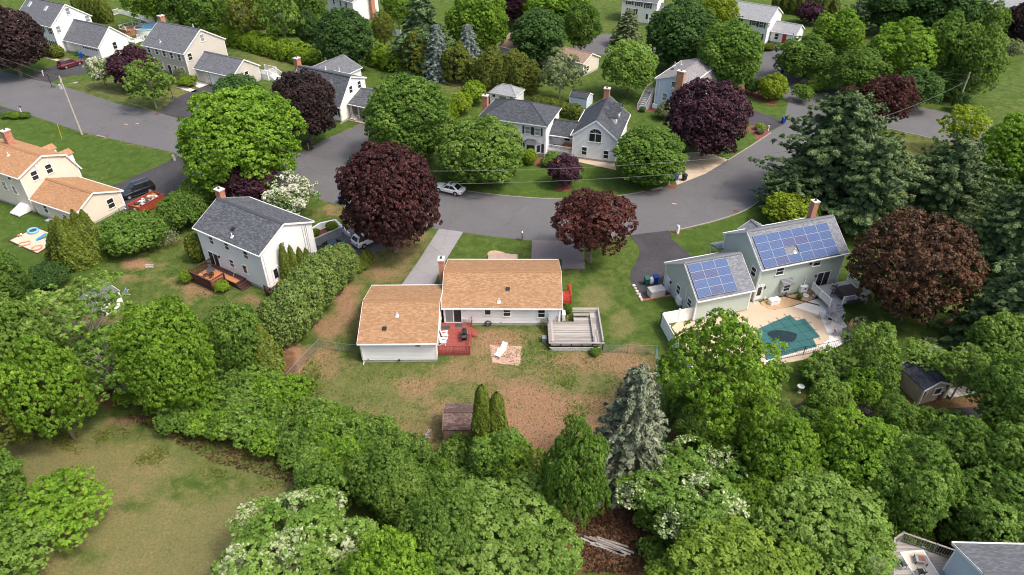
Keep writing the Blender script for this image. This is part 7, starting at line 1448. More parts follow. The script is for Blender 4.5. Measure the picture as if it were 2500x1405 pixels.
# ------------------------------------------------------------------ wheeled bins
def bin_(px, py, col, label, rz=0.0, z=.016):
    p = G(px, py); t = thing('wheeled_bin', label, 'bin', (p.x, p.y, z), rz); c = {'blue': (.012, .065, .30), 'green': (.030, .105, .075), 'black': (.025, .03, .032)}[col]; m = mat('bin_' + col, c, .45, .08, 3); b = MB()
    b.add([(-.23, -.24, .08), (.23, -.24, .08), (.23, .24, .08), (-.23, .24, .08), (-.30, -.33, .98), (.30, -.33, .98), (.30, .30, .98), (-.30, .30, .98)], [(3, 2, 1, 0), (0, 1, 5, 4), (1, 2, 6, 5), (2, 3, 7, 6), (3, 0, 4, 7), (4, 5, 6, 7)]); b.build('bin_body', m, t); MB().add([(-.33, -.38, .98), (.33, -.38, .98), (.33, .34, .98), (-.33, .34, .98), (-.30, -.34, 1.03), (.30, -.34, 1.03), (.30, .33, 1.10), (-.30, .33, 1.10)], [(3, 2, 1, 0), (4, 5, 6, 7), (0, 1, 5, 4), (1, 2, 6, 5), (2, 3, 7, 6), (3, 0, 4, 7)]).build('lid', m, t)
    for sx in (-1, 1): MB().tube([(sx*.26, .25, .11), (sx*.31, .25, .11)], .11, 10).build('wheel', M['black'], t)
    MB().bar((-.26, .36, .95), (.26, .36, .95), .04).build('handle', m, t)
bin_(1578, 695, 'green', 'dark green wheeled bin on the solar house drive', .2); bin_(1599.5, 691, 'blue', 'blue wheeled bin with white bag beside a green bin', .1)
p = G(1589, 694); t = thing('trash_bag', 'white trash bag slumped between the green and blue bins', 'bag', (p.x, p.y, .016)); MB().lathe([(.16, 0), (.30, .2), (.32, .55), (.24, .85), (.10, 1.0)], 10).build('bag_body', M['white'], t, True); MB().lathe([(.05, 1.0), (.08, 1.08)], 6).build('knot', M['greyplastic'], t)
bin_(833, 497, 'blue', 'blue wheeled bin at the road edge left of the dark red maple', .3); bin_(1649, 441, 'blue', 'blue wheeled bin leaning by the tan drive under the round tree', .4, .02); bin_(1670, 441, 'black', 'black wheeled bin on the tan drive', .5, .02)
bin_(1908, 181, 'blue', 'blue wheeled bin beside the pole on the upper road', 0); bin_(853, 402, 'green', 'dark green wheeled bin at the mouth of the cape drive', .4); bin_(200, 141, 'blue', 'blue wheeled bin by the garage of the skylight house', .3); bin_(190, 137, 'green', 'dark green wheeled bin by the garage of the skylight house', .3); bin_(1912, 301, 'blue', 'blue wheeled bin at the street corner left of the big pine', .2)
# ------------------------------------------------------------------ mailboxes and posts
def mailbox(px, py, label, col='white', box='white', rz=0.0, thick=.06, h=1.05, flag=True):
    p = G(px, py); t = thing('mailbox', label, 'mailbox', (p.x, p.y, 0), rz); MB().box(-thick, thick, -thick, thick, 0, h + .15).build('post', M[col], t); n = 8; b = MB(); pr = [(.085*math.cos(math.pi*i/n), .10 + .085*math.sin(math.pi*i/n)) for i in range(n+1)] + [(-.085, 0), (.085, 0)]
    b.add([(-.12, y, h + z) for y, z in pr] + [(.36, y, h + z) for y, z in pr], [tuple(range(n+3)), tuple(reversed(range(n+3, 2*n+6)))] + [(i, (i+1) % (n+3), n+3+(i+1) % (n+3), n+3+i) for i in range(n+3)]); b.build('box', M[box], t); MB().box(-.3, .3, -.035, .035, h - .08, h - .01).build('arm', M[col], t); MB().box(.05, .17, .09, .10, h + .12, h + .25).build('flag', M['bright_red'], t) if flag else None
mailbox(1275, 587, 'white mailbox on a post in front of the ranch lawn', 'metal', 'white', 1.6, .12); mailbox(1654, 570, 'white mailbox on a thick post at the solar house drive', 'white', 'greyplastic', 2.0, .15); mailbox(1875, 320, 'white mailbox in the mulch bed at the upper bend', 'white', 'black', .5); mailbox(53, 276, 'white post with black mailbox at the left road edge', 'white', 'black', .4); mailbox(46, 180, 'white mailbox post with small flag, far left', 'white', 'brick', .3); mailbox(427, 392, 'mailbox on a pale stone post at the tan house drive', 'concrete', 'dark_wood', .3, .16, .9); mailbox(1632, 452, 'grey mailbox post in the mulch ring by the tan drive', 'greyplastic', 'greyplastic', .8, .1)
p = G(754, 366); t = thing('lawn_post', 'short wooden post in a dark bed near the purple black maple', 'post', (p.x, p.y, 0)); MB().box(-.07, .07, -.07, .07, 0, 1.1).build('post', M['brown_siding'], t); MB().box(-.1, .1, -.1, .1, 1.1, 1.14).build('cap', M['brown_siding'], t)
p = G(692, 143.5); t = thing('lawn_post', 'white marker post in front of the long yellow green hedge', 'post', (p.x, p.y, 0)); MB().box(-.08, .08, -.08, .08, 0, 1.3).build('post', M['white'], t); MB().box(-.11, .11, -.11, .11, 1.3, 1.36).build('cap', M['white'], t)
t = thing('guy_marker', 'yellow guy wire marker in the lawn left of the utility pole', 'marker', G(151, 339)); MB().tube([(0, 0, 0), (.25, -.05, 2.6)], .05, 7).build('sleeve', mat('yellow_plastic', (.62, .44, .02), .5, .08, 3), t)
# ------------------------------------------------------------------ utility poles and wires
def upole(px, py, ytop, label, arm_rz=0.0, transformer=False, lamp=False, h=None):
    b0 = G(px, py)
    if h is None: d = ray(px, ytop); h = CAMH + d.z*(b0.y/d.y)
    t = thing('utility_pole', label, 'utility pole', b0, arm_rz); MB().tube([(0, 0, 0), (0, 0, h*.5), (0, 0, h)], [.17, .145, .115], 9).build('shaft', M['pole_wood'], t); MB().bar((0, -.7, h - .9), (0, .7, h - .9), .1, .12).build('crossarm', M['pole_wood'], t)
    for y in (-.6, -.25, .25, .6): MB().lathe([(.04, 0), (.055, .1), (.03, .17)], 7, (0, y, h - .84)).build('insulator', M['greyplastic'], t)
    if transformer: MB().lathe([(.26, 0), (.28, .06), (.28, .75), (.22, .85)], 12, (-.42, 0, h - 2.2)).build('transformer', M['greyplastic'], t)
    if lamp: MB().tube([(.1, 0, h - 1.9), (.9, 0, h - 1.45), (1.7, 0, h - 1.35)], .035, 6).build('lamp_arm', M['metal'], t); MB().obox((2.0, 0, h - 1.36), (.34, 0, .02), (0, .12, 0), (0, 0, .06)).build('lamp_head', M['greyplastic'], t)
    return b0, h
def wire(a, b, sag, label, r=.022, group=None, up=None):
    a = Vector(a); b = Vector(b); n = 18; pts = [a.lerp(b, i/n) - Z*(4*sag*(i/n)*(1 - i/n)) for i in range(n+1)]; tag(MB().tube(pts, r, 4, False).build('power_line', M['steel'] if up is None else up), label, 'wire', group)
p1, hp1 = upole(200, 329, 186, 'utility pole with transformer and street lamp at the left road edge', .35, True, True); p4, hp4 = upole(898, 575, 0, 'utility pole hidden behind the dark red maple', .2, h=10); p2, hp2 = upole(2335, 262, 178, 'leaning grey utility pole before the right hand trees', -.3); p3, hp3 = upole(1916, 176, 80, 'slim utility pole at the upper road junction', -.4); p5, hp5 = upole(2010, 480, 0, 'utility pole standing inside the big pine group', .2, h=11.5)
LW = mat('pale_wire', (.20, .20, .20), .5, .05, 2)
for k, (dz, dy) in enumerate(((-.6, .5), (-2.2, 0))):
    o = Vector((0, dy, 0)); names = ('upper', 'lower')
    wire(p1 + o + Z*(hp1 + dz), p4 + o + Z*(hp4 + dz), .8, '%s wire from the lamp pole to the dark red maple' % names[k], .02, None, LW); wire(p4 + o + Z*(hp4 + dz), p5 + o + Z*(hp5 + dz - 3.0), 1.3, '%s wire crossing the bend in front of the hip roofed house' % names[k], .02, None, LW); wire(G(-250, 120) + Z*9, p1 + o + Z*(hp1 + dz), .7, '%s wire running from the lamp pole off to the left' % names[k], .02, None, LW)
    wire(p3 + o + Z*(hp3 + dz*.6 - .3), p2 + o + Z*(hp2 + dz*.6 - .3), .9, '%s wire along the upper road between two poles' % names[k], .022, None, LW); wire(p2 + o + Z*(hp2 + dz*.6 - .3), G(2750, 400) + Z*9, .8, '%s wire leaving the leaning pole to the right' % names[k], .022, None, LW)
wire(p2 + Z*(hp2 - 1.6), p5 + Z*(hp5 - 1.0), .7, 'wire dropping from the leaning pole over the red maple to the pines', .02, None, LW); wire(p4 + Z*(hp4 - 2.4), Vector((-6.9, 66.5, 4.9)), .5, 'service wire from the hidden pole to the ranch chimney', .018); wire(p1 + Z*(hp1 - 2.5), G(151, 339) + Vector((.25, -.05, 2.6)), .05, 'guy wire from the lamp pole to its yellow marker', .02)
# ------------------------------------------------------------------ basketball hoops
def hoop(px, py, rz, label, dark=False):
    p = G(px, py); t = thing('basketball_hoop', label, 'basketball hoop', (p.x, p.y, .0), rz); MB().add([(-.5, -.55, 0), (.5, -.55, 0), (.5, .35, 0), (-.5, .35, 0), (-.35, -.35, .25), (.35, -.35, .25), (.35, .2, .25), (-.35, .2, .25)], [(3, 2, 1, 0), (4, 5, 6, 7), (0, 1, 5, 4), (1, 2, 6, 5), (2, 3, 7, 6), (3, 0, 4, 7)]).build('base', M['darkgrey'], t); MB().tube([(0, 0, .2), (0, 0, 2.7)], .06, 8).build('pole', M['black'], t); MB().bar((0, 0, 2.6), (0, .6, 3.0), .06).bar((0, 0, 2.2), (0, .6, 2.75), .05).build('brace', M['black'], t); MB().box(-.55, .55, .60, .64, 2.6, 3.4).build('backboard', mat('clear_grey_board', (.36, .38, .39), .2, .1, 2), t)
    b = MB(); [b.box(*v) for v in ((-.57, -.53, .59, .65, 2.58, 3.42), (.53, .57, .59, .65, 2.58, 3.42), (-.57, .57, .59, .65, 2.58, 2.62), (-.57, .57, .59, .65, 3.38, 3.42))]; b.build('board_frame', M['white'] if not dark else M['steel'], t); b = MB(); [b.box(*v) for v in ((-.23, -.2, .645, .655, 2.85, 3.15), (.2, .23, .645, .655, 2.85, 3.15), (-.23, .23, .645, .655, 3.12, 3.15))]; b.build('target_square', M['white'], t); MB().tube([(.23*math.cos(a), .88 + .23*math.sin(a), 2.75) for a in np.linspace(0, 2*math.pi, 17)], .018, 5, False).build('rim', M['bright_red'], t)
    b = MB(); [b.bar((.23*math.cos(a), .88 + .23*math.sin(a), 2.74), (.13*math.cos(a + .4), .88 + .13*math.sin(a + .4), 2.35), .012) for a in np.linspace(0, 2*math.pi, 11)[:-1]]; b.build('net', M['white'] if dark else M['bright_red'], t)
hoop(128, 214, R(115), 'basketball hoop with red rim at the dark drive, top left'); hoop(423, 242, R(-160), 'basketball hoop seen from behind beside the beige house drive', True)
# ------------------------------------------------------------------ sandbox
sb = [(22, 589), (89, 556), (152, 582), (92, 621)]; sp_ = [G(*p) for p in sb]; t = thing('sandbox', 'square sand play area with dark timber edge, far left', 'sandbox', (sp_[0].x, sp_[0].y, 0)); o = sp_[0]; MB().prism([((p - o).x, (p - o).y) for p in sp_], .004, .06).build('sand_bed', M['sand'], t)
for i in range(4): MB().bar(sp_[i] - o + Z*.06, sp_[(i+1) % 4] - o + Z*.06, .14, .12).build('edge_timber', M['dark_wood'], t)
def ring(px, py, r1, r2, tube, col, label, name, inner=None, sy=1.0, cat='toy'):
    p = G(px, py); t = thing(name, label, cat, (p.x, p.y, .06), rng.uniform(0, 3)); MB().tube([(r1*math.cos(a), sy*r1*math.sin(a), tube) for a in np.linspace(0, 2*math.pi, 21)], tube, 7, False).build('ring', col, t, True)
    MB().lathe([(r1*.98, .02), (r1*.95, .05)], 18).build('floor_disc', inner or M['greyplastic'], t)
BL = mat('sky_blue_plastic', (.16, .42, .70), .4, .08, 3); ring(82, 567, .72, .5, .16, BL, 'round pale blue play pool at the top of the sand area', 'play_pool', M['darkgrey'], .8); ring(127, 590, .62, .5, .15, mat('ice_white_plastic', (.66, .70, .74), .4, .08, 3), 'round white play pool at the right of the sand area', 'play_pool', M['darkgrey'], .8); ring(91, 608, .6, .5, .10, mat('tan_plastic', (.46, .26, .16), .5, .1, 3), 'tan round sand tray at the lower edge of the sand area', 'sand_tray', M['sand'], .9)
p = G(61, 598); t = thing('sand_tray', 'square tan sand tray at the left of the sand area', 'toy', (p.x, p.y, .06), .5); [MB().box(*v).build('tray_side', mat('tan_plastic', (.46, .26, .16), .5, .1, 3), t) for v in ((-.65, .65, -.5, -.42, 0, .16), (-.65, .65, .42, .5, 0, .16), (-.65, -.57, -.42, .42, 0, .16), (.57, .65, -.42, .42, 0, .16))]
p = G(103, 585); t = thing('toy_slide', 'small blue and green toy slide lying in the sand area', 'toy', (p.x, p.y, .06), .6); MB().add([(-.7, -.2, .02), (.6, -.2, .5), (.6, .2, .5), (-.7, .2, .02), (-.7, -.2, .1), (.6, -.2, .62), (.6, .2, .62), (-.7, .2, .1)], [(0, 1, 2, 3), (0, 1, 5, 4), (3, 2, 6, 7)]).build('chute', mat('azure_plastic', (.04, .34, .70), .4, .08, 3), t); MB().box(.55, .85, -.25, .25, 0, .55).build('ladder', mat('toy_green', (.10, .34, .08), .5, .08, 3), t)
p = G(49, 578); t = thing('toy_truck', 'small orange and white toy at the upper left of the sand area', 'toy', (p.x, p.y, .06), .4); MB().box(-.25, .15, -.12, .12, .08, .22).build('truck_bed', OR, t); MB().box(.15, .32, -.12, .12, .08, .32).build('cab', M['white'], t); [MB().tube([(x, -.13, .08), (x, .13, .08)], .08, 8).build('wheel', M['black'], t) for x in (-.15, .2)]
# ------------------------------------------------------------------ above ground pools
def round_pool(px, py, r, h, label):
    p = G(px, py); t = thing('round_pool', label, 'pool', (p.x, p.y, 0)); MB().lathe([(r, 0), (r, h)], 28).build('pool_wall', M['white'], t); MB().lathe([(r - .12, h + .002), (r - .12, h + .012)], 28).build('water', mat('pool_water', (.05, .42, .58), .08, .06, 1.2, spec=.5), t); b = MB(); n = 28
    for k in range(n): a0, a1 = 2*math.pi*k/n, 2*math.pi*(k+1)/n; q = [(r1*math.cos(a), r1*math.sin(a)) for r1, a in ((r - .14, a0), (r + .1, a0), (r + .1, a1), (r - .14, a1))]; b.add([(x, y, h + .03) for x, y in q] + [(x, y, h + .08) for x, y in q], [(4, 5, 6, 7), (1, 2, 6, 5), (0, 4, 7, 3)])
    b.build('rim', M['white'], t)
round_pool(366, 78, 3.2, 1.2, 'round blue above ground pool behind the beige house chimney'); round_pool(2496, 572, 3.4, 1.2, 'bright blue pool at the right edge of the picture')
p = G(325, 82); t = thing('pool_deck', 'brown wooden pool deck with white rails beside the round pool', 'deck', (p.x, p.y, 0), R(-28)); planks(t, (-1.8, -1.8, 1.2), (3.6, 0, 0), (0, 3.6, 0), 'brown_wood', .2); MB().box(-1.75, 1.75, -1.75, 1.75, .05, 1.16).build('skirting', M['brown_wood'], t); rail(t, [(1.8, 1.8, 1.2), (-1.8, 1.8, 1.2), (-1.8, -1.8, 1.2), (.4, -1.8, 1.2)], .9, 0, 'white', .9, .12); steps(t, (.5, -1.8, 1.2), (1.2, 0, 0), (0, -1, 0), 5, .22, .3, 'brown_wood')
p = G(344, 69); t = thing('pool_ladder', 'white pool ladder where the brown deck meets the round pool', 'ladder', (p.x, p.y, 0), R(-28)); [MB().bar((0, y, 0), (.3, y, 2.4), .07).build('side_rail', M['white'], t) for y in (-.3, .3)]; [MB().box(.02 + .04*k, .24 + .04*k, -.3, .3, .3 + .3*k, .34 + .3*k).build('rung', M['white'], t) for k in range(6)]
# ------------------------------------------------------------------ other yard things
t = thing('porch_sofa', 'brown wicker sofa on the white porch between the two house blocks', 'sofa', frame_of(h8) @ c8.P(.6, c8.vn + .4, .8), h8.rotation_euler.z); MB().box(-.75, .75, -.3, .35, .12, .42).build('seat', M['cedar'], t); MB().box(-.75, .75, .35, .45, .12, .9).build('backrest', M['cedar'], t); [MB().box(sx*.75 - .06, sx*.75 + .06, -.3, .45, .12, .62).build('armrest', M['cedar'], t) for sx in (-1, 1)]; [MB().box(sx*.65 - .04, sx*.65 + .04, sy*.25 - .04, sy*.25 + .04, 0, .12).build('leg', M['dark_wood'], t) for sx in (-1, 1) for sy in (-1, 1)]
q = frame_of(h8) @ c8.P(1.9, c8.vn + .3, .8); metal_chair(q, h8.rotation_euler.z + 2.6, 'brown wicker chair beside the sofa on the white porch', None, 'cedar', 'wicker_chair')
q = frame_of(h7) @ g7.P(-3.6, g7.vn - .5, .0); t = thing('garden_bench', 'white garden bench at the entry of the cape house', 'bench', q, h7.rotation_euler.z); [MB().box(-.6, .6, -.2 + .13*k, -.1 + .13*k, .42, .45).build('seat_slat', M['white'], t) for k in range(3)]; [MB().box(-.6 + .15*k, -.54 + .15*k, .22, .25, .45, .85).build('back_slat', M['white'], t) for k in range(9)]; [MB().box(sx*.58 - .03, sx*.58 + .03, y, y + .06, 0, .62).build('leg', M['white'], t) for sx in (-1, 1) for y in (-.2, .2)]
p = G(1700*0 + 2275, 862); t = thing('garden_cart', 'grey tub cart with orange tarp in the shade behind the tan shed', 'cart', (p.x, p.y, 0), .4); MB().add([(-.5, -.35, .25), (.5, -.35, .25), (.5, .35, .25), (-.5, .35, .25), (-.75, -.5, .65), (.75, -.5, .65), (.75, .5, .65), (-.75, .5, .65)], [(3, 2, 1, 0), (0, 1, 5, 4), (1, 2, 6, 5), (2, 3, 7, 6), (3, 0, 4, 7)]).build('tub', M['greyplastic'], t); [MB().tube([(-.3, sy*.4, .2), (-.3, sy*.48, .2)], .2, 12).build('wheel', M['black'], t) for sy in (-1, 1)]; MB().lathe([(.3, 0), (.36, .4), (.22, .8), (.08, .95)], 9, (-.9, .5, 0)).build('orange_tarp', mat('orange_tarp', (.62, .30, .05), .6, .15, 3), t); MB().bar((.5, 0, .3), (1.2, 0, .75), .04).build('handle', M['black'], t)
p = G(2345, 958); t = thing('wooden_walkway', 'low grey plank walkway leading from the tan shed', 'walkway', (p.x, p.y, 0), R(12)); planks(t, (-1.7, -.6, .12), (0, 1.2, 0), (3.4, 0, 0), 'grey_wood', .16); [MB().box(-1.7, 1.7, y - .05, y + .05, .0, .1).build('beam', M['dark_wood'], t) for y in (-.5, .5)]
p = G(2180, 940); t = thing('garden_bench', 'grey stone bench left of the tan shed', 'bench', (p.x, p.y, 0), -.7); MB().box(-.6, .6, -.18, .18, .36, .44).build('seat', M['concrete'], t); [MB().box(sx*.4 - .08, sx*.4 + .08, -.14, .14, 0, .36).build('leg', M['concrete'], t) for sx in (-1, 1)]
p = G(1951, 958); t = thing('birdbath', 'small white birdbath among shrubs below the pool yard', 'birdbath', (p.x, p.y, 0)); MB().lathe([(.18, 0), (.1, .08), (.07, .6), (.12, .7)], 10).build('pedestal', M['concrete_white'], t); MB().lathe([(.1, .7), (.34, .8), (.36, .84), (.3, .82)], 14).build('bowl', M['concrete_white'], t)
for pl, w_ in (([(1900, 1030), (1945, 1005), (1985, 985), (2020, 975), (2050, 985), (2085, 1012), (2140, 1020)], 1.3), ([(2085, 1012), (2120, 985), (2160, 950)], 1.6), ([(2140, 1022), (2250, 1018), (2340, 1008), (2440, 1004)], 1.25)):
    Q = [G(*p) for p in pl]; Lf, Rt = [], []
    for i, q in enumerate(Q): d = (Q[min(i+1, len(Q)-1)] - Q[max(i-1, 0)]).normalized(); n_ = Vector((-d.y, d.x, 0))*w_/2; Lf.append(tuple((q + n_)[:2])); Rt.append(tuple((q - n_)[:2]))
    sheet('black_path', Lf + Rt[::-1], .016 + .004*w_, mat('black_landscape_fabric', (.018, .018, .022), .6, .25, 3), 1, True)
# stacked logs / old fence rails
for (xa, ya, xb, yb, l_, n_) in ((140, 985, 265, 915, 'stack of weathered grey boards under the thin trees, left', 9), (1415, 1320, 1560, 1372, 'pile of weathered grey planks under the trees, bottom', 9)):
    A, B_ = G(xa, ya), G(xb, yb); t = thing('board_pile', l_, 'boards', A); d = B_ - A; n2 = Vector((-d.y, d.x, 0)).normalized()
    for k in range(n_): f = rng.uniform(.0, .35); MB().bar(d*f + n2*(k % 5)*.2 + Z*(.06 + .1*(k//5)), d*min(1, f + rng.uniform(.45, .7)) + n2*((k % 5)*.2 + rng.uniform(-.15, .15)) + Z*(.06 + .1*(k//5)), .17, .06).build('board', M['grey_wood'], t)
p = G(308, 722); t = thing('deck_chair', 'blue and wood folding deck chair beside the white shed', 'chair', (p.x, p.y, 0), -.6); MB().obox((0, .1, .5), (.24, 0, 0), (0, .28, .24), (0, -.01, .012)).build('sling', mat('blue_canvas', (.12, .22, .42), .8, .1, 3), t); [MB().bar((sx*.26, -.35, 0), (sx*.26, .4, .8), .04).bar((sx*.26, .4, 0), (sx*.26, -.25, .42), .04).build('frame', M['cream'], t) for sx in (-1, 1)]
# bottom-right weathered deck
zf = 2.3; A = G(2172, 1420, zf); TLc = G(2173, 1322, zf + .9); q = [G(2174, 1335, zf), G(2196, 1320, zf), G(2345, 1372, zf), G(2345, 1500, zf), G(2172, 1500, zf)]; t = thing('raised_deck', 'raised weathered deck with railing in the bottom right corner', 'deck'); MB().prism([(p.x, p.y) for p in q], zf - .2, zf - .04).build('deck_frame', M['grey_wood'], t)
planks(t, (q[4].x, q[3].y, zf), (q[3].x - q[4].x, 0, 0), (0, q[0].y - q[3].y, 0), 'grey_wood', .15); rail(t, [q[4], q[0], q[1], q[1].lerp(q[2], .55), q[2]], 1.0, 0, 'grey_wood', .16, .11, top=.14)
for p in (q[0], q[1], q[2], q[4]): MB().box(p.x - .08, p.x + .08, p.y - .08, p.y + .08, 0, zf - .2).build('post', M['grey_wood'], t)
p = G(2245, 1378, zf); r_ = thing('outdoor_rug', 'pale bordered rug on the raised deck in the corner', 'rug', (p.x, p.y, zf + .025), .1); MB().box(-.95, .95, -1.3, 1.1, 0, .012).build('rug_field', M['cream'], r_); b = MB(); [b.box(*v) for v in ((-.95, .95, .98, 1.1, .012, .02), (-.95, -.83, -1.3, .98, .012, .02), (.83, .95, -1.3, .98, .012, .02))]; b.build('border', M['white'], r_)
t = thing('low_table', 'low table with terracotta top on the raised corner deck', 'table', (p.x + .12, p.y + .2, zf + .04), -.25); MB().box(-.42, .42, -.34, .34, .34, .38).build('table_top', M['greyplastic'], t); MB().box(-.22, .22, -.2, .2, .38, .40).build('tile_inset', M['brick'], t); [MB().box(sx*.38 - .03, sx*.38 + .03, sy*.3 - .03, sy*.3 + .03, 0, .34).build('leg', M['darkgrey'], t) for sx in (-1, 1) for sy in (-1, 1)]
p = G(2200, 1385, zf); metal_chair((p.x, p.y, zf + .03), .2, 'green slatted chair by the railing of the raised corner deck', None, 'shutter_green'); p = G(2240, 1398, zf); metal_chair((p.x, p.y - .2, zf + .045), 1.6, 'black cushioned chair beside the low table on the corner deck', None, 'black')
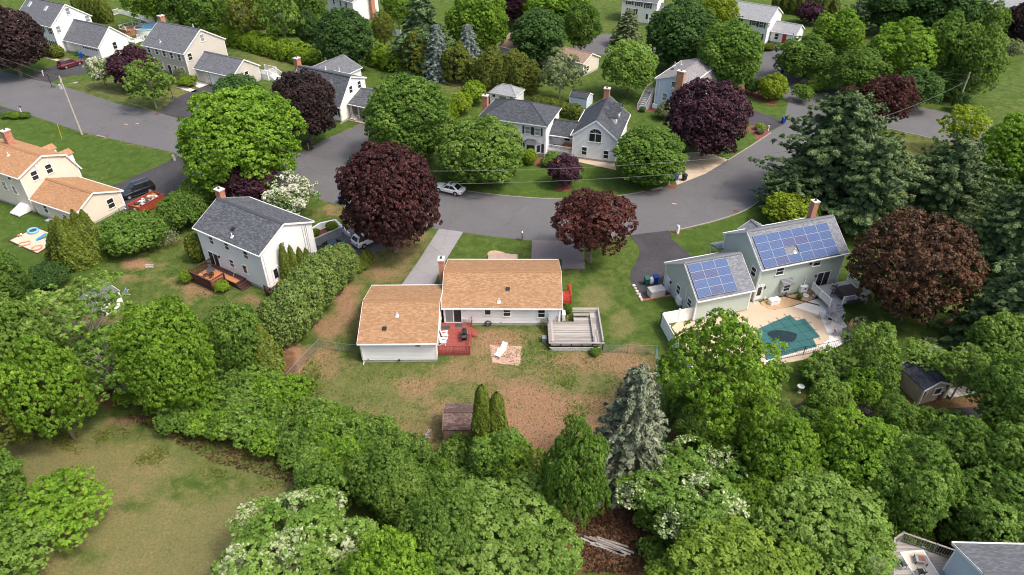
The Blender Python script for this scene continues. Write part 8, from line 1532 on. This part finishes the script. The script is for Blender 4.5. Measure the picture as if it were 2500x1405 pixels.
# ------------------------------------------------------------------ trees, one by one: prototype, crown box in the picture, clearance, leaf colour, label
TREES = [
 ('maple1', (445,224,740,472), 1.2, 'bright', 'maple_tree', 'large bright green maple between the two drives, left'),
 ('maple3', (664,177,824,336), 1.6, 'purple', 'maple_tree', 'purple black maple in front of the cape house'),
 ('maple2', (888,189,1104,398), .3, 'green', 'maple_tree', 'big dense green maple right of the cape house'),
 ('round1', (1073,284,1279,452), .4, 'light', 'round_tree', 'rounded light green tree left of the hip roofed house'),
 ('maple3', (830,350,1072,612), 1.4, 'maroon', 'maple_tree', 'largest dark red maple beside the pale ranch drive'),
 ('maple4', (1343,446,1550,634), 1.6, 'copper', 'maple_tree', 'dark red maple over the paver drive, centre'),
 ('small1', (1338,381,1422,452), .5, 'plum', 'ornamental_tree', 'small plum leaved tree in a mulch ring on the front lawn'),
 ('round2', (1498,312,1674,452), .3, 'green', 'round_tree', 'rounded mid green tree right of the arched window wing'),
 ('maple3', (1626,199,1832,378), .8, 'plum', 'maple_tree', 'dark purple red maple in front of the pale blue house'),
 ('maple4', (2106,178,2234,308), 1.5, 'copper', 'maple_tree', 'copper red maple standing beside the upper road'),
 ('small1', (2036,215,2130,290), 1.5, 'copper', 'maple_tree', 'smaller copper red tree left of the red maple on the upper road'),
 ('airy2', (2296,256,2420,366), 1.2, 'yellow', 'tree', 'yellow green young tree at the edge of the upper road'),
 ('maple1', (2393,290,2620,490), 1.2, 'bright', 'maple_tree', 'bright green maple cut off by the right edge'),
 ('rusty', (2086,508,2380,790), .8, 'rust', 'maple_tree', 'large rust brown tree right of the hot tub deck'),
 ('small1', (1866,468,1998,556), .6, 'yellow', 'ornamental_tree', 'yellow green small tree behind the solar house chimney'),
 ('leafy2', (1468,99,1608,232), .8, 'light', 'tree', 'light green spreading tree behind the arched window wing'),
 ('airy2', (1310,122,1428,240), .8, 'sagey', 'tree', 'grey green gnarled tree behind the clipped yew hedge'),
 ('round2', (1250,27,1382,150), 1.0, 'dark', 'round_tree', 'dark green oval tree above the olive shrubs, upper centre'),
 ('round1', (1377,10,1467,118), 1.8, 'green', 'round_tree', 'neat green lollipop tree by the top road'),
 ('maple1', (1283,-40,1442,64), 1.5, 'bright', 'maple_tree', 'bright green maple at the top edge left of the lollipop tree'),
 ('maple2', (1578,10,1748,165), .8, 'dark', 'maple_tree', 'big dark green maple behind the pale blue house'),
 ('maple2', (1702,58,1858,215), .8, 'green', 'maple_tree', 'big green maple right behind the pale blue house'),
 ('maple1', (1703,-8,1802,90), 1.5, 'yellow', 'maple_tree', 'yellow green maple left of the white colonial, top right'),
 ('maple1', (1093,-14,1242,128), 1.0, 'bright', 'maple_tree', 'bright green maple behind the blue spruces'),
 ('round2', (773,27,912,170), .6, 'dark', 'round_tree', 'very dense dark green round tree behind the cape house'),
 ('round2', (723,30,782,112), .6, 'dark', 'round_tree', 'smaller dark green tree left of the dense round tree'),
 ('leafy1', (905,30,965,112), 1.0, 'olive', 'tree', 'olive brown thin tree beside the white fence, top'),
 ('dogwood', (212,136,280,212), .5, 'privet', 'dogwood_tree', 'white flowering dogwood by the dark drive, top left'),
 ('small1', (268,121,382,215), .4, 'plum', 'ornamental_tree', 'plum red Japanese maple beside the white dogwood'),
 ('airy2', (298,143,428,264), .3, 'light', 'tree', 'light green small tree at the roadside in front of the beige house'),
 ('maple3', (-70,20,98,175), 1.0, 'purple', 'maple_tree', 'purple black maple cut off by the left edge'),
 ('round2', (522,184,642,278), .5, 'dark', 'round_tree', 'dark blue green tree in front of the beige garage'),
 ('small1', (541,402,674,492), 2.2, 'plum', 'ornamental_tree', 'dark plum tree behind the white colonial chimney'),
 ('dogwood', (640,428,778,535), .6, 'privet', 'dogwood_tree', 'white flowering dogwood behind the white colonial roof'),
 ('maple1', (298,740,522,1010), .6, 'bright', 'maple_tree', 'bright green dense tree in the lower left yard'),
 ('leafy2', (503,733,655,915), .5, 'privet', 'tree', 'soft green tree beside the tall evergreen hedge'),
 ('airy1', (60,655,330,900), 1.2, 'light', 'tree', 'thin airy tree in front of the white shed'),
 ('airy1', (165,770,400,1000), 1.0, 'green', 'tree', 'airy tree with bare limbs below the white shed'),
 ('leafy1', (-100,612,58,780), .8, 'green', 'tree', 'leafy green tree at the left edge below the sand area'),
 ('leafy1', (-110,700,125,1010), 1.0, 'light', 'tree', 'tall light green tree at the left edge, middle'),
 ('leafy1', (-80,880,150,1090), .6, 'olive', 'tree', 'olive green tree overhanging the meadow, left edge'),
 ('leafy1', (20,820,215,1090), .8, 'bright', 'tree', 'yellowish green tree at the upper corner of the meadow'),
 ('airy3', (-30,1160,265,1345), .2, 'bright', 'tree', 'feathery bright tree hanging into the meadow, lower left'),
 ('airy3', (-120,1250,130,1460), .3, 'light', 'tree', 'feathery light tree in the bottom left corner'),
 ('leafy2', (-140,1080,60,1290), .4, 'green', 'tree', 'green tree at the left edge of the meadow'),
 ('flower1', (494,1185,945,1560), 1.5, 'light', 'flowering_tree', 'large cream flowered tree at the bottom left of centre'),
 ('leafy2', (830,1290,1070,1560), 1.0, 'bright', 'tree', 'bright yellowish tree at the bottom edge left of centre'),
 ('leafy2', (1010,1145,1420,1500), 1.2, 'light', 'tree', 'large light green tree at the bottom centre'),
 ('leafy1', (960,1205,1190,1440), .8, 'green', 'tree', 'mid green tree left of the large bottom tree'),
 ('leafy1', (1322,1033,1494,1300), .8, 'green', 'tree', 'upright green tree left of the big blue spruce'),
 ('flower2', (1530,1075,1860,1340), 1.0, 'green', 'flowering_tree', 'white flowered tree right of the big blue spruce'),
 ('airy3', (1595,742,1910,1075), 1.2, 'bright', 'tree', 'tall bright green tree overhanging the pool yard'),
 ('leafy2', (1570,1285,2020,1600), 1.2, 'lime', 'tree', 'lime green tree at the bottom edge right of centre'),
 ('leafy2', (1830,1130,2180,1420), 1.0, 'light', 'tree', 'light green tree left of the corner deck'),
 ('leafy1', (1800,1000,2000,1220), .8, 'bright', 'tree', 'bright green tree below the pool yard'),
 ('leafy1', (1990,1010,2220,1240), .8, 'bright', 'tree', 'yellowish green tree below the black path'),
 ('leafy1', (2110,1060,2330,1300), .8, 'privet', 'tree', 'grey green leafy tree above the corner deck'),
 ('leafy1', (2250,1010,2430,1190), .8, 'green', 'tree', 'green tree at the end of the black path'),
 ('leafy2', (2370,1030,2580,1260), .8, 'privet', 'tree', 'soft green tree at the right edge, lower'),
 ('leafy1', (2300,1130,2560,1360), .6, 'green', 'tree', 'broad green tree behind the corner house roof'),
 ('airy2', (2060,780,2205,920), 1.0, 'light', 'tree', 'small spreading tree beside the terracotta umbrella'),
 ('airy2', (1960,850,2120,960), .8, 'green', 'tree', 'thin shrub like tree below the pool patio'),
 ('airy2', (2080,860,2200,990), 1.0, 'green', 'tree', 'thin tree left of the tan shed'),
 ('airy2', (2200,830,2310,900), 2.0, 'light', 'tree', 'thin tree leaning over the tan shed roof'),
 ('airy2', (2290,840,2430,960), 2.0, 'light', 'tree', 'thin tree with bare fork right of the tan shed'),
 ('leafy1', (2380,860,2560,1060), 1.6, 'privet', 'tree', 'leafy tree at the right edge beside the black path'),
 ('leafy2', (2360,760,2540,930), 1.0, 'light', 'tree', 'light green tree at the right edge below the spruces'),
 ('leafy1', (2130,960,2230,1060), .6, 'green', 'tree', 'small tree beside the black path fork'),
 # woods along the top
 ('leafy1', (440,-30,560,88), 1.0, 'green', 'tree', 'open green tree in the top wood, first from the left'),
 ('airy2', (540,-20,650,100), 1.0, 'olive', 'tree', 'olive green tree in the top wood, second from the left'),
 ('airy2', (630,-30,745,110), 1.2, 'light', 'tree', 'pale tree with bare limbs in the top wood'),
 ('leafy1', (300,-70,430,60), 1.0, 'bright', 'tree', 'bright tree behind the white picket fence, top'),
 ('leafy1', (390,-60,520,70), .8, 'green', 'tree', 'leafy tree behind the round pool, top'),
 ('leafy1', (700,-50,800,60), 1.2, 'green', 'tree', 'green tree beside the half hidden white house'),
 ('leafy1', (930,-40,1010,70), 1.0, 'bright', 'tree', 'bright tree right of the half hidden white house'),
 ('maple3', (1210,-60,1290,55), 1.2, 'plum', 'maple_tree', 'dark plum maple at the top edge, centre'),
 ('leafy1', (1983,28,2110,150), 1.0, 'bright', 'tree', 'bright green tree right of the white colonial, top right'),
 ('leafy1', (1893,88,2035,200), .1, 'green', 'tree', 'green tree overhanging the upper road by the slim pole'),
 ('leafy1', (2030,120,2165,235), .8, 'green', 'tree', 'dark green bushy tree along the upper road'),
 ('leafy1', (2110,55,2290,215), .6, 'bright', 'tree', 'spreading bright tree with pale limbs above the upper road'),
 ('leafy1', (2240,40,2375,215), .4, 'green', 'tree', 'tall green tree behind the leaning utility pole'),
 ('leafy1', (2325,70,2450,240), .4, 'light', 'tree', 'light green tree right of the leaning utility pole'),
 ('leafy1', (2180,170,2300,265), .5, 'dark', 'tree', 'dark green low tree behind the copper red maple'),
 ('maple2', (2110,-50,2250,70), 1.0, 'dark', 'maple_tree', 'dark green tree at the top edge, far right'),
 ('maple2', (2230,-60,2400,90), 1.0, 'dark', 'maple_tree', 'broad dark green tree at the top edge near the corner'),
 ('leafy1', (2380,10,2460,110), 1.0, 'green', 'tree', 'green tree in front of the pale roofed corner house'),
 ('maple3', (2455,10,2560,110), 1.0, 'purple', 'maple_tree', 'purple black tree in the top right corner'),
 ('small1', (1945,8,2015,55), .5, 'plum', 'ornamental_tree', 'small plum tree before the evergreen row, top right'),
 ('airy2', (2430,95,2500,145), .6, 'sagey', 'tree', 'low gnarled grey tree on the right hand lawn'),
 ('leafy1', (1640,-40,1720,40), 1.0, 'green', 'tree', 'green tree behind the cream colonial, top'),
 ('leafy1', (2400,500,2520,600), .5, 'dark', 'tree', 'dark tree behind the bright blue pool'),
]
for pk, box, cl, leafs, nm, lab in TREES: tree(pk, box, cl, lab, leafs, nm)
CONIF = [
 ('spruce1', (1428,886,1628,1215), 'spruce', 'spruce_tree', 'big blue grey spruce in the middle of the back yard edge'),
 ('spruce2', (1034,55,1110,200), 'bluespruce', 'spruce_tree', 'slim blue spruce, left of the pair'),
 ('spruce2', (1106,55,1184,190), 'bluespruce', 'spruce_tree', 'slim blue spruce, right of the pair'),
 ('fir1', (950,-30,1125,190), 'fir', 'spruce_tree', 'tall dark spruce behind the slim blue spruces'),
 ('pine1', (1860,222,2155,545), 'pine', 'pine_tree', 'huge pine at the road corner'),
 ('pine2', (2010,330,2190,590), 'pine', 'pine_tree', 'pine on the right shoulder of the huge corner pine'),
 ('pine2', (2168,332,2370,590), 'pine', 'pine_tree', 'full pine right of the huge corner pine'),
 ('pine1', (2330,440,2540,690), 'pine', 'pine_tree', 'blue green pine at the right edge above the rust brown tree'),
 ('spruce1', (2310,600,2560,900), 'pine', 'spruce_tree', 'dense spruce at the right edge below the rust brown tree'),
 ('pine2', (1850,400,1985,530), 'pine', 'pine_tree', 'low pine boughs left of the huge corner pine'),
 ('spruce2', (1487,20,1572,122), 'sagey', 'spruce_tree', 'soft grey green conifer before the cream colonial'),
 ('pine2', (2050,0,2115,90), 'pine', 'pine_tree', 'thin pine before the dark trees, top right'),
 ('fir1', (1180,-60,1290,60), 'fir', 'spruce_tree', 'dark spruce at the top edge'),
]
for pk, box, leafs, nm, lab in CONIF: conif(pk, box, lab, leafs, nm)
# arborvitae
def arbs(lst, leafs, pk, group, lab, name='arborvitae'):
    for k, b in enumerate(lst):
        l = lab[k] if isinstance(lab, (list, tuple)) else lab + ', ' + ['first', 'second', 'third', 'fourth', 'fifth', 'sixth', 'seventh', 'last'][k] + ' from the left'; conif(pk, b, l, leafs, name, group, 'evergreen', 1.18)
arbs([(1160,944,1203,1136), (1193,961,1237,1136)], 'arbor', 'arb2', None, ['taller of two columnar evergreens beside the brown shed', 'shorter of two columnar evergreens beside the brown shed'])
arbs([(130,565,178,640), (148,540,196,655), (168,530,214,662), (186,532,232,658), (208,514,250,648), (225,514,266,636)], 'arbor', 'arb1', 'evergreen clump beside the sand area', 'upright evergreen in the tight clump right of the sand area')
arbs([(655,730,730,862), (690,690,765,850), (722,655,795,815), (752,625,825,770), (785,605,850,735), (815,598,876,700)], 'arborg', 'arb3', 'tall evergreen hedge by the white colonial', 'bulky evergreen in the tall hedge between colonial and ranch')
arbs([(694,596,722,700), (712,600,738,692), (730,604,756,682), (745,606,768,668)], 'arbor', 'arb1', 'thin evergreens at the colonial gable', 'thin evergreen spire against the white colonial gable')
arbs([(866,620,888,668), (880,612,904,660), (892,604,912,648)], 'arbor', 'arb1', 'small evergreens at the end of the hedge', 'small evergreen cone by the white car at the hedge end')
arbs([(654,735,680,850), (668,745,692,858)], 'arborg', 'arb1', 'slim evergreens at the near end of the hedge', 'slim evergreen at the near end of the tall hedge')
arbs([(630,795,692,925)], 'arbor', 'arb1', None, ['leaning dark evergreen beside the soft green tree'])
arbs([(188 + 11*k, -14 + 2*k, 212 + 11*k, 46 + 2*k) for k in range(7)], 'arbor', 'arb2', 'evergreen row behind the skylight house', 'evergreen in the clipped row behind the skylight house')
arbs([(1884 + 19*k, -32 + 4*k, 1908 + 19*k, 30 + 3*k) for k in range(8)], 'arbor', 'arb2', 'evergreen row at the top right', 'evergreen in the row behind the white colonial, top right')
arbs([(472,40,490,74), (484,36,502,76), (440,52,452,74)], 'arbor', 'arb1', 'small evergreens behind the beige house', 'small evergreen behind the beige house roof')
# shrubs and mounds
SHR = [
 ('mound', (243,520,402,622), 'privet', 'wide rounded shrub mound beside the evergreen clump'), ('mound', (388,472,505,560), 'privet', 'rounded shrub mound below the dumpster'), ('mound', (440,436,535,520), 'privet', 'rounded shrub mound behind the white colonial, uphill'),
 ('shrub1', (457,573,502,640), 'arbor', 'olive globe shrub at the left corner of the white colonial'), ('shrub2', (440,662,470,694), 'hedge', 'small bright shrub left of the leaf covered deck'), ('shrub2', (522,686,560,716), 'hedge', 'leafy hosta like shrub in front of the leaf covered deck'),
 ('shrub2', (1098,231,1157,282), 'yellow', 'yellow green mounded shrub left of the hip roofed house, nearest'), ('shrub2', (1123,204,1187,256), 'hedge', 'yellow green mounded shrub behind the nearest one'), ('shrub2', (1086,258,1120,304), 'hedge', 'yellow green shrub at the foot of the dense green maple'),
 ('shrub1', (1276,366,1309,402), 'hedge', 'clipped globe shrub under the bay window'), ('shrub1', (1334,371,1364,390), 'privet', 'low clipped shrub before the white porch'), ('shrub2', (1320,384,1352,408), 'privet', 'leafy shrub in the red mulch beside the porch steps'),
 ('shrub1', (98,108,126,138), 'arbor', 'clipped yew ball before the skylight house, left'), ('shrub1', (120,112,153,140), 'arbor', 'clipped yew ball before the skylight house, right'), ('shrub2', (437,187,482,212), 'hedge', 'yellow green shrub at the beige house entry'),
 ('shrub2', (425,172,456,205), 'sagey', 'pinkish flowering shrub at the beige house front'), ('shrub1', (788,291,802,303), 'dark', 'small tufted shrub at the cape entry, left'), ('shrub1', (800,293,814,305), 'dark', 'small tufted shrub at the cape entry, right'),
 ('shrub2', (1600,256,1648,292), 'sagey', 'grey green shrub beside the purple red maple'), ('shrub1', (1561,262,1576,274), 'dark', 'small shrub at the foot of the outside stairs'), ('shrub2', (1818,196,1860,232), 'dark', 'dark spreading shrub in the upper mulch bed'), ('small1', (1852,184,1924,245), 'yellow', 'yellow green small tree in the upper mulch bed'),
 ('shrub2', (1842,304,1870,320), 'yellow', 'golden shrub by the upper mailbox'), ('shrub2', (1846,314,1868,328), 'sagey', 'grey green shrub by the upper mailbox, nearer'), ('shrub1', (1862,110,1890,122), 'olive', 'low brown green shrub at the corner of the white colonial, top right'),
 ('shrub1', (2163,908,2195,944), 'arbor', 'dark olive globe shrub left of the tan shed'), ('twiggy', (390,555,442,604), 'sagey', 'twiggy half bare bush on the colonial lawn'), ('twiggy', (725,885,795,965), 'olive', 'twiggy bush at the chain link fence corner'), ('twiggy', (2065,770,2130,835), 'sagey', 'bare twiggy bush beside the pool patio'),
 ('shrub2', (1310,800*0+788,1345,812), 'dark', 'small weedy shrub against the ranch wall') if False else ('shrub1', (1378,742,1396,766), 'green', 'weedy plant below the red landing'),
 ('mound', (62,652,165,706), 'dark', 'dark green bush below the sand area'), ('bush3', (-40,612,38,690), 'dark', 'dark bush at the left edge by the sand area'), ('shrub2', (2,276,30,291), 'green', 'low bedding plant at the left road edge, first'), ('shrub2', (26,278,52,292), 'hedge', 'low bedding plant at the left road edge, second'), ('shrub2', (48,276,74,290), 'green', 'low bedding plant at the left road edge, third'),
 ('shrub2', (1440,850,1470,872), 'green', 'weedy shrub at the lattice corner of the weathered deck'), ('twiggy', (1310,770,1350,800), 'olive', 'bare twiggy bush at the ranch corner'), ('shrub2', (2325,232,2370,275), 'dark', 'dark shrub at the foot of the leaning pole'),
]
for pk, box, leafs, lab in SHR:
    x, y, R_, V_ = from_box(*box, .0); cat = 'tree' if 'tree' in lab and pk == 'small1' else 'shrub'; plant_at(pk, x, y, R_, max(V_, .5*R_), .02, 'shrub' if cat == 'shrub' else 'ornamental_tree', lab, cat, None, leafs, crown='foliage')
# hedges
hedge([(520,98), (580,108), (650,128), (720,148), (780,158)], 4.2, 3.5, 'hedge', 'long yellow green hedge behind the beige house', cr=.42, m=30, ls=.19)
hedge([(905,150), (945,163), (985,178)], 4.4, 4.0, 'hedge', 'yellow green hedge right of the dense round tree', cr=.42, m=30, ls=.19)
hedge([(995,176), (1015,183), (1040,186)], 4.2, 8.0, 'olive', 'tall olive shrub wall left of the slim blue spruces', cr=.4, m=30, ls=.18); hedge([(1085,196), (1120,204), (1150,205)], 3.8, 7.2, 'olive', 'tall olive shrub wall between the slim blue spruces', cr=.4, m=30, ls=.18); hedge([(1150,210), (1210,214), (1275,222), (1315,226)], 5.2, 6.8, 'olive', 'broad olive shrub mass behind the white hip roofed shed', cr=.44, m=30, ls=.20)
hedge([(1300,258), (1340,270), (1375,280), (1425,292)], 2.6, 2.2, 'arbor', 'clipped flat topped yew hedge behind the hip roofed house', cr=.26, m=26, ls=.13, wavy=.04)
# thicket between yard and meadow: separate bushes
TH = []
band = [(330,930,6), (400,960,7), (480,985,8), (560,1000,9), (640,1000,9), (700,1030,8), (770,1070,8), (850,1100,7), (930,1130,7), (1010,1150,6), (1090,1160,5), (1160,1175,4)]
LB = ['green', 'bright', 'green', 'light', 'privet', 'bright']; PB = ['bush1', 'bush2', 'bush3']; kth = 0
for i, (bx, by, n_) in enumerate(band):
    for k in range(int(n_ * 1.5)):
        px = bx + rng.uniform(-45, 45); py = by + rng.uniform(-55, 80) * (1 if bx > 420 else .7); p = G(px, py); R_ = rng.uniform(1.1, 2.0); q = LB[rng.integers(len(LB))]; pk = PB[rng.integers(3)]
        plant_at(pk, p.x, p.y, R_, R_ * rng.uniform(.55, .95), .05, 'wild_bush', 'wild leafy bush in the thicket between back yard and meadow', 'bush', 'thicket between yard and meadow', q, crown='foliage')
for (x0_, y0_, x1_, y1_, n_, g_, l_) in ((230,900,400,960,5,'undergrowth below the thin trees','low bush in the undergrowth below the thin trees, left'), (1560,1180,1900,1420,14,'undergrowth under the lower right trees','bush in the undergrowth right of the big blue spruce'), (1880,1040,2480,1260,26,'undergrowth below the black path','bush in the undergrowth below the black path'), (2060,1230,2500,1345,22,'low growth above the corner deck','low bush in the slope above the corner deck'), (1640,920,1900,1060,10,'undergrowth below the pool yard','bush in the undergrowth below the pool yard'), (440,10,780,95,40,'understorey of the top wood','bush in the understorey of the top wood'), (1950,110,2420,250,46,'understorey along the upper road','bush in the understorey along the upper road'), (1900,440,2160,560,8,'bushes below the corner pines','bush at the foot of the corner pines'), (1130,1180,1420,1260,7,'bushes below the back yard','bush at the lower edge of the back yard'), (1960,890,2200,960,7,'bushes below the pool patio','bush below the pool patio'), (-40,760,140,900,8,'bushes at the left edge','bush under the trees at the left edge')):
    for k in range(n_):
        p = G(rng.uniform(x0_, x1_), rng.uniform(y0_, y1_)); R_ = rng.uniform(.9, 1.7) * (1.5 if y1_ < 300 else 1.15); plant_at(PB[rng.integers(3)], p.x, p.y, R_, R_ * rng.uniform(.5, .85), .03, 'wild_bush', l_, 'bush', g_, LB[rng.integers(len(LB))], crown='foliage')
for (x0_, y0_, x1_, y1_, n_, g_, l_) in ((1640,1000,2480,1300,30,'saplings in the lower right wood','leafy sapling among the lower right trees'), (1180,1160,1330,1230,4,'saplings below the back yard','leafy sapling at the lower edge of the back yard'), (760,1170,1010,1260,8,'saplings at the lower meadow edge','leafy sapling between meadow and flowering tree'), (1600,1080,1760,1120,3,'saplings behind the blue spruce','leafy sapling behind the big blue spruce'), (440,-10,760,60,16,'saplings of the top wood','slender tree filling the top wood')):
    for k in range(n_):
        p = G(rng.uniform(x0_, x1_), rng.uniform(y0_, y1_)); R_ = rng.uniform(1.6, 2.8); plant_at(['leafy1', 'leafy2', 'leafy3', 'airy3'][k % 4], p.x, p.y, R_, R_ * rng.uniform(.8, 1.2), .5, 'sapling', l_, 'tree', g_, ['bright', 'light', 'green', 'privet', 'lime'][rng.integers(5)])
# weeds and tufts scattered on the worn lawn, twigs of bare brush: uncountable
def tufts(name, poly, n, s, leafs, h=.10, clus=True):
    P = pxpoly(poly); lo, hi = P.min(0), P.max(0); out = []
    c = rng.uniform(lo, hi, (max(4, n // 30), 2))
    while len(out) < n:
        q = c[rng.integers(len(c))] + rng.normal(0, .55, 2) if clus else rng.uniform(lo, hi)
        if sdf(q[None], P)[0] > .2: out.append(q)
    Q = np.array(out); V, t = leaf_cloud(np.concatenate([Q, rng.uniform(.02, h, (n, 1))], 1), rdir(n) * .9 + np.array([0, 0, .8]), s * rng.uniform(.6, 1.5, n), rng.normal(.5, .2, n), 2.2); tag(link(name, cloud_mesh(name, [(V, t, 0)], [LM[leafs]])), kind='stuff')
tufts('weeds', back, 3000, .08, 'privet'); tufts('weeds', [(1370,800),(1440,860),(1400,960),(1250,900),(1290,830)], 900, .09, 'green'); tufts('dry_grass', back, 4200, .08, 'olive', .06, False); tufts('weeds', meadow[:6], 1600, .09, 'olive', .06); tufts('leaf_litter', [(300,1020),(520,1135),(760,1200),(1000,1240),(1000,1180),(760,1120),(520,1060),(330,1000)], 3000, .12, 'rust', .06, False); tufts('leaf_litter', [(1380,1230),(1580,1210),(1610,1405),(1420,1405)], 3000, .12, 'rust', .06, False); tufts('weeds', [(420,610),(640,740),(560,900),(330,800),(300,680)], 1800, .08, 'green', .06)
# a belt of woodland beyond the top edge closes the view
for k in range(26):
    x = -170 + 13.5 * k + rng.uniform(-4, 4); y = 226 + rng.uniform(-6, 22); R_ = rng.uniform(4, 6); plant_at(['maple1', 'maple2', 'leafy1', 'fir1'][k % 4], x, y, R_ if k % 4 < 3 else R_ * .7, R_ * .95, 1.2, 'background_tree', 'tree in the wood beyond the top edge of the picture', 'tree', 'wood beyond the top edge', ['green', 'dark', 'bright', 'fir'][k % 4])
print('objects', len(bpy.data.objects))
